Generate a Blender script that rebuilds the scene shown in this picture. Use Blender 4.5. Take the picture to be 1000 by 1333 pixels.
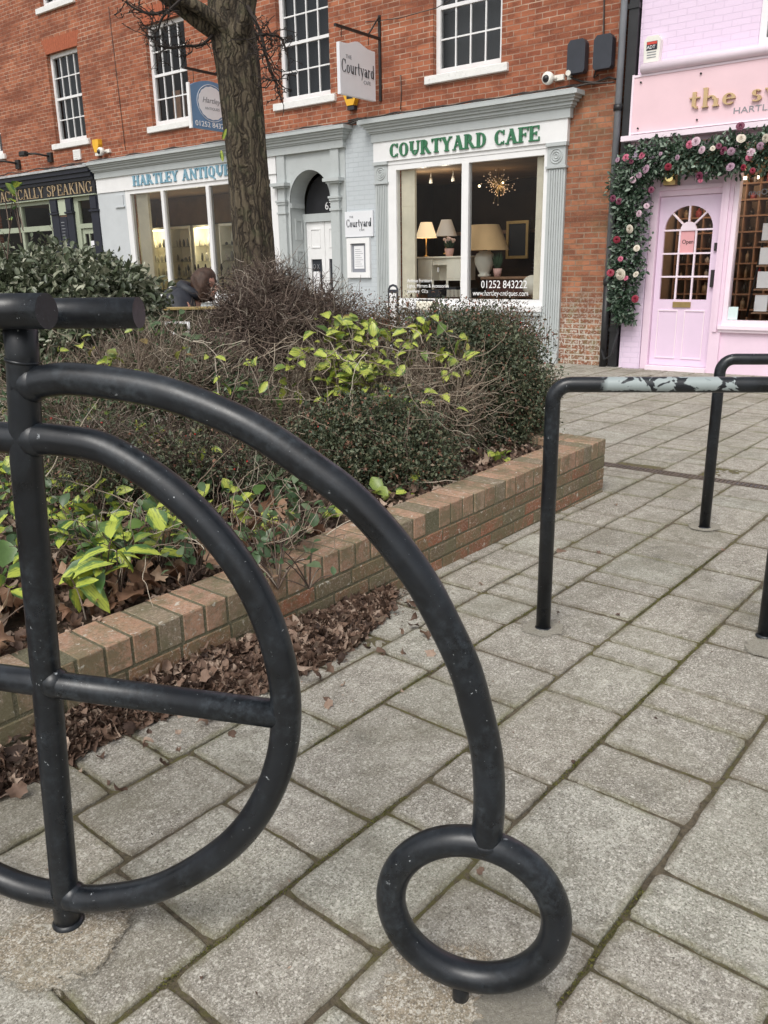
import bpy, math, random
import numpy as np
from mathutils import Matrix, Vector

# ------------------------------------------------------------ camera, sky, sun, exposure
for o in list(bpy.data.objects): bpy.data.objects.remove(o)
SC = bpy.context.scene
COL = SC.collection
FOC, PITCH, ROLL, EYE = 1070.4, math.radians(16.625), math.radians(-0.93), 1.45
cp, sp, cr, sr = math.cos(PITCH), math.sin(PITCH), math.cos(ROLL), math.sin(ROLL)
_right, _up, FWD = np.array([1, 0, 0.]), np.array([0, sp, cp]), np.array([0, cp, -sp])
RGT = cr * _right + sr * _up
UPV = -sr * _right + cr * _up
cam = bpy.data.cameras.new('camera')
camo = bpy.data.objects.new('camera', cam); COL.objects.link(camo); SC.camera = camo
cam.sensor_fit = 'HORIZONTAL'; cam.sensor_width = 36; cam.lens = FOC / 1000 * 36
cam.clip_start = 0.05; cam.clip_end = 600
Rm = Matrix((RGT.tolist(), UPV.tolist(), (-FWD).tolist())).transposed()
camo.matrix_world = Matrix.Translation((0, 0, EYE)) @ Rm.to_4x4()

SUN_EL, SUN_AZ = math.radians(52), math.radians(-155)     # azimuth clockwise from +Y, behind the left shoulder
w = bpy.data.worlds.new('World'); SC.world = w; w.use_nodes = True
nt = w.node_tree; nt.nodes.clear()
sky = nt.nodes.new('ShaderNodeTexSky'); sky.sky_type = 'NISHITA'; sky.sun_disc = False
sky.sun_elevation = SUN_EL; sky.sun_rotation = SUN_AZ % (2 * math.pi)
sky.air_density = 1.0; sky.dust_density = 3.5; sky.ozone_density = 0.6
hs = nt.nodes.new('ShaderNodeHueSaturation'); hs.inputs['Saturation'].default_value = 0.22
bg = nt.nodes.new('ShaderNodeBackground'); bg.inputs['Strength'].default_value = 0.13
wo = nt.nodes.new('ShaderNodeOutputWorld')
nt.links.new(sky.outputs[0], hs.inputs['Color']); nt.links.new(hs.outputs[0], bg.inputs[0]); nt.links.new(bg.outputs[0], wo.inputs[0])
sl = bpy.data.lights.new('sun', 'SUN'); sl.energy = 1.15; sl.angle = math.radians(28); sl.color = (1, .96, .9)
so = bpy.data.objects.new('sun', sl); COL.objects.link(so)
sd = Vector((math.sin(SUN_AZ) * math.cos(SUN_EL), math.cos(SUN_AZ) * math.cos(SUN_EL), math.sin(SUN_EL)))
so.rotation_euler = sd.to_track_quat('Z', 'Y').to_euler()
SC.view_settings.view_transform = 'Standard'; SC.view_settings.look = 'None'
SC.view_settings.exposure = 0.42; SC.view_settings.gamma = 1
SC.render.engine = 'CYCLES'
SC.cycles.max_bounces = 8; SC.cycles.transparent_max_bounces = 16
SC.render.resolution_x, SC.render.resolution_y = 768, 1024

# ------------------------------------------------------------ frames and measuring helpers
CAM = np.array([0, 0, EYE])
def ray(px, py): return RGT * (px - 500) - UPV * (py - 666.5) + FWD * FOC
AF = math.radians(-51.87)
DFv = np.array([math.sin(AF), math.cos(AF), 0]); NFv = np.array([math.cos(AF), -math.sin(AF), 0]); D0 = 11.592
AP = math.radians(40.13)
A1v = np.array([math.sin(AP), math.cos(AP), 0]); A2v = np.array([math.cos(AP), -math.sin(AP), 0])
# facade frame: x along the facade to the right, y into the building, z up
FR_F = Matrix(((-DFv[0], NFv[0], 0, NFv[0] * D0), (-DFv[1], NFv[1], 0, NFv[1] * D0), (0, 0, 1, 0), (0, 0, 0, 1)))
# paving frame: x along the planter wall (away), y across it to the left, z up
FR_P = Matrix(((A1v[0], -A2v[0], 0, 0), (A1v[1], -A2v[1], 0, 0), (0, 0, 1, 0), (0, 0, 0, 1)))
FR_W = Matrix.Identity(4)
def on_facade(px, py, t=0.0):
    d = ray(px, py); k = (D0 + t) / float(d @ NFv); q = CAM + k * d
    return float(-(q @ DFv)), float(q[2])
def at_y(px, py, Y):
    d = ray(px, py); return CAM + d * (Y / d[1])
def on_ground(px, py, z=0.0):
    d = ray(px, py); return CAM + d * ((z - EYE) / d[2])

# ------------------------------------------------------------ mesh helpers
def mesh_np(name, V, faces, mat=None, smooth=False, attrs=None, fattr=None):
    """V (n,3); faces: list of int arrays (m,k); attrs {name:(n,4)} per vertex colours; fattr {name:(f,4)} per face"""
    me = bpy.data.meshes.new(name)
    V = np.asarray(V, np.float32)
    me.vertices.add(len(V)); me.vertices.foreach_set('co', V.ravel())
    fl = [np.asarray(f, np.int32) for f in faces if len(f)]
    idx = np.concatenate([f.ravel() for f in fl]); tot = np.concatenate([np.full(len(f), f.shape[1], np.int32) for f in fl])
    st = np.concatenate([[0], np.cumsum(tot)[:-1]]).astype(np.int32)
    me.loops.add(len(idx)); me.loops.foreach_set('vertex_index', idx)
    me.polygons.add(len(tot)); me.polygons.foreach_set('loop_start', st); me.polygons.foreach_set('loop_total', tot)
    me.polygons.foreach_set('use_smooth', np.full(len(tot), smooth))
    me.update(calc_edges=True)
    for k, a in (attrs or {}).items():
        at = me.attributes.new(k, 'FLOAT_COLOR', 'POINT'); at.data.foreach_set('color', np.asarray(a, np.float32).ravel())
    for k, a in (fattr or {}).items():
        at = me.attributes.new(k, 'FLOAT_COLOR', 'CORNER')
        at.data.foreach_set('color', np.repeat(np.asarray(a, np.float32), tot, axis=0).ravel())
    if mat: me.materials.append(mat)
    me.validate()
    return me

class MB:
    def __init__(s): s.v = []; s.f = []; s.c = []; s.cur = (0.5, 0.5, 0.5, 1); s.mats = []; s.mi = 0; s.fm = []; s.sm = []; s.smooth = False
    def col(s, *c): s.cur = tuple(c) + (1,) * (4 - len(c)); return s
    def add(s, vs, fs):
        n = len(s.v); s.v += [tuple(map(float, p)) for p in vs]
        for f in fs: s.f.append([n + i for i in f]); s.c.append(s.cur); s.sm.append(s.smooth)
        return s
    def box(s, x0, x1, y0, y1, z0, z1):
        x0, x1 = sorted((x0, x1)); y0, y1 = sorted((y0, y1)); z0, z1 = sorted((z0, z1))
        return s.add([(x0, y0, z0), (x1, y0, z0), (x1, y1, z0), (x0, y1, z0), (x0, y0, z1), (x1, y0, z1), (x1, y1, z1), (x0, y1, z1)],
                     [(0, 3, 2, 1), (4, 5, 6, 7), (0, 1, 5, 4), (1, 2, 6, 5), (2, 3, 7, 6), (3, 0, 4, 7)])
    def bbox(s, x0, x1, y0, y1, z0, z1, b):
        """box with chamfered edges"""
        x0, x1 = sorted((x0, x1)); y0, y1 = sorted((y0, y1)); z0, z1 = sorted((z0, z1))
        V = []; I = {}
        for ix, x in enumerate((x0, x1)):
            for iy, y in enumerate((y0, y1)):
                for iz, z in enumerate((z0, z1)):
                    sx, sy, sz = 1 - 2 * ix, 1 - 2 * iy, 1 - 2 * iz
                    for a, q in enumerate(((x, y + sy * b, z + sz * b), (x + sx * b, y, z + sz * b), (x + sx * b, y + sy * b, z))):
                        I[ix, iy, iz, a] = len(V); V.append(q)
        F = []
        for a in range(3):
            o = [k for k in range(3) if k != a]
            for e in (0, 1):
                q = []
                for u, v in ((0, 0), (1, 0), (1, 1), (0, 1)):
                    k = [0, 0, 0]; k[a] = e; k[o[0]] = u; k[o[1]] = v; q.append(I[(*k, a)])
                F.append(q if (e == 1) ^ (a == 1) else q[::-1])
        for a in range(3):
            o = [k for k in range(3) if k != a]
            for u in (0, 1):
                for v in (0, 1):
                    def g(e, w_):
                        k = [0, 0, 0]; k[a] = e; k[o[0]] = u; k[o[1]] = v; return I[(*k, w_)]
                    F.append([g(0, o[0]), g(1, o[0]), g(1, o[1]), g(0, o[1])])
        for ix in (0, 1):
            for iy in (0, 1):
                for iz in (0, 1): F.append([I[ix, iy, iz, 0], I[ix, iy, iz, 1], I[ix, iy, iz, 2]])
        return s.add(V, F)
    def quad(s, *p): return s.add(p, [(0, 1, 2, 3)])
    def prism(s, pts, y0, y1, axis='y'):
        """polygon given in (x,z) extruded along y (or (x,y) along z, (y,z) along x)"""
        n = len(pts)
        def mk(p, d): return {'y': (p[0], d, p[1]), 'z': (p[0], p[1], d), 'x': (d, p[0], p[1])}[axis]
        V = [mk(p, y0) for p in pts] + [mk(p, y1) for p in pts]
        F = [list(range(n)), list(range(2 * n - 1, n - 1, -1))] + [[i, i + n, (i + 1) % n + n, (i + 1) % n] for i in range(n)]
        return s.add(V, F)
    def tube(s, path, r, n=10, cap=True, closed=False):
        P = [Vector(p) for p in path]; m = len(P); rr = r if hasattr(r, '__len__') else [r] * m
        ref = None; base = len(s.v); V = []
        for i, p in enumerate(P):
            a = P[(i - 1) % m] if (i > 0 or closed) else P[i]; b = P[(i + 1) % m] if (i < m - 1 or closed) else P[i]
            t = (b - a); t = t.normalized() if t.length > 1e-9 else Vector((0, 0, 1))
            if ref is None:
                ref = t.orthogonal().normalized()
            ref = (ref - t * ref.dot(t)).normalized(); bi = t.cross(ref)
            for k in range(n):
                an = 2 * math.pi * k / n; V.append(tuple(p + (ref * math.cos(an) + bi * math.sin(an)) * rr[i]))
        F = []
        for i in range(m if closed else m - 1):
            j = (i + 1) % m
            for k in range(n): F.append([i * n + k, i * n + (k + 1) % n, j * n + (k + 1) % n, j * n + k])
        sm = s.smooth; s.smooth = True; s.add(V, F); s.smooth = False
        if cap and not closed: 
            s.add([], []); nb = base
            s.f.append([nb + k for k in range(n)][::-1]); s.c.append(s.cur); s.sm.append(False)
            s.f.append([nb + (m - 1) * n + k for k in range(n)]); s.c.append(s.cur); s.sm.append(False)
        s.smooth = sm
        return s
    def lathe(s, prof, c=(0, 0, 0), n=20, ax='z'):
        V = []; F = []; m = len(prof)
        for r, h in prof:
            for k in range(n):
                a = 2 * math.pi * k / n; x, y = r * math.cos(a), r * math.sin(a)
                V.append((c[0] + x, c[1] + y, c[2] + h) if ax == 'z' else (c[0] + x, c[1] + h, c[2] + y))
        for i in range(m - 1):
            for k in range(n): F.append([i * n + k, i * n + (k + 1) % n, (i + 1) * n + (k + 1) % n, (i + 1) * n + k])
        F.append(list(range(n))[::-1]); F.append([(m - 1) * n + k for k in range(n)])
        sm = s.smooth; s.smooth = True; s.add(V, F); s.smooth = sm; return s
    def ball(s, c, r, n=10, m=7, sq=(1, 1, 1)):
        V = [(c[0], c[1], c[2] + r * sq[2])]; F = []
        for i in range(1, m):
            th = math.pi * i / m
            for k in range(n):
                a = 2 * math.pi * k / n
                V.append((c[0] + r * sq[0] * math.sin(th) * math.cos(a), c[1] + r * sq[1] * math.sin(th) * math.sin(a), c[2] + r * sq[2] * math.cos(th)))
        V.append((c[0], c[1], c[2] - r * sq[2]))
        for k in range(n): F.append([0, 1 + k, 1 + (k + 1) % n])
        for i in range(m - 2):
            for k in range(n): F.append([1 + i * n + k, 1 + (i + 1) * n + k, 1 + (i + 1) * n + (k + 1) % n, 1 + i * n + (k + 1) % n])
        L = len(V) - 1
        for k in range(n): F.append([L, 1 + (m - 2) * n + (k + 1) % n, 1 + (m - 2) * n + k])
        sm = s.smooth; s.smooth = True; s.add(V, F); s.smooth = sm; return s
    def mesh(s, name, mat, off=(0, 0, 0)):
        me = bpy.data.meshes.new(name)
        me.from_pydata([(x - off[0], y - off[1], z - off[2]) for x, y, z in s.v], [], s.f)
        me.polygons.foreach_set('use_smooth', s.sm)
        at = me.attributes.new('tint', 'FLOAT_COLOR', 'CORNER')
        cc = []
        for f, c in zip(s.f, s.c): cc += list(c) * len(f)
        at.data.foreach_set('color', cc)
        me.materials.append(mat); me.update(); return me

def link(o, parent=None):
    COL.objects.link(o)
    if parent: o.parent = parent
    return o
def setp(o, label=None, cat=None, group=None, kind=None):
    if label: o['label'] = label
    if cat: o['category'] = cat
    if group: o['group'] = group
    if kind: o['kind'] = kind
    return o
class Thing:
    """an Empty at the thing's base; parts are given in frame coordinates"""
    def __init__(s, name, frame, origin, label=None, cat=None, group=None, kind=None):
        s.e = link(bpy.data.objects.new(name, None)); s.e.empty_display_size = .1
        s.off = tuple(origin); s.e.matrix_world = frame @ Matrix.Translation(origin)
        setp(s.e, label, cat, group, kind)
    def part(s, name, mb, mat, parent=None, label=None, kind=None):
        me = mb.mesh(name, mat, s.off) if isinstance(mb, MB) else mb
        o = link(bpy.data.objects.new(name, me), parent or s.e)
        if not isinstance(mb, MB): o.location = (-s.off[0], -s.off[1], -s.off[2])
        return setp(o, label, None, None, kind)
def single(name, mb, mat, frame, origin, label=None, cat=None, group=None, kind=None):
    me = mb.mesh(name, mat, origin) if isinstance(mb, MB) else mb
    o = link(bpy.data.objects.new(name, me)); o.matrix_world = frame @ Matrix.Translation(origin)
    return setp(o, label, cat, group, kind)

# ------------------------------------------------------------ materials
def new_mat(name):
    m = bpy.data.materials.new(name); m.use_nodes = True; t = m.node_tree; t.nodes.clear()
    out = t.nodes.new('ShaderNodeOutputMaterial'); b = t.nodes.new('ShaderNodeBsdfPrincipled'); t.links.new(b.outputs[0], out.inputs[0])
    return m, t, b, out
class NT:
    def __init__(s, t): s.t = t
    def n(s, ty, **k):
        nd = s.t.nodes.new(ty)
        for a, v in k.items():
            if a.startswith('_'): setattr(nd, a[1:], v)
            else:
                key = a.replace('__', ' ')
                nd.inputs[key].default_value = v
        return nd
    def l(s, a, b): s.t.links.new(a, b)
    def noise(s, vec, scale, detail=4, rough=.6, dist=0):
        nd = s.n('ShaderNodeTexNoise', Scale=scale, Detail=detail, Roughness=rough, Distortion=dist)
        if vec is not None: s.l(vec, nd.inputs['Vector'])
        return nd.outputs['Fac']
    def ramp(s, fac, stops):
        nd = s.t.nodes.new('ShaderNodeValToRGB'); e = nd.color_ramp.elements
        while len(e) > 1: e.remove(e[-1])
        e[0].position = stops[0][0]; e[0].color = (*stops[0][1], 1)
        for p, c in stops[1:]:
            q = e.new(p); q.color = (*c, 1)
        s.l(fac, nd.inputs[0]); return nd.outputs[0]
    def step(s, fac, a, b):
        nd = s.n('ShaderNodeMapRange'); nd.inputs['From Min'].default_value = a; nd.inputs['From Max'].default_value = b
        s.l(fac, nd.inputs['Value']); return nd.outputs[0]
    def mix(s, fac, a, b, mode='MIX'):
        nd = s.t.nodes.new('ShaderNodeMix'); nd.data_type = 'RGBA'; nd.blend_type = mode
        for i, v in ((0, fac), (6, a), (7, b)):
            if isinstance(v, (int, float)): nd.inputs[i].default_value = v
            elif isinstance(v, tuple): nd.inputs[i].default_value = (*v, 1) if len(v) == 3 else v
            else: s.l(v, nd.inputs[i])
        return nd.outputs[2]
    def math(s, op, a, b=0.0):
        nd = s.t.nodes.new('ShaderNodeMath'); nd.operation = op
        for i, v in ((0, a), (1, b)):
            if isinstance(v, (int, float)): nd.inputs[i].default_value = v
            else: s.l(v, nd.inputs[i])
        return nd.outputs[0]
    def bump(s, h, strength, dist, bsdf):
        nd = s.n('ShaderNodeBump', Strength=strength, Distance=dist); s.l(h, nd.inputs['Height']); s.l(nd.outputs[0], bsdf.inputs['Normal']); return nd
    def obj(s): return s.t.nodes.new('ShaderNodeTexCoord').outputs['Object']
def paint(name, col, rough=.5, var=.12, scale=6, bump=.15, bscale=40, metal=0, dirt=None, tint=0.0):
    m, t, b, out = new_mat(name); N = NT(t); v = N.obj()
    f = N.noise(v, scale, 5, .65)
    c = N.mix(N.step(f, .3, .7), tuple(x * (1 - var) for x in col), tuple(min(1, x * (1 + var)) for x in col))
    if dirt:
        g = N.noise(v, scale * 2.7, 7, .75, .4); c = N.mix(N.math('MULTIPLY', N.step(g, .56, .78), .7), c, dirt)
    if tint:
        a = N.n('ShaderNodeAttribute', _attribute_name='tint'); c = N.mix(tint, c, a.outputs['Color'], 'MULTIPLY')
    N.l(c, b.inputs['Base Color']); b.inputs['Roughness'].default_value = rough; b.inputs['Metallic'].default_value = metal
    if bump: N.bump(N.noise(v, bscale, 4, .6), bump, .01, b)
    return m
def glow(name, col, strength):
    m, t, b, out = new_mat(name); b.inputs['Base Color'].default_value = (*col, 1)
    b.inputs['Emission Color'].default_value = (*col, 1); b.inputs['Emission Strength'].default_value = strength; return m
def glass(name, refl=1.0, tint=(.96, .975, .97)):
    m = bpy.data.materials.new(name); m.use_nodes = True; t = m.node_tree; t.nodes.clear(); N = NT(t)
    out = t.nodes.new('ShaderNodeOutputMaterial')
    tr = N.n('ShaderNodeBsdfTransparent', Color=(*tint, 1)); gl = N.n('ShaderNodeBsdfGlossy', Roughness=.015)
    nz = N.noise(N.obj(), 1.3, 2, .5); bp = N.n('ShaderNodeBump', Strength=.12, Distance=.05); N.l(nz, bp.inputs['Height']); N.l(bp.outputs[0], gl.inputs['Normal'])
    fr = N.n('ShaderNodeFresnel', IOR=1.5); mx = t.nodes.new('ShaderNodeMixShader')
    N.l(N.math('MULTIPLY', fr.outputs[0], refl), mx.inputs[0]); N.l(tr.outputs[0], mx.inputs[1]); N.l(gl.outputs[0], mx.inputs[2]); N.l(mx.outputs[0], out.inputs[0])
    return m
def brickmat(name, c1, c2, mortar, bw=.225, rh=.075, ms=.011, msm=.15, bump=.6, rough=.85, patch=None, low=None, painted=False, squash=1.0):
    m, t, b, out = new_mat(name); N = NT(t); v = N.obj()
    sx = t.nodes.new('ShaderNodeSeparateXYZ'); N.l(v, sx.inputs[0]); cb = t.nodes.new('ShaderNodeCombineXYZ')
    N.l(N.math('ADD', sx.outputs[0], sx.outputs[1]), cb.inputs[0]); N.l(sx.outputs[2], cb.inputs[1])
    w1 = N.noise(v, 9, 3, .6); wob = N.n('ShaderNodeVectorMath', _operation='MULTIPLY_ADD')
    nn = N.n('ShaderNodeTexNoise', Scale=11., Detail=3.); N.l(v, nn.inputs['Vector'])
    N.l(nn.outputs['Color'], wob.inputs[0]); wob.inputs[1].default_value = (.012, .012, 0); N.l(cb.outputs[0], wob.inputs[2])
    br = t.nodes.new('ShaderNodeTexBrick'); N.l(wob.outputs[0], br.inputs['Vector'])
    br.inputs['Scale'].default_value = 1; br.inputs['Brick Width'].default_value = bw; br.inputs['Row Height'].default_value = rh
    br.inputs['Mortar Size'].default_value = ms / 2; br.inputs['Mortar Smooth'].default_value = msm; br.offset = .5; br.squash = squash; br.squash_frequency = 2
    br.inputs['Color1'].default_value = (*c1, 1); br.inputs['Color2'].default_value = (*c2, 1); br.inputs['Mortar'].default_value = (*mortar, 1)
    c = br.outputs['Color']; big = N.noise(v, .9, 5, .65); fine = N.noise(v, 55, 5, .7)
    if not painted:
        mf = N.math('MULTIPLY', br.outputs['Fac'], 1.0)
        # uneven pointing: fades the mortar away in patches
        fade = N.step(N.noise(v, 2.3, 4, .6), .38, .62)
        c = N.mix(N.math('MULTIPLY', N.math('MULTIPLY', mf, fade), .55), c, tuple(x * .6 for x in c1))
        nb = N.math('MULTIPLY', N.math('SUBTRACT', 1.0, mf), N.step(N.noise(wob.outputs[0], 5.3, 2, .5), .50, .60))
        c = N.mix(N.math('MULTIPLY', nb, .60), c, tuple(x * .55 for x in c1))
        st2 = t.nodes.new('ShaderNodeMapping'); st2.inputs['Scale'].default_value = (.5, .5, 3.2); N.l(v, st2.inputs[0])
        c = N.mix(N.math('MULTIPLY', N.step(N.noise(st2.outputs[0], 1.1, 5, .65), .48, .62), .72), c, tuple(x * .55 for x in c1), 'MIX')
        c = N.mix(N.math('MULTIPLY', N.step(big, .45, .65), .35), c, tuple(x * .62 for x in c1), 'MIX')
        c = N.mix(N.math('MULTIPLY', N.step(fine, .5, .8), .5), c, tuple(min(1, x * 1.5) for x in c2))
    else:
        c = N.mix(N.math('MULTIPLY', N.step(fine, .45, .8), .25), c, tuple(x * .8 for x in c1))
    if patch:
        c = N.mix(N.math('MULTIPLY', N.step(N.noise(v, 1.7, 6, .7, .5), .52, .68), .8), c, patch)
    if low:   # lime bloom and algae on the lowest courses
        z = sx.outputs[2]
        k = N.step(N.math('ADD', z, N.math('MULTIPLY', N.noise(v, 2.5, 5, .7), -.9)), .75, .0)
        k2 = N.math('MULTIPLY', k, N.math('MAXIMUM', N.step(N.noise(v, 26, 6, .75), .50, .58), N.math('MULTIPLY', br.outputs['Fac'], N.step(N.noise(v, 5, 4, .7), .42, .5))))
        c = N.mix(N.math('MULTIPLY', k2, .9), c, low[0])
        k3 = N.math('MULTIPLY', k, N.step(N.noise(v, 5, 5, .7), .50, .66)); c = N.mix(N.math('MULTIPLY', k3, .75), c, low[1])
    N.l(c, b.inputs['Base Color']); b.inputs['Roughness'].default_value = rough
    h = N.math('ADD', N.math('MULTIPLY', br.outputs['Fac'], -1.0), N.math('MULTIPLY', fine, .35))
    N.bump(h, bump, .008, b)
    return m

MT = {}
MT['brick'] = brickmat('red_brick', (.27, .078, .038), (.42, .145, .070), (.50, .38, .285), ms=.014)
MT['brick_arch'] = paint('rubbed_brick', (.37, .105, .05), .85, .2, 20, .3, 60, tint=.0)
MT['pier'] = brickmat('weathered_brick', (.24, .085, .045), (.40, .165, .085), (.30, .235, .17), ms=.018, patch=(.15, .095, .045), low=((.60, .55, .48), (.16, .16, .06)))
MT['greybrick'] = brickmat('painted_grey_brick', (.50, .54, .565), (.52, .56, .585), (.45, .49, .515), painted=True, bump=.5, rough=.6)
MT['pinkbrick'] = brickmat('painted_lilac_brick', (.78, .63, .79), (.80, .65, .81), (.73, .59, .75), painted=True, bump=.6, rough=.6)
MT['grey'] = paint('grey_shopfront_paint', (.455, .485, .485), .5, .05, 3, .1, 30, dirt=(.30, .33, .32))
MT['greyl'] = paint('pale_grey_paint', (.55, .58, .60), .5, .05, 3, .1, 30)
MT['white'] = paint('white_paint', (.80, .80, .80), .45, .04, 4, .1, 30)
MT['whited'] = paint('flaking_white_paint', (.78, .78, .76), .55, .05, 8, .3, 60, dirt=(.30, .29, .26))
MT['navy'] = paint('navy_paint', (.014, .016, .028), .4, .2, 4)
MT['blackp'] = paint('black_paint', (.012, .012, .015), .4, .3, 4)
MT['sage'] = paint('sage_paint', (.36, .40, .30), .5, .06, 4)
MT['lead'] = paint('lead_flashing', (.42, .43, .44), .6, .35, 3, .3, 12, dirt=(.08, .08, .08))
MT['pink'] = paint('pink_paint', (.80, .62, .74), .5, .04, 3, .12, 25)
MT['pinkd'] = paint('pink_fascia', (.80, .57, .62), .5, .04, 2, .05)
MT['pinkw'] = paint('pale_pink_paint', (.85, .72, .80), .5, .04, 3, .1)
MT['lilacd'] = paint('pink_door_paint', (.76, .60, .75), .35, .03, 3, .06)
MT['glass'] = glass('window_glass', .6)
MT['glassr'] = glass('antiques_window_glass', 1.5)
MT['glasst'] = glass('upper_window_glass', .8)
MT['dark_blind'] = paint('dark_blind', (.022, .026, .034), .7, .15, 2, 0)
MT['grey_blind'] = paint('grey_blind', (.075, .078, .085), .7, .12, 2, 0)
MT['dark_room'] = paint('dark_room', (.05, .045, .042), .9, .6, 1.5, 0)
MT['cream'] = paint('cream_wall', (.80, .74, .60), .8, .1, 3, .1)
MT['creamp'] = paint('cream_furniture', (.84, .80, .68), .5, .05, 5)
MT['brown_ceiling'] = paint('brown_ceiling', (.24, .15, .08), .9, .2, 2, 0)
MT['conc_sill'] = None
MT['iron'] = paint('black_iron', (.018, .016, .015), .5, .4, 12, .3, 60)
MT['plastic_dark'] = paint('dark_plastic', (.03, .034, .045), .45, .15, 5, .05)
MT['plastic_white'] = paint('white_plastic', (.78, .76, .70), .4, .05, 6, .05)
MT['yellow'] = paint('yellow_plastic', (.80, .44, .03), .4, .1, 6, .05)
MT['bluep'] = paint('blue_sign_paint', (.13, .24, .40), .45, .06, 4, .05)
MT['signw'] = paint('white_sign_board', (.74, .75, .78), .4, .04, 2, .03)
MT['ink'] = paint('dark_lettering', (.035, .04, .05), .5, .1, 8, 0)
MT['inkg'] = paint('grey_lettering', (.25, .26, .28), .5, .1, 8, 0)
MT['green'] = paint('green_lettering', (.035, .16, .075), .4, .1, 8, 0)
MT['teal'] = paint('blue_lettering', (.19, .36, .46), .4, .1, 8, 0)
MT['goldd'] = paint('dim_gold_lettering', (.40, .30, .18), .5, .1, 8, 0)
MT['gold'] = paint('gold_lettering', (.62, .44, .24), .35, .1, 8, 0, metal=.5)
MT['brass'] = paint('aged_brass', (.42, .30, .13), .4, .15, 9, .1, metal=.7)
MT['lantern'] = glow('lit_lantern', (.95, .78, .35), .5)
MT['whitetext'] = paint('white_lettering', (.85, .85, .85), .5, .02, 5, 0)
MT['pipe'] = paint('grey_pipe', (.21, .22, .24), .45, .15, 3, .1)
MT['pipeb'] = paint('black_pipe', (.02, .02, .022), .45, .3, 3, .15)
MT['wood'] = paint('brown_wood', (.23, .13, .075), .6, .25, 8, .2)
MT['woodl'] = paint('shelf_wood', (.36, .20, .12), .6, .2, 8, .1)
MT['cable'] = paint('cable', (.05, .04, .035), .6, .3, 10, 0)
MT['paper'] = paint('paper', (.80, .80, .82), .7, .03, 5, 0)
MT['shadel'] = glow('lit_lampshade', (.95, .72, .45), .55)
MT['shadew'] = paint('white_lampshade', (.78, .72, .66), .8, .04, 5, .1)
MT['shadet'] = paint('tan_lampshade', (.60, .40, .20), .8, .05, 5, .1)
MT['ceramic'] = paint('cream_ceramic', (.75, .72, .62), .25, .04, 5, .05)
MT['pinkpot'] = paint('pink_pot', (.62, .38, .34), .7, .08, 6, .1)
MT['bulb'] = glow('warm_bulb', (1, .80, .45), 3)
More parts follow.
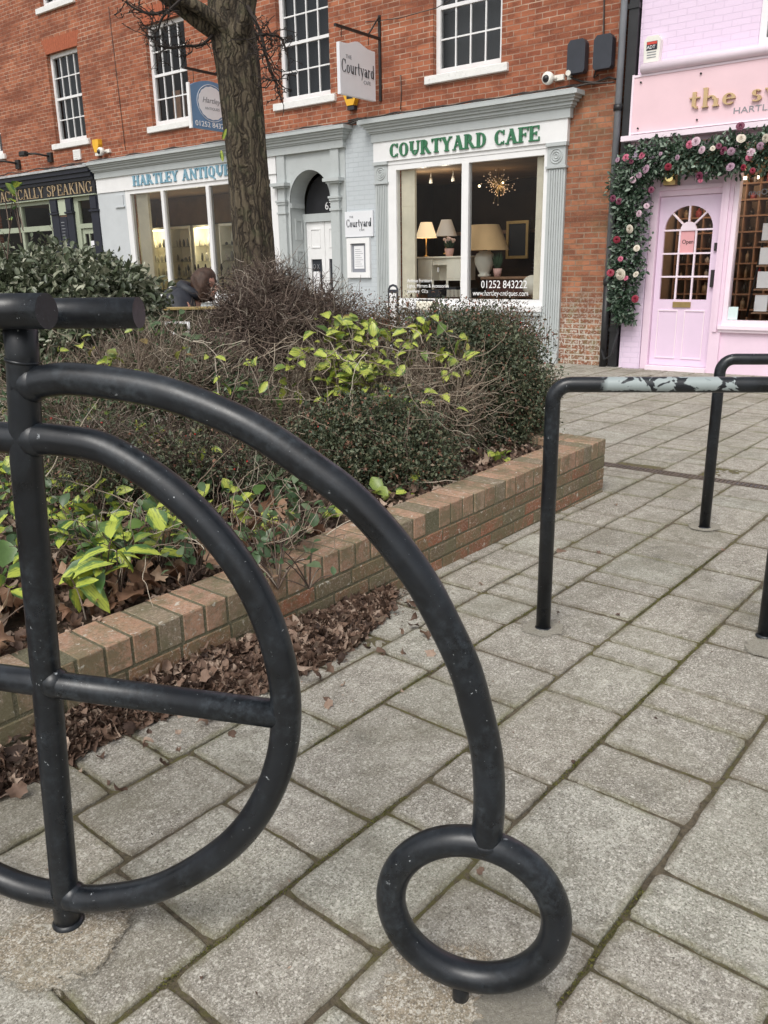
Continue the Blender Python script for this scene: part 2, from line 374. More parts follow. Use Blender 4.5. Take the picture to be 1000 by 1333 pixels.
# ------------------------------------------------------------ lettering
def sans_text(s, x, z, size, t, mirror=False, shear=0.0, sx=1.0, extrude=.002, align='LEFT'):
    """built-in font, returned as MB in the (x,z) plane facing -y"""
    cu = bpy.data.curves.new('txt', 'FONT'); cu.body = s; cu.size = size; cu.extrude = extrude; cu.align_x = align; cu.shear = shear; cu.resolution_u = 3
    ob = bpy.data.objects.new('txt', cu); COL.objects.link(ob)
    me = bpy.data.meshes.new_from_object(ob.evaluated_get(bpy.context.evaluated_depsgraph_get()))
    mb = MB(); mb.add([(x + (-v.co.x if mirror else v.co.x) * sx, t - v.co.z, z + v.co.y) for v in me.vertices], [list(p.vertices) for p in me.polygons])
    bpy.data.objects.remove(ob); bpy.data.curves.remove(cu); bpy.data.meshes.remove(me)
    return mb
def _glyphs(T, t):
    """vertical stems s(x, z0, z1, w); diagonals; arcs; serifs. all in units of the cap height"""
    def st(x, z0=0, z1=1, w=T, serif='tb', k=1.0):
        o = [('d', x, z0, x, z1, w)]
        if 'b' in serif: o.append(('h', x - w * .5 - .07 * k, x + w * .5 + .07 * k, z0, z0 + t))
        if 't' in serif: o.append(('h', x - w * .5 - .07 * k, x + w * .5 + .07 * k, z1 - t, z1))
        return o
    def bowl(x, z0, z1, rx):   # right-facing bowl
        return [('a', x, (z0 + z1) / 2, rx, (z1 - z0) / 2, -90, 90)]
    h = T / 2 + .07
    G = {}
    G['C'] = (.80, [('a', .42, .5, .36, .5, 42, 318), ('d', .70, .66, .70, .98, t), ('d', .70, .03, .70, .26, t * .8)])
    G['O'] = (.90, [('a', .45, .5, .38, .5, 0, 360)])
    G['Q'] = (.90, G['O'][1] + [('d', .45, .18, .80, -.2, T * .7)])
    G['U'] = (.92, st(.22, .33, 1, serif='t') + st(.74, .33, 1, t * 1.3, 't') + [('a', .48, .35, .26, .35, 180, 360)])
    G['R'] = (.90, st(.2) + bowl(.30, .46, 1, .30) + [('d', .42, .5, .74, .0, T), ('h', .66, .88, 0, t), ('h', .2, .34, .46, .46 + t), ('h', .2, .34, 1 - t, 1)])
    G['P'] = (.80, st(.2) + bowl(.30, .42, 1, .31) + [('h', .2, .34, .42, .42 + t), ('h', .2, .34, 1 - t, 1)])
    G['B'] = (.84, st(.2) + bowl(.30, .50, 1, .28) + bowl(.30, 0, .54, .33))
    G['D'] = (.92, st(.2) + bowl(.32, 0, 1, .44) + [('h', .2, .36, 0, t), ('h', .2, .36, 1 - t, 1)])
    G['T'] = (.82, st(.41, serif='b') + [('h', .04, .78, 1 - t, 1), ('d', .07, .74, .07, 1, t), ('d', .75, .74, .75, 1, t)])
    G['Y'] = (.84, st(.42, 0, .5, serif='b') + [('d', .16, 1, .42, .44, T), ('d', .70, 1, .42, .44, t * 1.3), ('h', .02, .32, 1 - t, 1), ('h', .58, .84, 1 - t, 1)])
    G['A'] = (.90, [('d', .16, 0, .45, 1, t * 1.3), ('d', .72, 0, .43, 1, T), ('h', .26, .62, .30, .30 + t), ('h', .03, .30, 0, t), ('h', .56, .90, 0, t)])
    G['F'] = (.74, st(.2) + [('h', .2, .70, 1 - t, 1), ('d', .68, .74, .68, 1, t), ('h', .2, .54, .48, .48 + t), ('d', .54, .38, .54, .62, t)])
    G['E'] = (.78, G['F'][1] + [('h', .2, .74, 0, t), ('d', .72, 0, .72, .27, t)])
    G['L'] = (.74, st(.2) + [('h', .2, .70, 0, t), ('d', .69, 0, .69, .28, t)])
    G['H'] = (.96, st(.2) + st(.74) + [('h', .2, .74, .47, .47 + t)])
    G['N'] = (.96, st(.2, w=t * 1.3) + st(.78, w=t * 1.3, serif='t') + [('d', .18, 1, .78, 0, T)])
    G['I'] = (.40, st(.2))
    G['K'] = (.90, st(.2) + [('d', .30, .42, .68, 1, t * 1.3), ('d', .38, .56, .74, 0, T), ('h', .56, .84, 1 - t, 1), ('h', .62, .90, 0, t)])
    G['G'] = (.88, [('a', .42, .5, .36, .5, 42, 318), ('d', .70, .66, .70, .98, t), ('d', .72, .06, .72, .42, T), ('h', .56, .86, .42, .42 + t)])
    G['S'] = (.68, [('a', .34, .74, .24, .26, 30, 270), ('a', .34, .26, .26, .26, -150, 90), ('d', .56, .70, .56, .97, t), ('d', .09, .03, .09, .30, t)])
    # small letters (x-height .62)
    G['t'] = (.50, [('d', .24, .12, .24, .9, T), ('h', .06, .46, .62 - t, .62), ('a', .36, .12, .12, .12, 180, 300)])
    G['h'] = (.74, st(.17, 0, 1.05, serif='b', k=.7) + [('h', .06, .17, 1.05 - t, 1.05), ('a', .38, .40, .20, .22, 0, 150)] + st(.57, 0, .42, serif='b', k=.7))
    G['e'] = (.62, [('a', .31, .31, .24, .31, 0, 320), ('h', .08, .54, .30, .30 + t)])
    G['s'] = (.52, [('a', .26, .45, .17, .17, 30, 270), ('a', .26, .16, .19, .17, -150, 90)])
    G['w'] = (.98, [('d', .14, .62, .32, 0, T), ('d', .50, .62, .32, 0, t), ('d', .48, .62, .66, 0, T), ('d', .84, .62, .66, 0, t), ('h', .02, .26, .62 - t, .62), ('h', .72, .96, .62 - t, .62)])
    G['l'] = (.34, st(.17, 0, 1.05, serif='b', k=.7) + [('h', .06, .17, 1.05 - t, 1.05)])
    G['o'] = (.64, [('a', .32, .31, .25, .31, 0, 360)])
    G['u'] = (.72, [('d', .17, .2, .17, .62, T), ('a', .34, .2, .17, .2, 180, 360), ('h', .06, .17, .62 - t, .62)] + st(.55, 0, .62, serif='b', k=.5))
    G['r'] = (.52, st(.17, 0, .62, serif='b', k=.7) + [('a', .34, .42, .17, .18, 40, 160)])
    G['y'] = (.66, [('d', .14, .62, .36, 0, T), ('d', .56, .62, .26, -.3, t), ('h', .03, .26, .62 - t, .62), ('h', .46, .66, .62 - t, .62)])
    G['a'] = (.62, [('a', .28, .2, .19, .2, 0, 360), ('a', .30, .42, .2, .2, 0, 150)] + st(.5, 0, .42, serif='b', k=.5))
    G['d'] = (.70, [('a', .29, .31, .22, .31, 0, 360)] + st(.55, 0, 1.05, serif='b', k=.5))
    G[' '] = (.42, [])
    return G
def serif_text(mb, s, x0, z0, h, t, depth=.02, bold=.2, thin=.08, width=None, aspect=1.0, fn=None):
    G = _glyphs(bold, thin); tot = sum(G[c][0] for c in s)
    ax = (width / (tot * h)) if width else aspect
    x = x0; k = 0
    def P(u, v): return (x + u * h * ax, z0 + v * h)
    for c in s:
        wd, st = G[c]
        for q in st:
            k += 1; y0 = t - (k % 7) * .0006; y1 = t - depth - (k % 7) * .0006
            if q[0] == 'd':
                _, xa, za, xb, zb, wq = q
                mb.prism([P(xa - wq / 2, za), P(xa + wq / 2, za), P(xb + wq / 2, zb), P(xb - wq / 2, zb)], y1, y0)
            elif q[0] == 'h':
                mb.prism([P(q[1], q[3]), P(q[2], q[3]), P(q[2], q[4]), P(q[1], q[4])], y1, y0)
            else:
                _, cx, cz, rx, rz, a0, a1 = q; n = max(5, int(abs(a1 - a0) / 22)); I = []; O = []
                for i in range(n + 1):
                    a = math.radians(a0 + (a1 - a0) * i / n); ca, sa = math.cos(a), math.sin(a)
                    wl = thin + (bold - thin) * abs(ca) ** 1.3
                    O.append(P(cx + rx * ca, cz + rz * sa)); I.append(P(cx + (rx - wl) * ca, cz + (rz - thin) * sa))
                for i in range(n): mb.prism([I[i], I[i + 1], O[i + 1], O[i]], y1, y0)
        x += wd * h * ax
    return mb

# ------------------------------------------------------------ wall with openings
def wall_mb(x0, x1, z0, z1, holes, y=0.0, reveal=.12, thick=.3):
    """front face with rectangular holes (hx0,hx1,hz0,hz1), reveals and a solid outer rim"""
    mb = MB(); xs = sorted({x0, x1, *[a for h in holes for a in h[:2]]}); zs = sorted({z0, z1, *[a for h in holes for a in h[2:]]})
    for i in range(len(xs) - 1):
        for j in range(len(zs) - 1):
            cx, cz = (xs[i] + xs[i + 1]) / 2, (zs[j] + zs[j + 1]) / 2
            if any(h[0] < cx < h[1] and h[2] < cz < h[3] for h in holes): continue
            mb.quad((xs[i], y, zs[j]), (xs[i + 1], y, zs[j]), (xs[i + 1], y, zs[j + 1]), (xs[i], y, zs[j + 1]))
    for a, b, c, d in holes:
        r = y + reveal
        mb.quad((a, y, c), (a, y, d), (a, r, d), (a, r, c)); mb.quad((b, y, c), (b, r, c), (b, r, d), (b, y, d))
        mb.quad((a, y, c), (a, r, c), (b, r, c), (b, y, c)); mb.quad((a, y, d), (b, y, d), (b, r, d), (a, r, d))
    for (p, q) in (((x0, z0), (x0, z1)), ((x1, z1), (x1, z0)), ((x0, z1), (x1, z1))):
        mb.quad((p[0], y, p[1]), (p[0], y + thick, p[1]), (q[0], y + thick, q[1]), (q[0], y, q[1]))
    return mb

def sash(th, cx, w_, z0, z1, kind):
    """sliding sash window in the wall: frame with glazing bars, panes, sill, arch"""
    x0, x1 = cx - w_ / 2, cx + w_ / 2; r = .10
    fr = MB(); fw = .075
    fr.box(x0, x0 + fw, r - .01, r + .07, z0, z1); fr.box(x1 - fw, x1, r - .01, r + .07, z0, z1)
    fr.box(x0 + fw, x1 - fw, r - .01, r + .07, z1 - .08, z1); fr.box(x0 + fw, x1 - fw, r - .012, r + .07, z0, z0 + .10)
    zm = (z0 + z1) / 2 + .01
    fr.box(x0 + fw, x1 - fw, r, r + .06, zm - .025, zm + .025)
    for k in (1, 2, 3):
        x = x0 + fw + (x1 - x0 - 2 * fw) * k / 4; fr.box(x - .011, x + .011, r + .012, r + .045, z0 + .1, z1 - .08)
    for a, b in ((z0 + .10, zm - .025), (zm + .025, z1 - .08)):
        fr.box(x0 + fw, x1 - fw, r + .014, r + .043, (a + b) / 2 - .011, (a + b) / 2 + .011)
    f = th.part('window', fr, MT['white'])
    pn = MB(); pn.quad((x0 + fw, r + .03, z0 + .1), (x1 - fw, r + .03, z0 + .1), (x1 - fw, r + .03, z1 - .08), (x0 + fw, r + .03, z1 - .08))
    th.part('pane', pn, MT['glasst'], f)
    bl = MB()
    if kind == 'grey':
        bl.quad((x0, r + .2, z0), (x1, r + .2, z0), (x1, r + .2, z1), (x0, r + .2, z1))
        bl.quad((x0, r + .07, z0), (x0, r + .2, z0), (x0, r + .2, z1), (x0, r + .07, z1)); bl.quad((x1, r + .07, z0), (x1, r + .2, z0), (x1, r + .2, z1), (x1, r + .07, z1))
        th.part('roller_blind', bl, MT['grey_blind'], f)
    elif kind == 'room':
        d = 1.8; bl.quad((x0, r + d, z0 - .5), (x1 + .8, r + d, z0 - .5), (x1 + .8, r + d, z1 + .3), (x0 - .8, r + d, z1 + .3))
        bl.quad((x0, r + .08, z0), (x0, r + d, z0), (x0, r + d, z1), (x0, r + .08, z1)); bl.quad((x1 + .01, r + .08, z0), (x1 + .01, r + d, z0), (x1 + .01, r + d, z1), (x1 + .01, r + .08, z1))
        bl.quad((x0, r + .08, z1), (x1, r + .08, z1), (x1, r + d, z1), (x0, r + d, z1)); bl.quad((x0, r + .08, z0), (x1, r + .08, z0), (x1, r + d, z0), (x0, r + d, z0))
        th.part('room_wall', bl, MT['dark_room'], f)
        c = MB(); c.box(x0 + .14, x0 + .38, r + .35, r + .7, z0 + .08, z0 + .7); c.box(x1 - .4, x1 - .18, r + .3, r + .8, z0 + .1, z0 + .5)
        th.part('room_furniture', c, MT['woodl'], f)
    else:
        bl.quad((x0, r + .12, z0), (x1, r + .12, z0), (x1, r + .12, z1), (x0, r + .12, z1))
        th.part('roller_blind', bl, MT['dark_blind'], f)
    sb = MB(); sb.bbox(x0 - .13, x1 + .13, -.06, .11, z0 - .115, z0 - .001, .008); th.part('sill', sb, MT['whited'], f)
    am = MB(); n = 16; zt = z1 + .001
    for i in range(n):
        a0, a1 = -1 + 2 * i / n, -1 + 2 * (i + 1) / n; g = .0035
        lo = lambda a: cx + a * (w_ / 2 + .01); hi = lambda a: cx + a * (w_ / 2 + .13)
        am.prism([(lo(a0) + g, zt), (lo(a1) - g, zt), (hi(a1) - g, zt + .29), (hi(a0) + g, zt + .29)], -.004, .05)
    th.part('arch', am, MT['brick_arch'], f)

# ------------------------------------------------------------ red brick terrace with its shopfronts
BX0, BX1, BTOP = -25.0, -4.95, 9.2
brick = Thing('brick_building', FR_F, (-12, 0, 0), 'long red brick building with white sash windows above three shopfronts', 'building')
WZ0, WZ1 = 4.25, 6.09
wins = [(-21.45, 'grey'), (-17.87, 'dark'), (-14.33, 'room'), (-10.70, 'dark'), (-7.40, 'grey')]
holes = [(c - .6, c + .6, WZ0, WZ1) for c, k in wins] + [(c - .6, c + .6, WZ0 + 2.75, WZ1 + 2.5) for c, k in wins]
holes += [(-21.6, -17.3, -.2, 3.1), (-15.9, -11.6, .9, 3.05), (-11.15, -10.15, -.2, 3.2), (-8.72, -6.0, .9, 3.0)]
HZ = holes
upper = wall_mb(BX0, -5.70, -.3, BTOP, HZ); brick.part('wall', upper, MT['brick'])
pier = MB(); pier.box(-5.70, BX1, -.002, .3, -.3, 3.72); brick.part('pier', pier, MT['pier'], label='weathered brick pier with pale mossy lowest courses')
pier2 = MB(); pier2.box(-5.70, BX1, 0, .3, 3.72, BTOP); brick.part('wall', pier2, MT['brick'])
for c, k in wins: sash(brick, c, 1.2, WZ0, WZ1, k)
for c, k in wins: sash(brick, c, 1.2, WZ0 + 2.75, WZ1 + 2.5, 'dark')
bk = MB(); bk.box(BX0, BX1, 3.2, 3.3, -.3, BTOP); bk.box(BX0, BX0 + .1, .3, 3.2, -.3, BTOP)
brick.part('rear_wall', bk, MT['dark_room'])
rf = MB(); rf.prism([(BX0 - .1, BTOP), (BX1 + .1, BTOP), (BX1 + .1, BTOP + .25), (BX0 - .1, BTOP + .25)], -.25, 3.3); brick.part('roof', rf, MT['lead'])

def room(th, par, x0, x1, z0, z1, d, wallm, ceilm, floorm, y0=.14):
    m = MB(); m.quad((x0, y0 + d, z0), (x1, y0 + d, z0), (x1, y0 + d, z1), (x0, y0 + d, z1))
    m.quad((x0, y0, z0), (x0, y0 + d, z0), (x0, y0 + d, z1), (x0, y0, z1)); m.quad((x1, y0, z0), (x1, y0 + d, z0), (x1, y0 + d, z1), (x1, y0, z1))
    th.part('room_wall', m, wallm, par)
    c = MB(); c.quad((x0, y0, z1), (x1, y0, z1), (x1, y0 + d, z1), (x0, y0 + d, z1)); th.part('ceiling', c, ceilm, par)
    f = MB(); f.quad((x0, y0, z0), (x1, y0, z0), (x1, y0 + d, z0), (x0, y0 + d, z0)); th.part('display_floor', f, floorm, par)

def cornice(mb, x0, x1, zb, ends=(True, True), d=1.0):
    """stepped classical cornice running along the facade"""
    st = [(zb, zb + .13, .10), (zb + .13, zb + .155, .125), (zb + .155, zb + .20, .15), (zb + .20, zb + .235, .185), (zb + .235, zb + .27, .215), (zb + .27, zb + .325, .26)]
    for a, b, o in st:
        o *= d; mb.box(x0 - (o - .1 if ends[0] else 0), x1 + (o - .1 if ends[1] else 0), -o, .0, a, b)

# --- shopfront A: antiques
ant = brick.part('antiques_shopfront', (lambda m: (cornice(m, -17.0, -9.78, 3.395), m)[1])(MB()), MT['grey'], label='grey cornice over the antiques shopfront and arched doorway')
m = MB(); m.box(-17.0, -11.42, -.07, .0, 3.10, 3.394); brick.part('fascia', m, MT['white'], ant)
m = MB(); serif_text(m, 'HARTLEY ANTIQUES', -15.67, 3.165, .20, -.071, .018, .24, .09, width=3.24); brick.part('lettering', m, MT['teal'], ant)
m = MB(); m.box(-17.02, -16.02, -.05, .0, -.1, 3.099); m.box(-16.35, -16.08, -.075, -.051, 2.80, 3.02); m.box(-16.38, -16.05, -.085, -.051, 2.77, 2.80); brick.part('pilaster', m, MT['greyl'], ant)
m = MB()
m.box(-16.02, -15.86, -.045, .06, .80, 3.099); m.box(-11.60, -11.44, -.045, .06, .80, 3.099); m.box(-15.86, -11.60, -.045, .06, 3.02, 3.099)
for x in (-14.76, -13.35, -12.05): m.box(x - .045, x + .045, -.05, .05, .97, 3.02)
m.box(-15.86, -11.60, -.04, .06, .88, .97); m.box(-16.04, -11.42, -.09, .02, .80, .88); 
fra = brick.part('shop_window_frame', m, MT['white'], ant)
m = MB(); m.quad((-15.86, .0, .97), (-11.6, .0, .97), (-11.6, .0, 3.02), (-15.86, .0, 3.02)); brick.part('pane', m, MT['glassr'], ant)
m = MB(); m.box(-16.02, -11.42, -.04, 0, -.1, .799); m.box(-15.8, -13.8, -.055, -.04, .12, .68); m.box(-13.6, -11.7, -.055, -.04, .12, .68); brick.part('stall_riser', m, MT['greyl'], ant)
room(brick, ant, -17.22, -11.45, .93, 3.05, 1.55, paint('grey_green_wall', (.26, .26, .20), .8, .2, 2, .1), MT['brown_ceiling'], MT['cream'])
m = MB(); m.box(-17.1, -11.46, 1.55, 1.66, 2.45, 3.04); m.box(-17.20, -17.1, .2, 1.66, 2.45, 3.04); brick.part('upper_wall_band', m, MT['brown_ceiling'], ant)  # dark brown band added across the upper room wall
m = MB(); m.box(-15.84, -15.45, .10, .16, .97, 3.02)
for k in range(9): m.box(-15.84, -15.44, .095, .10, 1.1 + k * .22, 1.106 + k * .22)
brick.part('blind', m, MT['cream'], ant)
# lit display cabinets with glass shelves
m = MB(); m2 = MB(); m3 = MB(); rr = random.Random(3)
CABS = (-16.72, -15.85, -14.98, -14.11, -13.24)
for cx in CABS:
    m.box(cx - .36, cx + .36, 1.5, 1.54, 1.0, 2.35); m.box(cx - .38, cx - .35, 1.18, 1.54, 1.0, 2.37); m.box(cx + .35, cx + .38, 1.18, 1.54, 1.0, 2.37); m.box(cx - .38, cx + .38, 1.18, 1.54, 2.35, 2.40)
    for z in (1.3, 1.62, 1.95): m2.box(cx - .35, cx + .35, 1.2, 1.49, z, z + .012)
    if cx in (-16.72, -14.98): m3.box(cx - .3, cx + .3, 1.22, 1.28, 2.33, 2.347)
brick.part('display_cabinet', m, MT['creamp'], ant); brick.part('shelf', m2, MT['glasst'], ant)
brick.part('cabinet_light', m3, glow('cabinet_light', (1, .86, .50), 4.5), ant)
m = MB()
for cx in CABS:
    for z in (1.0, 1.315, 1.635, 1.965):
        for k in range(5):
            x = cx - .3 + k * .14 + rr.uniform(-.03, .03); r_ = rr.uniform(.02, .045); hh = rr.uniform(.06, .2)
            m.col(*[rr.uniform(.05, .6)] * 3); m.lathe([(r_ * .7, 0), (r_, hh * .3), (r_ * .8, hh * .7), (r_ * .4, hh)], (x, 1.33, z), 8)
brick.part('ornament', m, paint('ornaments', (.9, .85, .75), .3, .1, 9, 0, tint=1.0), ant)
m = MB(); m.box(-15.4, -11.9, .35, .8, 1.24, 1.26)
for k in range(14):
    x = -15.2 + k * .25; m.lathe([(.05, 0), (.05, .02), (.012, .04), (.012, .16), (.03, .2), (.012, .3)], (x, .55 + rr.uniform(-.1, .1), 1.26), 8)
for x in (-15.35, -13.6, -11.95): m.box(x - .015, x + .015, .4, .43, .95, 1.24)
brick.part('display_table', m, MT['iron'], ant)

# --- doorway 63 with arch and pilasters
dw = MB(); DX0, DX1, DS = -11.14, -10.16, 2.60; cxd = (DX0 + DX1) / 2; rad = (DX1 - DX0) / 2
N_ = 20
arc = [(cxd + rad * math.cos(math.pi * i / N_), DS + (rad - .0) * 1.04 * math.sin(math.pi * i / N_)) for i in range(N_ + 1)]   # right to left
for i in range(N_):      # spandrel above the arch
    a, b = arc[i], arc[i + 1]; dw.prism([a, b, (b[0], 3.394), (a[0], 3.394)], -.03, .0)
    dw.quad((a[0], -.03, a[1]), (b[0], -.03, b[1]), (b[0], .36, b[1]), (a[0], .36, a[1]))
dw.box(-11.42, DX0, -.03, 0, -.1, 3.394); dw.box(DX1, -9.80, -.03, 0, -.1, 3.394)
dw.quad((DX0, -.03, 0), (DX0, .36, 0), (DX0, .36, DS), (DX0, -.03, DS)); dw.quad((DX1, -.03, 0), (DX1, .36, 0), (DX1, .36, DS), (DX1, -.03, DS))
for z0, z1 in ((1.95, 2.32), (.9, 1.78), (.15, .75)):
    dw.box(DX0 + .001, DX0 + .018, .08, .11, z0, z1); dw.box(DX0 + .001, DX0 + .018, .24, .27, z0, z1); dw.box(DX0 + .001, DX0 + .018, .11, .24, z1 - .04, z1); dw.box(DX0 + .001, DX0 + .018, .11, .24, z0, z0 + .04)
dw.box(DX0 + .001, DX0 + .03, -.02, .33, 2.50, 2.58)
door63 = brick.part('arched_doorway', dw, MT['grey'], label='grey arched doorway numbered 63 with a panelled reveal')
for (a, b) in ((-11.42, -11.17), (-10.13, -9.88)):
    m = MB()
    m.box(a + .03, b - .03, -.09, -.031, .0, 2.40); m.box(a, b, -.11, -.031, -.05, .25)
    m.box(a + .01, b - .01, -.11, -.031, 2.40, 2.43); m.box(a + .03, b - .03, -.095, -.031, 2.43, 2.56); m.box(a + .015, b - .015, -.115, -.031, 2.56, 2.60); m.box(a, b, -.13, -.031, 2.60, 2.635)
    m.box(a + .04, b - .04, -.09, -.031, 2.635, 2.84); m.box(a - .02, b + .02, -.15, -.031, 2.84, 2.87); m.box(a - .06, b + .06, -.19, -.031, 2.87, 2.925)
    m.box(a + .03, b - .03, -.075, -.031, 2.925, 3.394)
    brick.part('pilaster', m, MT['grey'], door63)
m = MB(); m.box(DX0, DX1, .30, .38, 2.26, 2.40); m.box(DX0, DX0 + .05, .30, .38, 0, 2.26); m.box(DX1 - .05, DX1, .30, .38, 0, 2.26)
brick.part('door_frame', m, MT['grey'], door63)
m = MB(); fan = [(cxd + (rad - .03) * math.cos(math.pi * i / N_), 2.402 + (rad + .16) * math.sin(math.pi * i / N_)) for i in range(N_ + 1)]
m.prism(fan, .355, .36); brick.part('fanlight', m, MT['blackp'], door63)
brick.part('door_number', sans_text('63', cxd + .02, 2.46, .19, .35), MT['whitetext'], door63)
xm = cxd
m = MB()
for a, b in ((DX0 + .05, xm - .004), (xm + .004, DX1 - .05)):
    m.box(a, b, .34, .39, .02, .55); m.box(a, a + .085, .34, .39, .55, 2.255); m.box(b - .085, b, .34, .39, .55, 2.255); m.box(a + .085, b - .085, .34, .39, 1.60, 2.255)
    m.box(a + .085, b - .085, .34, .39, 1.02 - .04, 1.02 + .01)
    m.box(a + .10, b - .10, .328, .34, 1.80, 1.82); m.box(a + .10, b - .10, .328, .34, 2.12, 2.14); m.box(a + .10, a + .12, .328, .34, 1.82, 2.12); m.box(b - .12, b - .10, .328, .34, 1.82, 2.12)
dd = brick.part('door', m, MT['white'], door63, label='white double door with glazed middle panels')
m = MB()
for a, b in ((DX0 + .05, xm - .004), (xm + .004, DX1 - .05)): m.quad((a + .085, .37, .55), (b - .085, .37, .55), (b - .085, .37, 1.6), (a + .085, .37, 1.6))
brick.part('door_glass', m, MT['dark_blind'], door63)
m = MB(); m.box(DX0 + .16, DX0 + .33, .355, .362, 1.02, 1.38); brick.part('notice', m, MT['paper'], door63)
m = sans_text('O X', DX0 + .155, 1.43, .12, .352, sx=.8); brick.part('notice_lettering', m, MT['inkg'], door63)
for q_ in ((DX0 + .085, .32, 1.25), (xm - .05, .32, 1.05)):
    m = MB(); m.ball(q_, .02); brick.part('door_knob', m, MT['iron'], door63)

# painted brick strip between the doorway and the cafe
m = MB(); m.box(-9.80, -9.13, -.015, .0, -.1, 3.72); brick.part('painted_wall', m, MT['greybrick'])

# --- shopfront B: cafe
cf = MB(); cornice(cf, -9.17, -5.62, 3.40); cafe = brick.part('cafe_shopfront', cf, MT['grey'], label='grey cornice over the cafe shopfront')
m = MB(); m.box(-9.14, -5.66, -.08, 0, 3.10, 3.399); brick.part('fascia', m, MT['white'], cafe)
m = MB(); serif_text(m, 'COURTYARD CAFE', -8.80, 3.145, .205, -.081, .02, .23, .09, width=2.72); brick.part('lettering', m, MT['green'], cafe)
for a, b in ((-9.13, -8.87), (-5.96, -5.68)):
    m = MB(); m.box(a, b, -.05, 0, -.1, 2.76); m.box(a, b, -.07, -.051, -.1, .18)
    n = 6; w_ = (b - a - .05) / n
    for k in range(n): m.box(a + .025 + k * w_ + .006, a + .025 + (k + 1) * w_ - .006, -.066, -.0505, .2, 2.74)
    m.box(a - .02, b + .02, -.085, 0, 2.76, 2.79); m.box(a, b, -.07, 0, 2.79, 3.05); m.box(a - .02, b + .02, -.10, 0, 3.05, 3.099)
    cx = (a + b) / 2
    for r_ in (.095, .06, .028): m.tube([(cx + r_ * math.cos(2 * math.pi * k / 20), -.074, 2.92 + r_ * math.sin(2 * math.pi * k / 20)) for k in range(20)], .008, 6, closed=True)
    brick.part('pilaster', m, MT['grey'], cafe)
m = MB(); m.box(-8.87, -8.70, -.045, .06, .80, 3.04); m.box(-6.02, -5.96, -.045, .06, .80, 3.04); m.box(-8.70, -6.02, -.045, .06, 2.955, 3.04)
m.box(-8.87, -5.96, -.055, .05, 3.04, 3.099); m.box(-7.425, -7.30, -.05, .05, .93, 2.955); m.box(-8.70, -6.02, -.045, .06, .84, .93); m.box(-8.9, -5.965, -.09, .02, .755, .84)
brick.part('shop_window_frame', m, MT['white'], cafe)
m = MB(); m.quad((-8.7, .0, .93), (-6.02, .0, .93), (-6.02, .0, 2.955), (-8.7, .0, 2.955)); brick.part('pane', m, MT['glass'], cafe)
m = MB(); m.box(-8.87, -5.96, -.03, 0, -.1, .70); m.box(-8.88, -5.965, -.075, 0, .70, .754)
for a, b in ((-8.75, -7.45), (-7.3, -6.08)): m.box(a, b, -.045, -.03, .60, .64); m.box(a, b, -.045, -.03, .12, .16); m.box(a, a + .04, -.045, -.03, .16, .6); m.box(b - .04, b, -.045, -.03, .16, .6)
brick.part('stall_riser', m, MT['grey'], cafe)
m = MB()
for a, b in ((-8.66, -7.54), (-7.21, -6.17)): m.box(a, b, -.036, -.0305, .20, .56)
brick.part('stall_panel', m, MT['white'], cafe)
room(brick, cafe, -10.08, -5.75, .90, 2.99, 2.9, paint('dark_brown_wall', (.045, .026, .016), .8, .4, 1.5, 0), MT['brown_ceiling'], MT['wood'])
m = MB()
for a, b in ((-8.69, -8.42), (-6.20, -6.03)):
    m.box(a, b, .09, .14, .93, 2.95)
    for k in range(6): m.box(a, b + .001, .085, .0895, 1.2 + k * .3, 1.206 + k * .3)
brick.part('side_curtain', m, MT['cream'], cafe)
wt = sans_text('01252 843222', -7.07, 1.10, .165, -.008, sx=.86)
brick.part('window_lettering', wt, MT['whitetext'], cafe)
brick.part('window_lettering', sans_text('www.hartley-antiques.com', -7.22, .985, .115, -.008, sx=.80), MT['whitetext'], cafe)
for i, s_ in enumerate(('Antique Furniture', 'Lights, Mirrors & Accessories', 'Jewellery  Gifts')):
    brick.part('window_lettering', sans_text(s_, -8.52, 1.19 - i * .085, .082, -.008, sx=.86), MT['whitetext'], cafe)

# --- shopfront C: dark shop at the left
c = MB()
c.box(-24, -17.04, -.12, 0, 3.42, 3.47); c.box(-24, -17.04, -.17, 0, 3.47, 3.56); c.box(-24, -17.04, -.22, 0, 3.56, 3.65)
dark = brick.part('dark_shopfront', c, MT['navy'], label='navy and sage green shopfront')
m = MB(); m.box(-24, -17.03, -.27, 0, 3.651, 3.70); brick.part('flashing', m, MT['lead'], dark)
m = MB(); m.box(-24, -17.03, -.09, 0, 3.11, 3.419); m.box(-24, -17.03, -.12, -.0905, 3.395, 3.418); brick.part('fascia', m, MT['blackp'], dark)
m = MB(); m.box(-24, -17.03, -.125, 0, 3.085, 3.109); brick.part('moulding', m, MT['sage'], dark)
m = MB(); serif_text(m, 'PRACTICALLY SPEAKING', -21.62, 3.145, .235, -.091, .012, .13, .05, width=4.50); brick.part('lettering', m, MT['goldd'], dark)
for a, b in ((-18.93, -18.62), (-18.28, -18.02), (-17.30, -17.03)):
    m = MB(); m.box(a, b, -.08, .0, -.1, 3.084); m.box(a - .03, b + .03, -.12, .0, 2.74, 2.78); m.box(a + .02, b - .02, -.10, -.081, 2.80, 3.05)
    brick.part('pilaster', m, MT['navy'], dark)
m = MB(); m.box(-24, -18.93, -.03, .05, 3.0, 3.084); m.box(-24, -18.93, -.05, .05, 2.40, 2.52)
for x in (-22.2, -20.35, -18.98): m.box(x - .05, x + .05, -.045, .05, .7, 3.0)
m.box(-24, -18.93, -.05, .05, .6, .7); m.box(-24, -18.93, -.04, 0, -.1, .6)
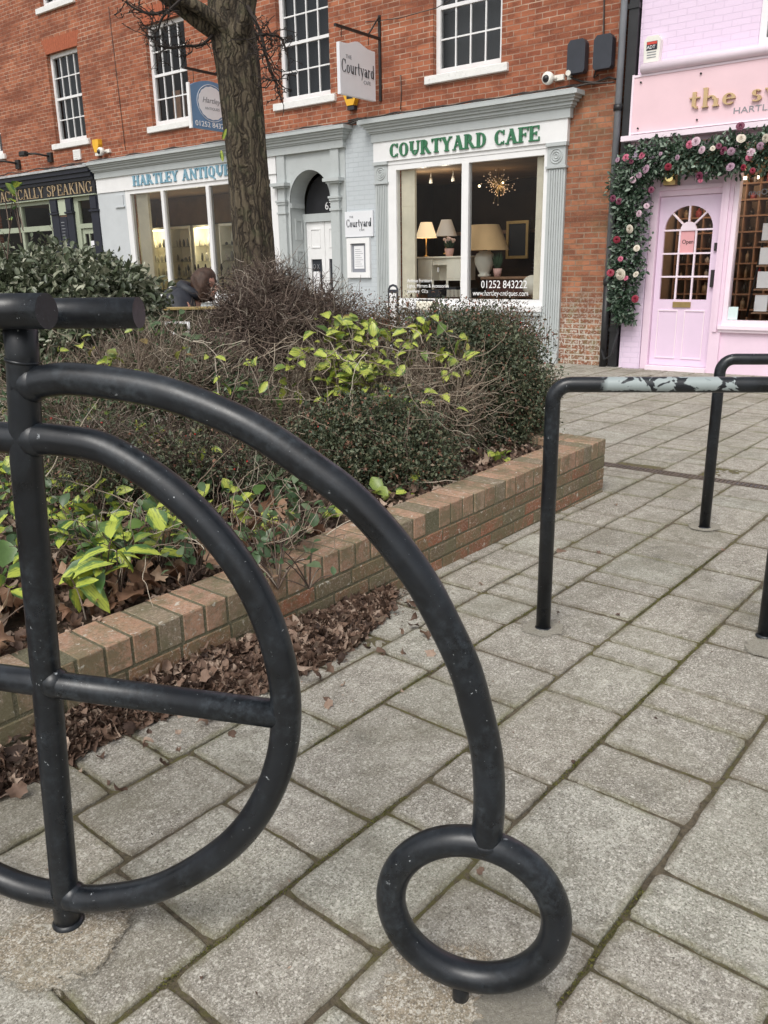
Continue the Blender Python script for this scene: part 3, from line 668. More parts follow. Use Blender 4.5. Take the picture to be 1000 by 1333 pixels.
m.box(-18.02, -17.85, -.03, .05, -.1, 3.084); m.box(-17.85, -17.30, -.03, .05, 3.0, 3.084); m.box(-17.85, -17.30, -.04, .05, 2.40, 2.5)
brick.part('shop_window_frame', m, MT['sage'], dark)
m = MB(); m.box(-17.83, -17.75, 0, .04, .05, 2.39); m.box(-17.40, -17.32, 0, .04, .05, 2.39); m.box(-17.75, -17.40, 0, .04, 2.28, 2.39); m.box(-17.75, -17.40, 0, .04, .05, .7); m.box(-17.60, -17.56, 0, .04, .7, 2.28)
brick.part('door', m, MT['sage'], dark, label='sage green glazed door')
m = MB(); m.box(-17.55, -17.42, -.004, -.001, 1.98, 2.12); brick.part('notice', m, MT['paper'], dark)
m = MB(); m.quad((-24, .0, .7), (-18.93, .0, .7), (-18.93, .0, 3.0), (-24, .0, 3.0)); m.quad((-17.85, .02, .7), (-17.3, .02, .7), (-17.3, .02, 3.0), (-17.85, .02, 3.0)); brick.part('pane', m, MT['glass'], dark)
room(brick, dark, -21.6, -17.3, .5, 3.08, 2.0, MT['dark_room'], MT['brown_ceiling'], MT['wood'])
m = MB(); rr = random.Random(9)
for k in range(26): 
    x = rr.uniform(-21.4, -17.5); y = rr.uniform(.4, 1.8); z = rr.choice((.5, 1.3, 1.9)); m.col(*[rr.uniform(.1, 1.) for _ in range(3)]); m.box(x, x + rr.uniform(.1, .3), y, y + .1, z, z + rr.uniform(.2, .6))
brick.part('shop_stock', m, paint('shop_stock', (.35, .33, .3), .6, .1, 5, 0, tint=.8), dark)
m = MB(); m.box(-18.62, -18.28, -.05, .0, -.1, 3.084); brick.part('door_panel', m, MT['wood'], dark)
m = MB(); m.box(-18.60, -18.30, -.075, -.051, 2.72, 3.06); brick.part('sign_board', m, paint('pale_green_board', (.45, .50, .38), .6, .05, 3, 0), dark)
m = MB(); m.box(-18.60, -18.30, -.078, -.051, 1.9, 2.68); bb = brick.part('chalk_board', m, MT['navy'], dark)
m = MB(); rr = random.Random(4)
for k in range(9): m.box(-18.55, -18.55 + rr.uniform(.12, .2), -.082, -.079, 2.55 - k * .07, 2.565 - k * .07)
brick.part('chalk_writing', m, MT['inkg'], dark)

# cables and flashing lying on the cornices
m = MB(); rr = random.Random(11)
def sag(x0, x1, z, y, n=40, amp=.02):
    return [(x0 + (x1 - x0) * i / n, y + rr.uniform(-.012, .012), z + amp * math.sin(i * .9) + rr.uniform(-amp, amp) * .5) for i in range(n + 1)]
m.tube(sag(-22, -9.6, 3.765, -.10, 70), .014, 5); m.tube(sag(-19, -9.5, 3.75, -.05, 60), .017, 5); m.tube(sag(-9.6, -5.0, 3.77, -.09, 40), .012, 5); m.tube(sag(-9.7, -5.3, 3.80, -.04, 40, .012), .014, 5)
m.tube([(-9.7, -.03, 3.78), (-9.55, -.12, 3.72), (-9.45, -.1, 3.76), (-9.3, -.05, 3.8)], .016, 5)
m.tube([(-8.62, -.015, 3.85), (-8.60, -.015, 4.1), (-8.61, -.015, 4.35)], .007, 5); m.tube([(-5.27, -.02, 3.9), (-5.33, -.03, 3.86), (-5.22, -.03, 4.3), (-5.26, -.02, 5.2), (-5.3, -.02, 7)], .012, 5)
m.tube([(-5.75, -.02, 3.95), (-5.5, -.05, 3.84), (-5.3, -.04, 3.80), (-5.1, -.04, 3.84), (-5.0, -.03, 3.8)], .014, 5)
m.tube([(-15.9, -.015, 3.9), (-15.95, -.015, 5.2), (-16.0, -.015, 6.6)], .006, 5)
brick.part('cable', m, MT['cable'])
m = MB()
m.tube([(-9.3, -.03, 5.2), (-8.6, -.05, 5.13), (-7.9, -.05, 5.15), (-7.2, -.03, 5.32), (-6.4, -.02, 5.7)], .007, 5)
brick.part('cable', m, MT['cable'])
m = MB(); m.box(-16.98, -9.86, -.265, -.0, 3.7205, 3.735); brick.part('flashing', m, MT['lead'])
m = MB(); m.box(-9.3, -5.5, -.262, -.0, 3.7255, 3.738); brick.part('flashing', m, MT['grey'])

# ------------------------------------------------------------ drainpipes at the party wall
pp = Thing('drainpipe', FR_F, (-4.93, -.07, 0), 'grey downpipe running up the brick corner beside the pink shop', 'drainpipe')
m = MB(); m.tube([(-4.93, -.09, 1.1), (-4.93, -.09, 9)], .045, 12); pp.part('pipe', m, MT['pipe'])
m = MB(); m.tube([(-4.93, -.09, -.05), (-4.93, -.09, 1.2)], .052, 12); m.lathe([(.062, 0), (.062, .09)], (-4.93, -.09, 1.15), 12); pp.part('lower_pipe', m, MT['pipeb'])
m = MB(); m.lathe([(.06, 0), (.06, .08)], (-4.93, -.09, 3.4), 12); pp.part('collar', m, MT['pipeb'])
pp = Thing('drainpipe', FR_F, (-4.79, -.03, 0), 'black square downpipe filling the gap left of the pink wall', 'drainpipe')
m = MB(); m.box(-4.87, -4.74, -.06, .08, -.05, 9.0); pp.part('pipe', m, MT['pipeb'])
for z in (.5, 2.4, 4.6):
    m = MB(); m.box(-4.885, -4.73, -.075, .08, z, z + .06); pp.part('bracket', m, MT['pipeb'])
m = MB(); m.tube([(-4.93, -.16, .25), (-4.85, -.22, .12), (-4.76, -.2, .18), (-4.72, -.12, .5), (-4.78, -.1, .9)], .02, 8)
single('hose', m, MT['pipeb'], FR_F, (-4.85, -.15, 0), 'black looped hose at the foot of the downpipes', 'hose')

# ------------------------------------------------------------ pink shop
pk = Thing('pink_shop', FR_F, (-3, 0, 0), 'pink painted sweet shop with a flower garland over its door', 'building')
PX = -4.72
m = wall_mb(PX, 1.2, -.3, BTOP, [(-3.24, -2.0, 3.93, 5.9), (-4.40, -3.34, -.2, 3.0), (-3.33, .2, .68, 2.95)], reveal=.1); pk.part('wall', m, MT['pinkbrick'])
m = MB(); m.box(1.1, 1.2, .3, 3.2, -.3, BTOP); m.box(PX, 1.2, 3.2, 3.3, -.3, BTOP); pk.part('rear_wall', m, MT['dark_room'])
m = MB(); m.box(PX - .05, 1.3, -.2, 3.3, BTOP, BTOP + .2); pk.part('roof', m, MT['lead'])
# upper window
m = MB(); x0, x1, z0, z1 = -3.24, -2.0, 3.93, 5.9
m.box(x0, x0 + .08, .03, .1, z0, z1); m.box(x1 - .08, x1, .03, .1, z0, z1); m.box(x0 + .08, x1 - .08, .03, .1, z0, z0 + .09); m.box(x0 + .08, x1 - .08, .03, .1, z1 - .08, z1)
for x in (-2.83, -2.41): m.box(x - .012, x + .012, .045, .085, z0 + .09, z1 - .08)
for z in (4.45, 4.93, 5.4): m.box(x0 + .08, x1 - .08, .047, .083, z - .012, z + .012)
wf = pk.part('window', m, MT['white'])
m = MB(); m.quad((x0, .065, z0), (x1, .065, z0), (x1, .065, z1), (x0, .065, z1)); pk.part('pane', m, MT['glasst'], wf)
m = MB(); m.quad((x0, .2, z0), (x1, .2, z0), (x1, .2, z1), (x0, .2, z1)); pk.part('roller_blind', m, MT['grey_blind'], wf)
# fascia
m = MB(); m.tube([(-4.62, -.13, 3.855), (.9, -.13, 3.855)], .062, 14); m.box(-4.60, .9, -.12, 0, 3.82, 3.91); cv = pk.part('blind_box', m, MT['pinkw'])
m = MB(); m.box(-4.73, 1.0, -.12, 0, 3.085, 3.79); fs = pk.part('fascia', m, MT['pinkd'])
m = MB(); m.box(-4.74, -4.712, -.13, 0, 3.07, 3.80); m.box(-4.712, 1.0, -.13, -.1205, 3.765, 3.792); m.box(-4.712, 1.0, -.13, -.1205, 3.083, 3.10); pk.part('fascia_edge', m, MT['pinkw'], fs)
m = MB(); m.box(-4.82, 1.0, -.20, 0, 3.0, 3.065); pk.part('ledge', m, MT['pinkw'])
m = MB(); 
for x, z in ((-4.62, 3.70), (-4.62, 3.15), (-3.85, 3.70), (-3.85, 3.17), (-3.0, 3.7)): m.lathe([(.012, 0), (.012, -.02)], (x, -.12, z), 8, 'y')
pk.part('screw', m, MT['iron'], fs)
m = MB(); serif_text(m, 'the sweet', -3.98, 3.30, .215, -.123, .03, .15, .07, width=1.80); pk.part('lettering', m, MT['gold'], fs)
pk.part('lettering', sans_text('HARTLEY', -3.42, 3.19, .10, -.123, sx=1.3), MT['inkg'], fs)
m = MB(); m.box(-4.82, 1.0, -.03, 0, 2.945, 3.0); pk.part('header', m, MT['pink'])
# door surround
m = MB()
m.box(-4.40, -4.30, -.03, .12, -.05, 2.945); m.box(-3.47, -3.33, -.06, .12, -.05, 2.945); m.box(-3.425, -3.375, -.085, -.061, .55, 2.9)
m.box(-4.30, -3.47, .0, .12, 2.29, 2.50); m.box(-4.32, -3.46, -.03, .0, 2.36, 2.41); m.box(-4.30, -3.47, .05, .12, 2.50, 2.56); m.box(-4.30, -3.47, .05, .12, 2.88, 2.945)
pk.part('door_frame', m, MT['pink'])
m = MB(); m.quad((-4.3, .09, 2.56), (-3.47, .09, 2.56), (-3.47, .09, 2.88), (-4.3, .09, 2.88)); pk.part('transom_light', m, MT['brown_ceiling'])
# door: arched glazing
D0x, D1x, dz = -4.295, -3.475, 2.285
m = MB(); y0, y1 = .03, .075
gx0, gx1, gz0, gsp = -4.215, -3.575, .955, 1.855; gc = (gx0 + gx1) / 2; gr = (gx1 - gx0) / 2
m.box(D0x, gx0, y0, y1, .06, dz); m.box(gx1, D1x, y0, y1, .06, dz); m.box(gx0, gx1, y0, y1, .06, gz0)
A = [(gc + gr * math.cos(math.pi * i / 18), gsp + gr * .95 * math.sin(math.pi * i / 18)) for i in range(19)]
for i in range(18): m.prism([A[i], A[i + 1], (A[i + 1][0], dz), (A[i][0], dz)], y0, y1)
dr = pk.part('door', m, MT['lilacd'], label='pink half-glazed door with an arched fan of panes')
m = MB()
for z in (gz0 + .3, gz0 + .6, gsp): m.box(gx0, gx1, y0 + .002, y1 - .01, z - .011, z + .011)
for x in (gx0 + (gx1 - gx0) / 3, gx0 + 2 * (gx1 - gx0) / 3): m.box(x - .011, x + .011, y0 + .004, y1 - .012, gz0, gsp)
hub = .105
m.prism([(gc + hub * math.cos(math.pi * i / 10), gsp + hub * math.sin(math.pi * i / 10)) for i in range(11)], y0 + .001, y1 - .011)
for a in (45, 90, 135):
    a = math.radians(a); c, s_ = math.cos(a), math.sin(a); px, pz = -s_ * .011, c * .011
    m.prism([(gc + c * hub - px, gsp + s_ * hub - pz), (gc + c * gr - px, gsp + s_ * gr * .96 - pz), (gc + c * gr + px, gsp + s_ * gr * .96 + pz), (gc + c * hub + px, gsp + s_ * hub + pz)], y0 + .003, y1 - .013)
for pa, pb in ((gx0 + .0, gc - .045), (gc + .045, gx1)):
    for (a, b, c_, d_) in ((pa, pb, .80, .815), (pa, pb, .16, .175), (pa, pa + .015, .175, .80), (pb - .015, pb, .175, .80)): m.box(a, b, y0 - .012, y0 - .0005, c_, d_)
pk.part('glazing_bar', m, MT['pinkw'], dr)
m = MB(); m.quad((gx0, .06, gz0), (gx1, .06, gz0), (gx1, .06, gsp), (gx0, .06, gsp)); m.add([(x, .06, z) for x, z in A], [list(range(19))]); pk.part('pane', m, MT['glass'], dr)
m = MB(); m.box(gc - .12, gc + .12, y0 - .02, y0 - .0005, .852, .925); pk.part('letter_plate', m, MT['brass'], dr)
m = MB(); m.box(-3.53, -3.50, y0 - .03, y0, 1.58, 1.68); m.box(-3.535, -3.50, y0 - .045, y0, 1.12, 1.34); pk.part('door_handle', m, MT['iron'], dr)
m = MB(); m.box(gc - .095, gc + .085, .048, .054, 1.565, 1.84); os_ = pk.part('open_sign', m, paint('rose_card', (.72, .36, .38), .6, .05, 4, 0), dr)
pk.part('open_lettering', sans_text('Open', gc - .075, 1.68, .075, .046, sx=.9), MT['iron'], dr)
m = MB(); m.box(-4.30, -3.47, -.10, .12, -.05, .055); pk.part('doorstep', m, MT['pinkw'])
m = MB(); m.box(-4.71, -4.41, -.035, -.001, -.05, 2.94); pk.part('pilaster', m, MT['pinkbrick'])
# shop window
m = MB()
m.box(-3.33, .2, -.045, .09, .63, .70); m.box(-3.36, .25, -.10, .0, .585, .63); m.box(-3.35, .24, -.07, .0, .545, .585); m.box(-3.33, .2, -.03, .09, 2.86, 2.945); m.box(.12, .2, -.03, .09, .7, 2.86); m.box(-1.6, -1.54, -.03, .08, .7, 2.86)
m.box(-3.33, -3.27, -.03, .09, .7, 2.86)
pk.part('shop_window_frame', m, MT['pinkw'])
m = MB(); m.quad((-3.27, .03, .7), (.12, .03, .7), (.12, .03, 2.86), (-3.27, .03, 2.86)); pk.part('pane', m, MT['glass'])
m = MB(); m.box(-3.33, .3, -.02, 0, -.05, .545); pk.part('stall_riser', m, MT['pink'])
rm = Thing('shop_interior', FR_F, (-2.5, 1.3, 0), 'brown pigeonhole shelves of bottles behind the pink shop window', 'shelving')
room(pk, None, -4.66, .3, .02, 2.98, 2.2, paint('tan_wall', (.30, .20, .13), .8, .2, 3, 0), MT['brown_ceiling'], MT['wood'], .13)
m = MB()
for k in range(12): m.box(-4.6, .2, 1.6, 1.95, .3 + k * .22, .322 + k * .22)
for k in range(26): m.box(-4.6 + k * .19, -4.582 + k * .19, 1.605, 1.95, .3, 2.74)
rm.part('shelf', m, MT['woodl'])
m = MB(); rr = random.Random(5)
for k in range(11):
    for j in range(25):
        if rr.random() < .3: continue
        r_ = rr.uniform(.02, .05); hh = rr.uniform(.07, .18); q = rr.random()
        m.col(*((.05, .03, .02) if q < .4 else (.5, .35, .2) if q < .7 else (.7, .6, .5) if q < .9 else (.5, .1, .1)))
        m.lathe([(r_, 0), (r_, hh * .7), (r_ * .4, hh * .8), (r_ * .4, hh)], (-4.5 + j * .19, 1.68, .322 + k * .22), 6)
rm.part('bottle', m, paint('bottles', (.8, .8, .8), .3, .05, 9, 0, tint=1.0), kind='stuff')
m = MB(); m.box(-4.2, -3.6, 2.0, 2.05, 2.6, 2.64); m.box(-3.0, -1.0, 1.0, 1.06, 2.75, 2.79)
rm.part('ceiling_light', m, glow('strip_light', (1, .82, .6), 5))
rk = Thing('card_rack', FR_F, (-2.95, .3, 0), 'rack of white greeting cards behind the pink shop window', 'card rack')
m = MB(); m.tube([(-3.14, .42, .72), (-3.0, .42, 2.0)], .018, 6); m.tube([(-2.55, .42, .72), (-2.55, .42, 2.0)], .018, 6); rk.part('frame', m, MT['iron'])
m = MB(); m2 = MB()
for k, z in enumerate((.80, 1.10, 1.40, 1.70)):
    m2.box(-3.06, -2.5, .30, .44, z - .03, z - .01)
    for j in range(3): m.prism([(-3.04 + j * .18, z), (-2.88 + j * .18, z), (-2.88 + j * .18, z + .21), (-3.04 + j * .18, z + .21)], .35, .356)
rk.part('card', m, MT['paper']); rk.part('tray', m2, MT['wood'])
m = MB(); m.box(-3.27, -3.15, .012, .02, .705, .87); single('window_card', m, paint('pale_card', (.62, .76, .74), .6, .03, 4, 0), FR_F, (-3.2, .015, .7), 'small pale green card in the bottom corner of the pink shop window', 'card')
m = MB(); m.col(); pk.part('window_lettering', sans_text('from Open', -2.72, 2.24, .1, .028, mirror=True), MT['inkg'])

# white alarm box on the lilac wall
al = Thing('alarm_box', FR_F, (-4.52, 0, 3.95), 'cream bell box with a red and blue label on the lilac wall', 'alarm box')
m = MB(); pts = [(-4.62 , 3.93), (-4.42, 3.93), (-4.41, 4.18), (-4.45, 4.235), (-4.59, 4.235), (-4.63, 4.18)]; m.prism(pts, -.09, 0)
al.part('casing', m, MT['plastic_white'])
m = MB(); m.box(-4.59, -4.45, -.094, -.0905, 4.07, 4.17); al.part('label', m, MT['navy'])
m = MB(); m.box(-4.585, -4.455, -.098, -.0945, 4.135, 4.165); al.part('label_band', m, paint('red_label', (.6, .06, .04), .5, .05, 4, 0))
al.part('lettering', sans_text('ADT', -4.585, 4.085, .055, -.097), MT['whitetext'])
m = MB(); m.box(-4.58, -4.46, -.094, -.0905, 3.98, 3.99); m.box(-4.58, -4.46, -.094, -.0905, 4.01, 4.02); m.box(-4.58, -4.46, -.094, -.0905, 4.04, 4.05); al.part('small_print', m, MT['inkg'])

# ------------------------------------------------------------ things fixed to the brick wall
def hexbox(cx, cz, lab, scale=1.0, plain=False):
    t_ = Thing('alarm_box', FR_F, (cx, 0, cz), lab, 'alarm box'); s_ = scale
    m = MB(); m.prism([(cx - .13 * s_, cz + .12), (cx - .14 * s_, cz + .02), (cx - .07 * s_, cz - .14), (cx + .07 * s_, cz - .14), (cx + .14 * s_, cz + .02), (cx + .13 * s_, cz + .12)], -.10, 0); t_.part('casing', m, MT['yellow'])
    m = MB(); m.prism([(cx - .07, cz - .205), (cx + .07, cz - .205), (cx + .07, cz - .142), (cx - .07, cz - .142)], -.085, 0); t_.part('strobe', m, MT['plastic_dark'] if not plain else MT['plastic_white'])
    if not plain:
        m = MB(); m.box(cx - .07, cx + .06, -.104, -.1005, cz - .04, cz + .085); t_.part('label', m, MT['navy'])
        t_.part('lettering', sans_text('ADT', cx - .062, cz, .055, -.106), MT['whitetext'])
    return t_
hexbox(on_facade(458, 128, -.05)[0], on_facade(458, 128, -.05)[1] + .03, 'yellow hexagonal bell box under the white hanging sign')
hexbox(-16.83, 4.07, 'yellow and white bell box above the dark shopfront corner', .8, True)
def dome_cam(cx, cz, lab, flip=1):
    t_ = Thing('security_camera', FR_F, (cx, 0, cz), lab, 'security camera')
    m = MB(); m.box(cx + .06 * flip, cx + .20 * flip, -.05, 0, cz - .03, cz + .04); m.tube([(cx + .1 * flip, -.04, cz), (cx, -.10, cz)], .022, 8); t_.part('bracket', m, MT['plastic_white'])
    m = MB(); m.lathe([(.075, .0), (.085, -.05), (.08, -.09), (.05, -.10)], (cx, -.07, cz), 16, 'y'); t_.part('housing', m, MT['plastic_white'])
    m = MB(); m.ball((cx - .01, -.155, cz - .01), .052, 12, 8); t_.part('lens_dome', m, MT['blackp'])
dome_cam(-5.97, 3.93, 'round white dome camera on the cafe cornice corner')
dome_cam(-16.62, 3.93, 'white dome camera beside the yellow and white bell box', 1)
t_ = Thing('security_camera', FR_F, (-5.68, 0, 3.95), 'small white bullet camera between the dome camera and the dark speakers', 'security camera')
m = MB(); m.box(-5.72, -5.66, -.04, 0, 3.89, 3.99); t_.part('bracket', m, MT['plastic_white']); m = MB(); m.tube([(-5.69, -.05, 3.96), (-5.63, -.2, 3.94)], .035, 10); t_.part('housing', m, MT['plastic_white'])
for cx, lab in ((-5.54, 'left of two dark slatted speaker boxes high on the brick corner'), (-5.16, 'right of two dark slatted speaker boxes high on the brick corner')):
    t_ = Thing('speaker_box', FR_F, (cx, 0, 3.93), lab, 'speaker', 'wall speakers on the brick corner')
    m = MB(); z0, z1 = 3.93, 4.34
    pts = [(cx - .13, z0 + .03), (cx - .11, z0), (cx + .11, z0), (cx + .13, z0 + .03), (cx + .13, z1 - .05), (cx + .09, z1), (cx - .09, z1), (cx - .13, z1 - .05)]
    m.prism(pts, -.17, -.05); t_.part('casing', m, MT['plastic_dark']); m = MB(); m.box(cx - .03, cx + .03, -.06, 0, 4.05, 4.2); t_.part('bracket', m, MT['iron'])
for cx, cz, lab in ((-18.92, 4.02, 'right black floodlight above the dark shopfront'), (-20.35, 3.98, 'left black floodlight above the dark shopfront')):
    t_ = Thing('floodlight', FR_F, (cx, 0, cz), lab, 'floodlight', 'floodlights over the dark shopfront')
    m = MB(); m.box(cx + .08, cx + .25, -.06, 0, cz - .12, cz + .08); m.tube([(cx + .15, -.04, cz), (cx, -.3, cz + .05), (cx - .2, -.42, cz + .05)], .025, 6); t_.part('bracket', m, MT['iron'])
    m = MB(); m.bbox(cx - .38, cx - .16, -.5, -.36, cz + .0, cz + .11, .02); t_.part('lamp_head', m, MT['iron'])
m = MB(); m.box(-17.82, -17.55, -.03, 0, 3.86, 4.07)
for k in range(4): m.box(-17.80, -17.57, -.036, -.0305, 3.89 + k * .045, 3.90 + k * .045)
single('wall_vent', m, MT['whited'], FR_F, (-17.7, 0, 3.86), 'small square white vent plate under the left dark window', 'vent')

# hanging sign of the cafe
hs_ = Thing('hanging_sign', FR_F, (-9.02, 0, 4), 'white hanging board with dark script lettering on an iron bracket', 'hanging sign')
m = MB(); m.box(-9.04, -9.00, -.03, -.001, 4.02, 5.25); m.box(-9.04, -9.0, -1.10, -.03, 4.90, 4.935); m.tube([(-9.02, -.03, 5.22), (-9.02, -.30, 4.93)], .012, 6)
for y in (-.95, -.3): m.tube([(-9.02, y, 4.9), (-9.02, y, 4.78)], .006, 5)
hs_.part('bracket', m, MT['iron'])
prof = []
for i in range(25):
    u = i / 24; y = -1.04 + u * .86; z = 4.70 + .07 * math.exp(-((u - .5) / .2) ** 2) * 1.0 - .02 * math.cos(u * 2 * math.pi) * 0
    prof.append((y, z))
m = MB(); m.prism([(-1.04, 3.99), (-.18, 3.99)] + prof[::-1], -9.05, -8.99, 'x'); bd = hs_.part('board', m, MT['signw'])
def side_text(builder, s0, y_left, z, flip=True):
    """re-map lettering from (x,z) facing -y to the board's right-hand side (facing +x, text running away from the street edge)"""
    m = MB()
    m.add([(s0 + (-v[1]), y_left + v[0], v[2]) for v in builder.v], builder.f); return m
tx = MB(); serif_text(tx, 'Courtyard', 0, 4.30, .185, 0, .004, .12, .05, width=.80); hs_.part('lettering', side_text(tx, -8.989, -1.01, 0), MT['ink'])
tx = sans_text('THE', .10, 4.50, .075, 0); hs_.part('lettering', side_text(tx, -8.988, -1.0, 0), MT['inkg'])
tx = sans_text('CAFE', .52, 4.20, .075, 0); hs_.part('lettering', side_text(tx, -8.988, -1.0, 0), MT['inkg'])
# hanging sign of the antiques shop
hs_ = Thing('hanging_sign', FR_F, (-12.4, 0, 4), 'blue hanging board with a white oval, half behind the tree trunk', 'hanging sign')
m = MB(); m.box(-12.42, -12.38, -.03, -.001, 4.1, 5.2); m.box(-12.42, -12.38, -1.20, -.03, 4.78, 4.82); m.tube([(-12.4, -.03, 5.1), (-12.4, -.5, 4.81)], .015, 6)
for y in (-1.0, -.3): m.tube([(-12.4, y, 4.79), (-12.4, y, 4.6)], .006, 5)
hs_.part('bracket', m, MT['iron'])
prof = [(-1.12 + .95 * i / 20, 4.53 + .13 * math.sin(math.pi * i / 20) ** .8) for i in range(21)]
m = MB(); m.prism([(-1.12, 3.86), (-.17, 3.86)] + prof[::-1], -12.43, -12.37, 'x'); hs_.part('board', m, MT['bluep'])
m = MB(); m.box(-12.435, -12.365, -1.15, -1.121, 3.85, 4.58); hs_.part('board_edge', m, MT['white'])
m = MB(); m.prism([(-.645 + .31 * (1 + .02 * math.cos(16 * a)) * math.cos(a), 4.30 + .27 * (1 + .02 * math.cos(16 * a)) * math.sin(a)) for a in [2 * math.pi * k / 64 for k in range(64)]], -12.369, -12.364, 'x'); hs_.part('oval_panel', m, MT['signw'])
m = MB(); m.tube([(-12.366, -.645 + .34 * math.cos(2 * math.pi * k / 40), 4.30 + .30 * math.sin(2 * math.pi * k / 40)) for k in range(40)], .005, 5, closed=True); hs_.part('oval_ring', m, MT['signw'])
tx = sans_text('01252 843222', 0, 3.90, .125, 0, sx=1.12); hs_.part('lettering', side_text(tx, -12.366, -1.06, 0), MT['whitetext'])
tx = sans_text('Hartley', 0, 4.30, .13, 0, shear=.3, sx=1.05); hs_.part('lettering', side_text(tx, -12.362, -.87, 0), MT['inkg'])
tx = sans_text('ANTIQUES', 0, 4.19, .06, 0, sx=1.2); hs_.part('lettering', side_text(tx, -12.362, -.82, 0), MT['inkg'])

# wall plaque and menu case
t_ = Thing('wall_sign', FR_F, (-9.5, -.02, 1.95), 'square white wall sign above the menu case', 'sign')
m = MB(); m.box(-9.82, -9.20, -.05, -.016, 1.95, 2.365); t_.part('board', m, MT['signw'])
m = MB(); serif_text(m, 'Courtyard', -9.79, 2.11, .13, -.051, .003, .16, .07, width=.56); t_.part('lettering', m, MT['ink'])
t_.part('lettering', sans_text('THE', -9.72, 2.26, .05, -.052), MT['inkg']); t_.part('lettering', sans_text('CAFE', -9.50, 2.04, .05, -.052), MT['inkg'])
t_ = Thing('menu_case', FR_F, (-9.52, -.02, 1.27), 'white framed glass menu case on the grey wall', 'menu case')
m = MB(); m.box(-9.78, -9.27, -.07, -.016, 1.27, 1.36); m.box(-9.78, -9.27, -.07, -.016, 1.84, 1.93); m.box(-9.78, -9.69, -.07, -.016, 1.36, 1.84); m.box(-9.36, -9.27, -.07, -.016, 1.36, 1.84); t_.part('frame', m, MT['white'])
m = MB(); m.box(-9.69, -9.36, -.03, -.016, 1.36, 1.84); t_.part('backing', m, paint('grey_backing', (.22, .23, .26), .7, .05, 4, 0))
m = MB(); m.box(-9.64, -9.42, -.036, -.0305, 1.42, 1.80); t_.part('menu', m, MT['paper'])
m = MB(); 
for k in range(9): m.box(-9.62, -9.44 - .03 * (k % 3), -.039, -.0365, 1.46 + k * .035, 1.466 + k * .035)
t_.part('menu_print', m, MT['inkg'])
# brass lantern above the pink door
t_ = Thing('wall_light', FR_F, (-4.13, -.05, 2.38), 'small gold square wall light above the pink door', 'wall light')
m = MB(); m.box(-4.22, -4.06, -.14, -.031, 2.42, 2.60); t_.part('casing', m, MT['brass']); m = MB(); m.lathe([(.05, 0), (.05, -.02)], (-4.14, -.141, 2.51), 12, 'y'); t_.part('bulb', m, MT['lantern'])

# ------------------------------------------------------------ objects in the cafe window
def lamp(name, cx, y, zb, base_h, sh, r0, r1, mat, lab, slim=True):
    t_ = Thing(name, FR_F, (cx, y, zb), lab, 'table lamp'); m = MB()
    if slim: m.lathe([(.05, 0), (.05, .015), (.012, .03), (.012, base_h * .5), (.02, base_h * .55), (.01, base_h * .6), (.01, base_h + .05)], (cx, y, zb), 12); t_.part('base', m, MT['brass'])
    else:
        m.lathe([(.10, 0), (.11, .03), (.08, .05), (.11, .10), (.165, .22), (.17, .30), (.14, .37), (.10, .39), (.10, .41)], (cx, y, zb), 20); t_.part('base', m, MT['ceramic'])
        m = MB(); m.lathe([(.04, .41), (.03, .47)], (cx, y, zb), 10); t_.part('neck', m, MT['iron'])
    m = MB(); z0 = zb + base_h; n = 24
    V = []; F = []
    for k in range(n):
        a = 2 * math.pi * k / n; V += [(cx + r0 * math.cos(a), y + r0 * math.sin(a), z0), (cx + r1 * math.cos(a), y + r1 * math.sin(a), z0 + sh)]
    for k in range(n): j = (k + 1) % n; F.append([2 * k, 2 * j, 2 * j + 1, 2 * k + 1])
    m.smooth = True; m.add(V, F); t_.part('lamp_shade', m, mat)
lamp('table_lamp', *[on_facade(555, 320, .9)[0], .9, 1.60], .32, .26, .19, .10, MT['shadel'], 'lit pleated table lamp left in the cafe window')
lamp('table_lamp', *[on_facade(581, 320, 1.0)[0], 1.0, 1.64], .30, .27, .19, .09, MT['shadew'], 'unlit white-shaded table lamp behind the potted flowers')
lamp('table_lamp', *[on_facade(631, 345, .7)[0], .7, 1.26], .42, .40, .40, .23, MT['shadet'], 'large tan-shaded lamp with a cream urn base in the cafe window', slim=False)
DK0, DK1 = on_facade(545, 350, .7)[0], on_facade(602, 350, .7)[0]
t_ = Thing('writing_desk', FR_F, (DK0, .7, .91), 'cream painted desk with slim legs in the cafe window', 'desk')
m = MB(); m.bbox(DK0 - .02, DK1 + .02, .65, 1.15, 1.57, 1.60, .006); t_.part('top', m, MT['creamp'])
m = MB(); w3 = (DK1 - DK0) / 3; m.box(DK0, DK0 + w3, .68, 1.12, 1.20, 1.569); m.box(DK1 - w3, DK1, .68, 1.12, 1.20, 1.569); m.box(DK0 + w3, DK1 - w3, .70, 1.12, 1.46, 1.569); m.box(DK0 + w3, DK1 - w3, .9, 1.12, 1.2, 1.46)
m.box(DK0 + .03, DK0 + w3 - .03, .672, .68, 1.25, 1.37); m.box(DK0 + .03, DK0 + w3 - .03, .672, .68, 1.40, 1.54); m.box(DK1 - w3 + .03, DK1 - .03, .672, .68, 1.24, 1.54); t_.part('cabinet', m, MT['creamp'])
for x in (DK0 + .02, DK0 + w3, DK1 - w3, DK1 - .02):
    m = MB(); m.tube([(x, .70, .93), (x, .70, 1.21)], [.012, .022], 8); t_.part('leg', m, MT['creamp'])
m = MB(); m.box(DK0 + w3 * 1.4, DK0 + w3 * 1.5, .66, .665, 1.34, 1.42); t_.part('price_tag', m, MT['paper'])
px_, _z = on_facade(583, 325, .8)
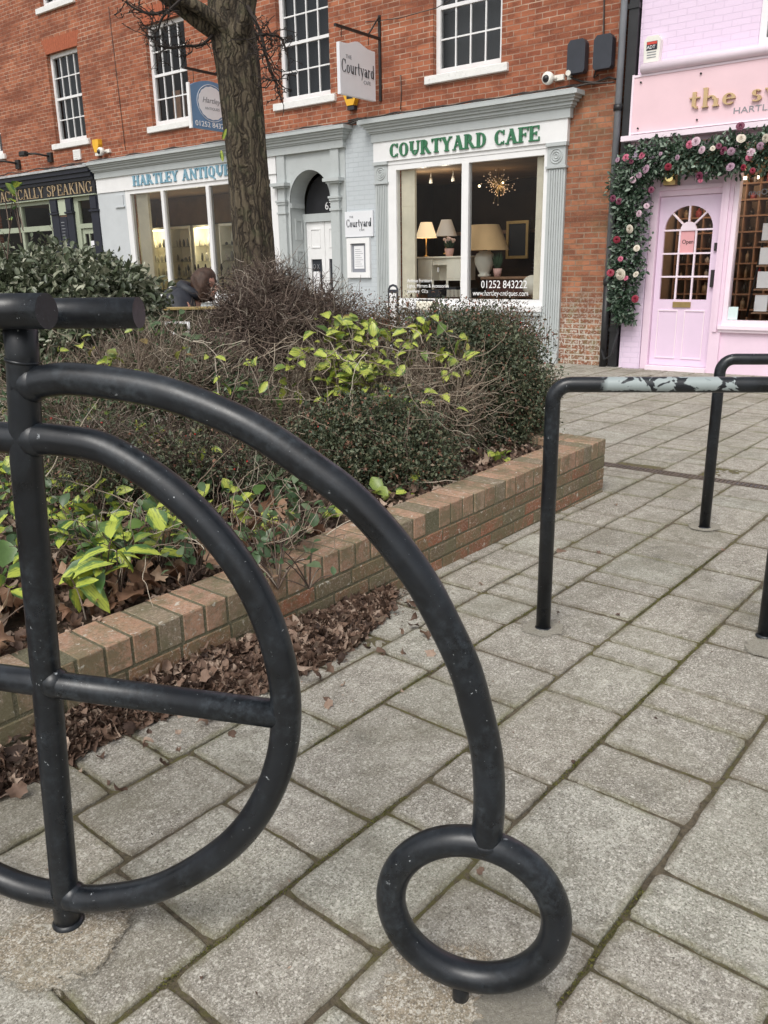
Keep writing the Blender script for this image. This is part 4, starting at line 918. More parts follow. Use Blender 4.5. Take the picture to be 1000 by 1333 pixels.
def pot_plant(cx, y, z, r, h, lab, leafc, flowerc=None, tall=.3, seed=1):
    t_ = Thing('potted_plant', FR_F, (cx, y, z), lab, 'potted plant'); m = MB(); m.lathe([(r * .7, 0), (r, h), (r * .9, h), (r * .85, h - .01)], (cx, y, z), 14); t_.part('pot', m, MT['pinkpot'])
    rr = random.Random(seed); m = MB()
    for k in range(60):
        a = rr.uniform(0, 6.28); q = rr.uniform(.2, 1) * r * 1.5; b = (cx + math.cos(a) * q * .3, y + math.sin(a) * q * .3, z + h); t = (cx + math.cos(a) * q, y + math.sin(a) * q, z + h + rr.uniform(.3, 1) * tall)
        mid = ((b[0] + t[0]) / 2 + .012, (b[1] + t[1]) / 2, (b[2] + t[2]) / 2); m.add([b, mid, t, (mid[0] - .024, mid[1], mid[2])], [(0, 1, 2, 3)])
    t_.part('foliage', m, leafc)
    if flowerc:
        m = MB()
        for k in range(14): a = rr.uniform(0, 6.28); q = rr.uniform(.0, 1) * r * 1.2; m.ball((cx + math.cos(a) * q, y + math.sin(a) * q, z + h + tall * rr.uniform(.6, 1.)), .028, 7, 5)
        t_.part('blossom', m, flowerc)
MT['leafdark'] = paint('dark_leaf', (.03, .06, .03), .6, .3, 8, 0)
pot_plant(px_, .85, 1.60, .085, .13, 'pink pot of pale pink flowers on the cream desk', MT['leafdark'], paint('pale_blossom', (.80, .58, .50), .7, .1, 9, 0), .18, 2)
t_ = Thing('side_table', FR_F, (-6.8, .7, .91), 'dark round-edged table under the large tan lamp', 'table')
m = MB(); m.bbox(-7.40, -6.25, .5, 1.1, 1.22, 1.26, .01); t_.part('top', m, MT['wood']); m = MB(); m.box(-7.3, -6.35, .55, 1.05, .95, 1.219); t_.part('cabinet', m, paint('mahogany', (.07, .02, .015), .4, .2, 5, 0))
pot_plant(on_facade(648, 345, .62)[0], .62, 1.26, .075, .13, 'pink pot with tall lavender spikes on the dark table', MT['leafdark'], None, .28, 3)
t_ = Thing('plate_stack', FR_F, (-6.55, .8, 1.26), 'stack of dark plates and bowls on the dark table', 'crockery')
m = MB()
for k in range(7): m.lathe([(.06, 0), (.13 - k * .008, .03), (.125 - k * .008, .035)], (-6.52, .85, 1.262 + k * .055), 18)
t_.part('plate', m, MT['plastic_dark']); m = MB(); m.ball((-6.52, .85, 1.70), .055, 12, 8); t_.part('white_bowl', m, MT['ceramic'])
t_ = Thing('cushion', FR_F, (-6.35, .45, 1.0), 'white and plum cushions at the right of the cafe window', 'cushion')
m = MB(); m.ball((-6.42, .5, 1.13), .2, 14, 9, (1, .5, .8)); t_.part('cover', m, MT['ceramic']); m = MB(); m.ball((-6.3, .62, 1.28), .16, 14, 9, (1, .5, .8)); t_.part('plum_cover', m, paint('plum_fabric', (.20, .03, .05), .8, .2, 9, .2))
PFX = on_facade(675, 300, 2.2)[0]
t_ = Thing('picture_frame', FR_F, (PFX, 2.2, 1.6), 'gilt framed mirror at the back of the cafe room', 'mirror')
m = MB(); x0, x1, z0, z1 = PFX - .25, PFX + .2, 1.55, 2.2
m.box(x0, x1, 2.2, 2.25, z1 - .05, z1); m.box(x0, x1, 2.2, 2.25, z0, z0 + .05); m.box(x0, x0 + .05, 2.2, 2.25, z0 + .05, z1 - .05); m.box(x1 - .05, x1, 2.2, 2.25, z0 + .05, z1 - .05); t_.part('frame', m, MT['brass'])
m = MB(); m.box(x0 + .05, x1 - .05, 2.23, 2.24, z0 + .05, z1 - .05); t_.part('mirror_glass', m, MT['dark_blind'])
# chandelier: many small crystals and two lit bulbs
cx, cz = on_facade(649, 240, 1.3); cx, cz = cx, cz
t_ = Thing('chandelier', FR_F, (cx, 1.3, cz), 'sparkling twig chandelier with lit bulbs in the cafe window', 'chandelier')
rr = random.Random(8); m = MB(); m2 = MB(); m.tube([(cx, 1.3, cz), (cx, 1.3, 2.99)], .006, 5)
for k in range(90):
    v = Vector((rr.gauss(0, 1), rr.gauss(0, 1), rr.gauss(0, .7))).normalized() * rr.uniform(.10, .33); p = (cx + v.x, 1.3 + v.y, cz + v.z); m.tube([(cx, 1.3, cz), p], .0025, 3, cap=False)
    m2.ball(p, .010, 5, 3)
t_.part('stem', m, MT['brass']); t_.part('crystal', m2, glow('lit_crystal', (1, .72, .5), .2))
m = MB(); m.ball((cx - .25, 1.1, cz - .02), .022, 8, 6); m.ball((cx + .2, 1.1, cz + .0), .018, 8, 6); t_.part('bulb', m, MT['bulb'])
for k, (ax, az) in enumerate(((561, 232), (590, 228))):
    x_, z_ = on_facade(ax, az, 1.0); t_ = Thing('spotlight', FR_F, (x_, 1.0, 2.8), ('left' if k == 0 else 'right') + ' small white ceiling spotlight in the cafe window', 'spotlight', 'ceiling spotlights in the cafe')
    m = MB(); m.tube([(x_, 1.0, 2.99), (x_, 1.0, 2.88)], .008, 6); m.lathe([(.02, .06), (.035, -.03)], (x_, 1.0, 2.85), 10); t_.part('housing', m, MT['plastic_white'])
t_ = Thing('mantel_shelf', FR_F, (-7.5, 2.6, 1.4), 'dark carved cabinet at the back of the cafe room', 'cabinet')
m = MB(); m.box(-9.6, -7.5, 2.5, 2.98, .92, 2.0); t_.part('body', m, paint('dark_cabinet', (.025, .012, .01), .5, .3, 4, 0)); m = MB(); m.box(-9.7, -7.45, 2.42, 2.98, 2.0, 2.06); t_.part('top', m, MT['wood'])
t_ = Thing('basket_stack', FR_F, (-8.2, .45, .93), 'dark patterned boxes on the floor of the cafe window', 'box')
m = MB(); m.box(-8.35, -8.1, .35, .55, .93, 1.06); m.box(-8.0, -7.8, .4, .6, .93, 1.10); m.box(-7.72, -7.5, .4, .6, .93, 1.08); t_.part('side', m, MT['dark_blind'])
m = MB()
for k in range(18): m.box(-7.98 + k * .027, -7.97 + k * .027, .392, .399, .94, 1.06)
t_.part('stripe', m, MT['creamp'])

def lit(name, x, y, z, watts, col, r=.05):
    l = bpy.data.lights.new(name, 'POINT'); l.energy = watts; l.color = col; l.shadow_soft_size = r; o = link(bpy.data.objects.new(name, l)); o.matrix_world = FR_F @ Matrix.Translation((x, y, z))
lit('chandelier_light', cx, 1.3, cz - .05, 3, (1, .72, .42), .12)
lit('lamp_light', on_facade(555, 320, .9)[0], .9, 2.02, 1.0, (1, .70, .38))
for x in (-16.72, -14.98): lit('cabinet_lamp', x, 1.15, 2.2, 7, (1, .86, .55), .08)
lit('cabinet_lamp', -13.4, 1.1, 2.2, 3, (1, .92, .75), .08)
for ax, az in ((561, 232), (590, 228)):
    x_, z_ = on_facade(ax, az, 1.0); lit('spotlight_desk_fill', x_, .75, 2.75, 3, (1, .88, .70), .03)  # fill added to brighten the desk, set just in front of the spotlights
lit('shop_fill_light', -2.0, .9, 2.6, 16, (1, .80, .58), .1); lit('shop_fill_light', -4.0, .9, 2.5, 10, (1, .80, .58), .1)  # warm fill lights added to brighten the pink shop interior
# pavement sign and chair back under the cafe window
t_ = Thing('pavement_sign', FR_F, (-8.72, -.75, 0), 'black framed white pavement sign standing before the cafe window', 'sign')
bx = on_facade(512, 385, -.7)[0]; zt = on_facade(512, 371, -.7)[1]
m = MB(); w2 = .085
m.tube([(bx - w2, -.7, .08), (bx - w2, -.7, zt - .06), (bx - w2 * .7, -.7, zt - .02), (bx, -.7, zt), (bx + w2 * .7, -.7, zt - .02), (bx + w2, -.7, zt - .06), (bx + w2, -.7, .08)], .018, 8); m.box(bx - w2, bx + w2, -.715, -.685, zt - .12, zt - .07); t_.part('frame', m, MT['plastic_dark'])
m = MB(); m.box(bx - w2 + .015, bx + w2 - .015, -.712, -.688, .15, zt - .12); t_.part('panel', m, MT['white'])
m = MB(); m.box(bx - .025, bx + .025, -.7145, -.7125, zt - .20, zt - .185); t_.part('mark', m, MT['ink']); m = MB(); m.bbox(bx - .2, bx + .2, -.9, -.5, 0, .1, .02); t_.part('base', m, MT['plastic_dark'])
cx0, zc = on_facade(543, 392, -1.6); cx1 = on_facade(567, 392, -1.6)[0]
t_ = Thing('cafe_chair', FR_F, ((cx0 + cx1) / 2, -1.6, 0), 'dark metal cafe chair with a cream back beyond the hedge', 'chair')
m = MB(); m.bbox(cx0, cx1, -1.63, -1.60, zc - .12, zc, .01); t_.part('backrest', m, MT['creamp'])
m = MB(); m.tube([(cx0 - .01, -1.6, 0), (cx0 - .01, -1.6, zc - .02), (cx0 + .04, -1.6, zc + .015), (cx1 - .04, -1.6, zc + .015), (cx1 + .01, -1.6, zc - .02), (cx1 + .01, -1.6, 0)], .012, 6); t_.part('back_frame', m, MT['iron'])
m = MB(); m.bbox(cx0, cx1, -2.0, -1.6, .43, .46, .01); t_.part('seat', m, MT['iron'])
for x in (cx0, cx1): m = MB(); m.tube([(x, -1.98, 0), (x, -1.96, .45)], .012, 6); t_.part('leg', m, MT['iron'])
# ------------------------------------------------------------ ground and paving
def slab_mat(name='concrete_paver', fade=0):
    m, t, b, out = new_mat(name); N = NT(t); v = N.obj()
    if fade:
        ln = N.n('ShaderNodeVectorMath', _operation='LENGTH'); N.l(v, ln.inputs[0]); al = N.math('ADD', ln.outputs['Value'], N.math('MULTIPLY', N.noise(v, 11, 8, .9, .4), fade * 1.8)); N.l(N.step(al, fade * 1.98, fade * 1.84), b.inputs['Alpha'])
    a = N.n('ShaderNodeAttribute', _attribute_name='tint')
    base = N.mix(N.step(N.noise(v, 3.1, 6, .7), .35, .68), (.275, .252, .212), (.41, .382, .325))
    base = N.mix(.85, base, a.outputs['Color'], 'MULTIPLY')
    sp = N.noise(v, 230, 3, .75)
    c = N.mix(N.math('MULTIPLY', N.step(sp, .50, .60), .60), base, (.62, .59, .52)); sp3 = N.noise(v, 95, 4, .8); c = N.mix(N.math('MULTIPLY', N.step(sp3, .565, .61), .80), c, (.68, .66, .60))
    c = N.mix(N.math('MULTIPLY', N.step(N.noise(v, 170, 3, .7), .60, .46), .0), c, (.1, .09, .08))
    dk = N.noise(v, 140, 4, .75, .3); c = N.mix(N.math('MULTIPLY', N.step(dk, .50, .58), .7), c, (.13, .115, .09)); d3 = N.noise(v, 13, 5, .75, .5); c = N.mix(N.math('MULTIPLY', N.step(d3, .48, .62), .45), c, (.15, .135, .105))
    def flecks(sc, r_, keep, col, amt, c):
        vo = N.n('ShaderNodeTexVoronoi', Scale=sc); N.l(v, vo.inputs['Vector']); so_ = t.nodes.new('ShaderNodeSeparateXYZ'); N.l(vo.outputs['Color'], so_.inputs[0])
        k = N.math('MULTIPLY', N.step(N.math('ADD', vo.outputs['Distance'], N.math('MULTIPLY', N.noise(v, sc * 2.5, 2, .6), .25)), r_ + .06, r_), N.step(so_.outputs[0], keep, keep + .08)); return N.mix(N.math('MULTIPLY', k, amt), c, col)
    c = flecks(75, .36, .60, (.68, .65, .58), .65, c); c = flecks(150, .40, .5, (.62, .59, .52), .6, c); c = flecks(38, .30, .80, (.66, .64, .57), .7, c); c = flecks(110, .36, .62, (.10, .09, .075), .75, c); c = flecks(17, .22, .86, (.11, .10, .085), .5, c)
    # pale lichen scabs
    li = N.noise(v, 30, 6, .85, .9); c = N.mix(N.math('MULTIPLY', N.step(li, .56, .60), .60), c, (.62, .60, .53))
    # broad damp / green staining
    st_ = N.noise(v, 1.6, 5, .65, .4); c = N.mix(N.math('MULTIPLY', N.step(st_, .48, .66), .50), c, (.17, .16, .115)); wl = N.noise(v, 2.7, 6, .8, .4); c = N.mix(N.math('MULTIPLY', N.math('MULTIPLY', N.step(wl, .50, .66), N.step(N.noise(v, 22, 5, .75), .44, .60)), .45), c, (.60, .58, .51))
    bl = N.noise(v, 4.2, 3, .5, .3); c = N.mix(N.math('MULTIPLY', N.step(bl, .64, .80), .45), c, (.09, .085, .075))
    ed = N.n('ShaderNodeAttribute', _attribute_name='edge'); ek = N.math('SUBTRACT', 1.0, ed.outputs['Fac'])
    ek = N.math('MULTIPLY', N.step(N.math('ADD', ek, N.math('MULTIPLY', N.math('ADD', N.noise(v, 17, 6, .8, .3), -.5), 2.2)), .45, 1.25), .62)
    if not fade: c = N.mix(ek, c, N.mix(N.step(N.noise(v, 2.2, 3, .6), .45, .58), (.155, .13, .095), (.15, .145, .065)))
    N.l(c, b.inputs['Base Color']); b.inputs['Roughness'].default_value = .9; b.inputs['Specular IOR Level'].default_value = .25
    h = N.math('ADD', N.math('MULTIPLY', sp, .5), N.math('ADD', N.noise(v, 60, 5, .7), N.math('MULTIPLY', N.noise(v, 12, 3, .5), 1.6)))
    N.bump(h, .8, .0045, b); return m
def joint_mat():
    m, t, b, out = new_mat('mossy_joint'); N = NT(t); v = N.obj()
    c = N.mix(N.step(N.noise(v, 60, 5, .7), .35, .65), (.085, .068, .045), (.19, .155, .105))
    ms = N.math('MULTIPLY', N.step(N.noise(v, 2.4, 5, .75, .3), .44, .56), N.step(N.noise(v, 45, 4, .7), .40, .56))
    c = N.mix(N.math('MULTIPLY', ms, .8), c, (.14, .13, .04)); N.l(c, b.inputs['Base Color']); b.inputs['Roughness'].default_value = 1
    N.bump(N.noise(v, 150, 5, .75), 1, .01, b); return m
MT['slab'] = slab_mat(); MT['joint'] = joint_mat()
rr = random.Random(21)
# base sheet between and beyond the pavers; a finely displaced patch near the camera fills the joints
m = MB(); m.quad((-150, -150, -.035), (150, -150, -.035), (150, 150, -.035), (-150, 150, -.035)); single('ground', m, MT['joint'], FR_P, (0, 0, 0), kind='structure')
xs = np.arange(.2, 6.5, .02); ys = np.arange(-1.4, 2.4, .02); X, Y = np.meshgrid(xs, ys, indexing='ij')
rng = np.random.default_rng(5)
Zb = -.0068 + .0025 * np.sin(X * 7.1 + np.sin(Y * 5)) + rng.normal(0, .0022, X.shape) + .003 * np.sin(X * 3.3 + 1) * np.sin(Y * 4.1)
n0, n1 = X.shape; I = np.arange(n0 * n1).reshape(n0, n1)
Zb = np.minimum(Zb, -.0045)
me = mesh_np('joint_filling', np.stack([X, Y, Zb], -1).reshape(-1, 3), [np.stack([I[:-1, :-1], I[1:, :-1], I[1:, 1:], I[:-1, 1:]], -1).reshape(-1, 4)], MT['joint'], True)
single('ground_joints', me, None, FR_P, (0, 0, 0), kind='structure')
m = MB()
for a, b, c, d in ((-6, .22, -8, 12), (6.45, 16, -8, 12), (.22, 6.45, -8, -1.38), (.22, 6.45, 2.36, 12)): m.quad((a, c, -.011), (b, c, -.011), (b, d, -.011), (a, d, -.011))
single('ground_bedding', m, MT['joint'], FR_P, (0, 0, 0), kind='structure')

rows = [(.25, .59), (.59, .96), (.96, 1.265), (1.265, 1.655), (1.655, 1.935), (1.935, 2.20), (2.20, 2.55)]
fixed = {(.25, .59): [.98, 1.358, 1.541, 1.738, 2.242, 2.66, 2.9, 3.35, 3.6], (.59, .96): [.72, .95, 1.418, 1.936, 2.18, 2.476, 2.668, 3.10, 3.33], (.96, 1.265): [.76, 1.10, 1.49, 1.68, 1.876, 2.372, 2.72, 2.873, 3.075, 3.5],
         (1.265, 1.655): [.60, .884, 1.229, 1.429, 1.942, 2.19, 2.489, 2.80, 3.10, 3.42], (1.655, 1.935): [.55, .926, 1.332, 1.722, 2.228, 2.5], (1.935, 2.20): [.7, 1.06, 1.264, 1.6]}
y = 2.55
while y < 12: w_ = rr.choice((.27, .31, .36, .38)); rows.append((y, y + w_)); y += w_
y = .25; pre = []
while y > -7: w_ = rr.choice((.27, .31, .35, .38)); pre.append((y - w_, y)); y -= w_
rows = pre[::-1] + rows
def seg(row):
    j = list(fixed.get(row, [])); x = j[0] if j else -2 + rr.uniform(0, .3); lo = []
    q = x
    while q > -2.5: q -= rr.choice((.19, .25, .33, .42)); lo.append(q)
    q = j[-1] if j else x
    hi = [] if j else [x]
    while q < 13: q += rr.choice((.15, .19, .25, .33, .33, .42, .5)); hi.append(q)
    return sorted(set(lo + j + hi))
PX0, PX1, PY0, PY1 = -1.3, 4.94, 2.27, 5.35      # planter footprint
SV, SF, ST = [], [], []
def slab(x0, x1, y0, y1):
    g = .0045 + rr.uniform(-.001, .0025); hs = [.0 + rr.gauss(0, .0014)] * 4; tx, ty = rr.gauss(0, .0016), rr.gauss(0, .0016)
    near = x0 < 5.6 and -1.4 < y0 < 2.4
    ns = 9 if near else 2; bw = .0055
    def ring(inset, z, jit):
        P = []
        cs = [(x0 + g + inset, y0 + g + inset), (x1 - g - inset, y0 + g + inset), (x1 - g - inset, y1 - g - inset), (x0 + g + inset, y1 - g - inset)]
        for k in range(4):
            a, b = cs[k], cs[(k + 1) % 4]
            for i in range(ns):
                u = i / ns; P.append((a[0] + (b[0] - a[0]) * u, a[1] + (b[1] - a[1]) * u, z))
        if jit:
            cxm, cym = (x0 + x1) / 2, (y0 + y1) / 2; Q = []
            for i, p in enumerate(P):
                d = Jt[i] ; k = 1 - d / max(.08, math.hypot(p[0] - cxm, p[1] - cym)); Q.append((cxm + (p[0] - cxm) * k, cym + (p[1] - cym) * k, p[2]))
            P = Q
        return P
    Jt = [abs(rr.gauss(0, .0020)) if near else 0 for _ in range(4 * ns)]
    for k in range(4):
        Jt[k * ns] += .0045 + rr.uniform(0, .004) if near else .004
    R = [ring(0, -.034, near), ring(0, -bw * .9, near), ring(bw * .35, -bw * .28, near), ring(bw, 0, near), ring(.034, 0, near)]
    base = len(SV); nn = 4 * ns
    for q in R:
        for p in q:
            EDG.append(1.0 if q is R[4] else 0.0)
            z = p[2] + (hs[0] + tx * (p[0] - x0) / .3 + ty * (p[1] - y0) / .3 if p[2] > -.03 else 0); SV.append((p[0], p[1], z))
    cen = len(SV)
    br = rr.uniform(.78, 1.1); wm = rr.uniform(-.02, .012); c = (min(1, br * (1 + wm)), br, br * (1 - wm * 1.2), 1)
    for L in range(4):
        for i in range(nn): j = (i + 1) % nn; SF.append((base + L * nn + i, base + L * nn + j, base + (L + 1) * nn + j, base + (L + 1) * nn + i)); ST.append(c)
    TOPS.append((list(range(base + 4 * nn, base + 5 * nn)), c))
TOPS = []; EDG = []
for r_ in rows:
    J = seg(r_)
    for a, b in zip(J[:-1], J[1:]):
        if b > 5.635 and a < 5.745:
            if a < 5.55: b = 5.635
            elif b > 5.85: a = 5.745
            else: continue
        if a > PX0 and b < PX1 + .0 and r_[0] > PY0 and r_[1] < PY1: continue
        cxm, cym = (a + b) / 2, (r_[0] + r_[1]) / 2
        if PX0 < cxm < PX1 - .1 and PY0 + .12 < cym < PY1 - .1: continue
        slab(a, b, *r_)
faces = SF + [t_[0] for t_ in TOPS]; tint = ST + [t_[1] for t_ in TOPS]
mb = MB(); mb.v = SV; mb.f = [list(f) for f in faces]; mb.c = tint; mb.sm = [False] * len(faces)
pv = mb.mesh('paving', MT['slab']); ea = pv.attributes.new('edge', 'FLOAT', 'POINT'); ea.data.foreach_set('value', EDG)
single('paving', pv, None, FR_P, (0, 0, 0), kind='structure')
# slotted drain channel
m = MB(); m.box(5.645, 5.735, -3, 6, -.03, -.006); single('drain_channel', m, MT['pipe'], FR_P, (5.69, 1, 0), kind='structure')
m = MB()
for k in range(300): m.box(5.650, 5.730, -3 + k * .03, -2.982 + k * .03, -.005, .0005)
m.box(5.640, 5.650, -3, 6, -.03, .001); m.box(5.730, 5.740, -3, 6, -.03, .001)
single('drain_grating', m, paint('rusty_grating', (.11, .085, .07), .8, .3, 10, .3), FR_P, (5.69, 1, 0), kind='structure')

def patch(cx, cy, r, seed, mat, name, h=.006, sq=1.0):
    rr_ = random.Random(seed); n = 36; ring_ = []
    ph = [rr_.uniform(0, 6.28) for _ in range(5)]
    V = []; F = []; L = 7
    V.append((cx, cy, h))
    for l in range(1, L + 1):
        for k in range(n):
            a = 2 * math.pi * k / n; rad_ = r * (1 + .18 * math.sin(2 * a + ph[0]) + .12 * math.sin(3 * a + ph[1]) + .07 * math.sin(7 * a + ph[2])) * l / L
            z = h * (1 - (l / L) ** 3) - (.006 if l == L else 0) + rr_.uniform(-.0012, .0012); V.append((cx + rad_ * math.cos(a), cy + rad_ * sq * math.sin(a), z))
    for k in range(n): F.append((0, 1 + k, 1 + (k + 1) % n))
    for l in range(L - 1):
        for k in range(n): F.append((1 + l * n + k, 1 + (l + 1) * n + k, 1 + (l + 1) * n + (k + 1) % n, 1 + l * n + (k + 1) % n))
    m = MB(); m.col(.86, .76, .62); m.smooth = True; m.add(V, F); return single(name, m, mat, FR_W, (cx, cy, 0), kind='structure')
def gritmat(name, c1, c2, c3, fade=0):
    m, t, b, out = new_mat(name); N = NT(t); v = N.obj()
    if fade:
        ln = N.n('ShaderNodeVectorMath', _operation='LENGTH'); N.l(v, ln.inputs[0]); al = N.math('ADD', ln.outputs['Value'], N.math('MULTIPLY', N.noise(v, 16, 7, .85, .4), fade * 1.3)); N.l(N.step(al, fade * 1.72, fade * 1.60), b.inputs['Alpha'])
    c = N.mix(N.step(N.noise(v, 110, 5, .8), .38, .62), c1, c2); c = N.mix(N.step(N.noise(v, 190, 3, .7), .60, .70), c, c3); N.l(c, b.inputs['Base Color']); b.inputs['Roughness'].default_value = .95
    N.bump(N.noise(v, 120, 6, .8), 1, .012, b); return m
MT['grit'] = gritmat('sandy_mortar', (.24, .205, .155), (.43, .38, .30), (.66, .61, .53), .15); MT['grit'] = slab_mat('gritty_mortar', .14); MT['conc'] = gritmat('pale_mortar', (.30, .28, .23), (.44, .41, .34), (.6, .58, .52), .085)
p = on_ground(95, 1212); patch(p[0] - .01, p[1] - .02, .30, 3, MT['grit'], 'ground_mortar', .010, .9)
p = on_ground(600, 1318); patch(p[0] - .03, p[1] + .03, .22, 5, MT['grit'], 'ground_mortar', .007, .8)
p = on_ground(650, 1310); patch(p[0] + .03, p[1] - .02, .15, 6, MT['conc'], 'ground_mortar', .009, .9)
for (px, py), sd in (((707, 818), 7), ((917, 686), 8), ((1000, 845), 9)):
    p = on_ground(px, py); patch(p[0], p[1], .14, sd, MT['conc'], 'ground_mortar', .006)

# ------------------------------------------------------------ black tube metal
def tubemat(name, worn=None, chips=.70):
    m, t, b, out = new_mat(name); N = NT(t); v = N.obj()
    c = N.mix(N.step(N.noise(v, 7, 6, .7, .4), .3, .75), (.0035, .0043, .0058), (.015, .019, .025))
    sc = N.noise(v, 48, 4, .6, .3); k = N.math('MULTIPLY', N.step(sc, chips, chips + .02), N.step(N.noise(v, 5, 3, .6), .45, .6))
    sc2 = N.noise(v, 170, 2, .6); k = N.math('MAXIMUM', k, N.math('MULTIPLY', N.step(sc2, .735, .75), N.step(N.noise(v, 6, 3, .6), .42, .55)))
    hz = N.math('MULTIPLY', N.step(N.noise(v, 4.5, 5, .7, .6), .46, .66), N.step(N.noise(v, 60, 5, .75), .42, .62)); c = N.mix(N.math('MULTIPLY', hz, .6), c, (.055, .068, .08)); c = N.mix(k, c, (.42, .45, .47)); rough = N.mix(N.step(N.noise(v, 14, 5, .7), .35, .7), (.26,) * 3, (.44,) * 3)
    if worn:
        sx = t.nodes.new('ShaderNodeSeparateXYZ'); N.l(v, sx.inputs[0])
        z = N.math('MULTIPLY', N.step(N.noise(v, 16, 4, .55, .8), .465, .485), N.step(N.math('ADD', sx.outputs[2], N.math('MULTIPLY', N.noise(v, 30, 4, .6), .03)), worn[0] + .012, worn[0] + .016))
        xr = N.math('MULTIPLY', N.step(sx.outputs[0], worn[1], worn[1] + .03), N.step(sx.outputs[0], worn[2] + .03, worn[2]))
        kk = N.math('MULTIPLY', z, xr); c = N.mix(N.math('MULTIPLY', kk, .92), c, (.34, .39, .39))
    N.l(c, b.inputs['Base Color']); N.l(rough, b.inputs['Roughness']); b.inputs['Specular IOR Level'].default_value = .5
    N.bump(N.noise(v, 60, 4, .6), .12, .002, b); return m
MT['tube'] = tubemat('black_tube_paint')
RT = .030
# penny-farthing shaped cycle stand, in its own vertical plane
b0 = on_ground(84, 1203); uu = np.array([.9705, -.2413, 0]); nn_ = np.array([.2413, .9705, 0])
FR_B = Matrix(((uu[0], nn_[0], 0, b0[0]), (uu[1], nn_[1], 0, b0[1]), (0, 0, 1, 0), (0, 0, 0, 1)))
bike = Thing('bicycle_stand', FR_B, (0, 0, 0), 'black tubular cycle stand shaped like a penny-farthing bicycle', 'cycle stand')
def spline(P, n=8, closed=False):
    P = [np.array(p, float) for p in P]; out = []; m_ = len(P)
    for i in range(m_ if closed else m_ - 1):
        p0 = P[i - 1] if (i > 0 or closed) else 2 * P[0] - P[1]; p1 = P[i]; p2 = P[(i + 1) % m_]; p3 = P[(i + 2) % m_] if (i + 2 < m_ or closed) else 2 * P[-1] - P[-2]
        for k in range(n):
            t = k / n; out.append(.5 * ((2 * p1) + (-p0 + p2) * t + (2 * p0 - 5 * p1 + 4 * p2 - p3) * t * t + (-p0 + 3 * p1 - 3 * p2 + p3) * t ** 3))
    if not closed: out.append(P[-1])
    return out
def X3(P): return [(p[0], p[2] if len(p) > 2 else 0, p[1]) for p in P]
m = MB(); m.tube(X3([(.012, -.03), (.012, .06), (.049, .644), (.076, 1.104), (.100, 1.300), (.104, 1.378)]), RT, 24); bike.part('post', m, MT['tube'])
m = MB(); m.tube(X3([(.0975, 1.292), (.0985, 1.297)]), RT + .0015, 24); bike.part('collar', m, MT['tube'])
wheel = [(.056, 1.148), (.155, 1.147), (.268, 1.126), (.415, 1.027), (.527, .875), (.577, .686), (.554, .496), (.455, .316), (.283, .168), (.13, .100), (.013, .080), (-.13, .092), (-.28, .155), (-.41, .29), (-.48, .47), (-.487, .66), (-.43, .86), (-.31, 1.03), (-.16, 1.12), (-.05, 1.148)]
m = MB(); m.tube(X3(spline(wheel, 8, True)), RT, 24, closed=True); bike.part('large_wheel', m, MT['tube'])
m = MB(); m.tube(X3([(-.485, .636), (.577, .618)]), RT - .002, 24); bike.part('spoke_bar', m, MT['tube'])
back = [(.088, 1.247), (.18, 1.262), (.284, 1.255), (.38, 1.240), (.475, 1.21), (.56, 1.172), (.643, 1.12), (.72, 1.065), (.785, .998), (.845, .918), (.889, .835), (.925, .755), (.948, .673), (.965, .60), (.972, .54), (.974, .47), (.970, .385)]
m = MB(); m.tube(X3(spline(back, 5)), RT, 24); bike.part('backbone', m, MT['tube'])
rg = [(.9450 + .1640 * math.cos(a) , .2290 + .1620 * math.sin(a)) for a in [2 * math.pi * k / 64 for k in range(64)]]
m = MB(); m.tube(X3(rg), RT, 24, closed=True); bike.part('small_wheel', m, MT['tube'])
m = MB(); m.tube(X3([(.925, -.03), (.925, .08)]), .017, 16); bike.part('foot', m, MT['tube'])
m = MB(); m.lathe([(.034, -.005), (.036, .012), (.03, .02)], (.012, 0, 0), 18); bike.part('foot', m, MT['tube'])
# weld fillets
for c_, q_ in (((.112, 0, 1.251), (1, 1, 1.06)), ((.100, 0, 1.147), (1, 1, 1.06)), ((.068, 0, .63), (1, 1, 1.05)), ((.970, 0, .394), (1.06, 1, .6)), ((.035, 0, .085), (1, 1, 1.05))):
    m = MB(); m.ball(c_, .0325, 18, 12, q_); bike.part('weld', m, MT['tube'])
# handlebars (two grips joined by a cross tube at the post head and a bend off to the left)
iB = FR_B.inverted()
def toB(q): v = iB @ Vector(q); return np.array(v)
g1 = toB(CAM + ray(61, 405) * (1.43 / FOC)); g2 = toB(CAM + ray(181, 407) * (1.66 / FOC))
zt = float(g1[2])
m = MB(); m.tube([tuple(g1), tuple(g1 + np.array([-.22, .005, 0]))], RT + .001, 28); bike.part('handlebar_grip', m, MT['tube'])
m = MB(); m.tube([tuple(g2), tuple(g2 + np.array([-.48, -.05, .0]))], RT + .001, 28); bike.part('handlebar_grip', m, MT['tube'])
e1 = g1 + np.array([-.21, .005, 0]); e2 = g2 + np.array([-.47, -.05, 0]); mid = (e1 + e2) / 2
m = MB(); m.tube([tuple(p) for p in spline([e1, e1 + np.array([-.05, .015, 0]), mid + np.array([-.12, 0, 0]), e2 + np.array([-.05, -.01, 0]), e2], 6)], RT, 20); bike.part('handlebar', m, MT['tube'])
m = MB(); hx = .02; m.tube([(hx, float(g1[1]) + .01, zt), (hx, float(g2[1]) - .04, float(g2[2]))], RT - .006, 20); bike.part('handlebar', m, MT['tube'])

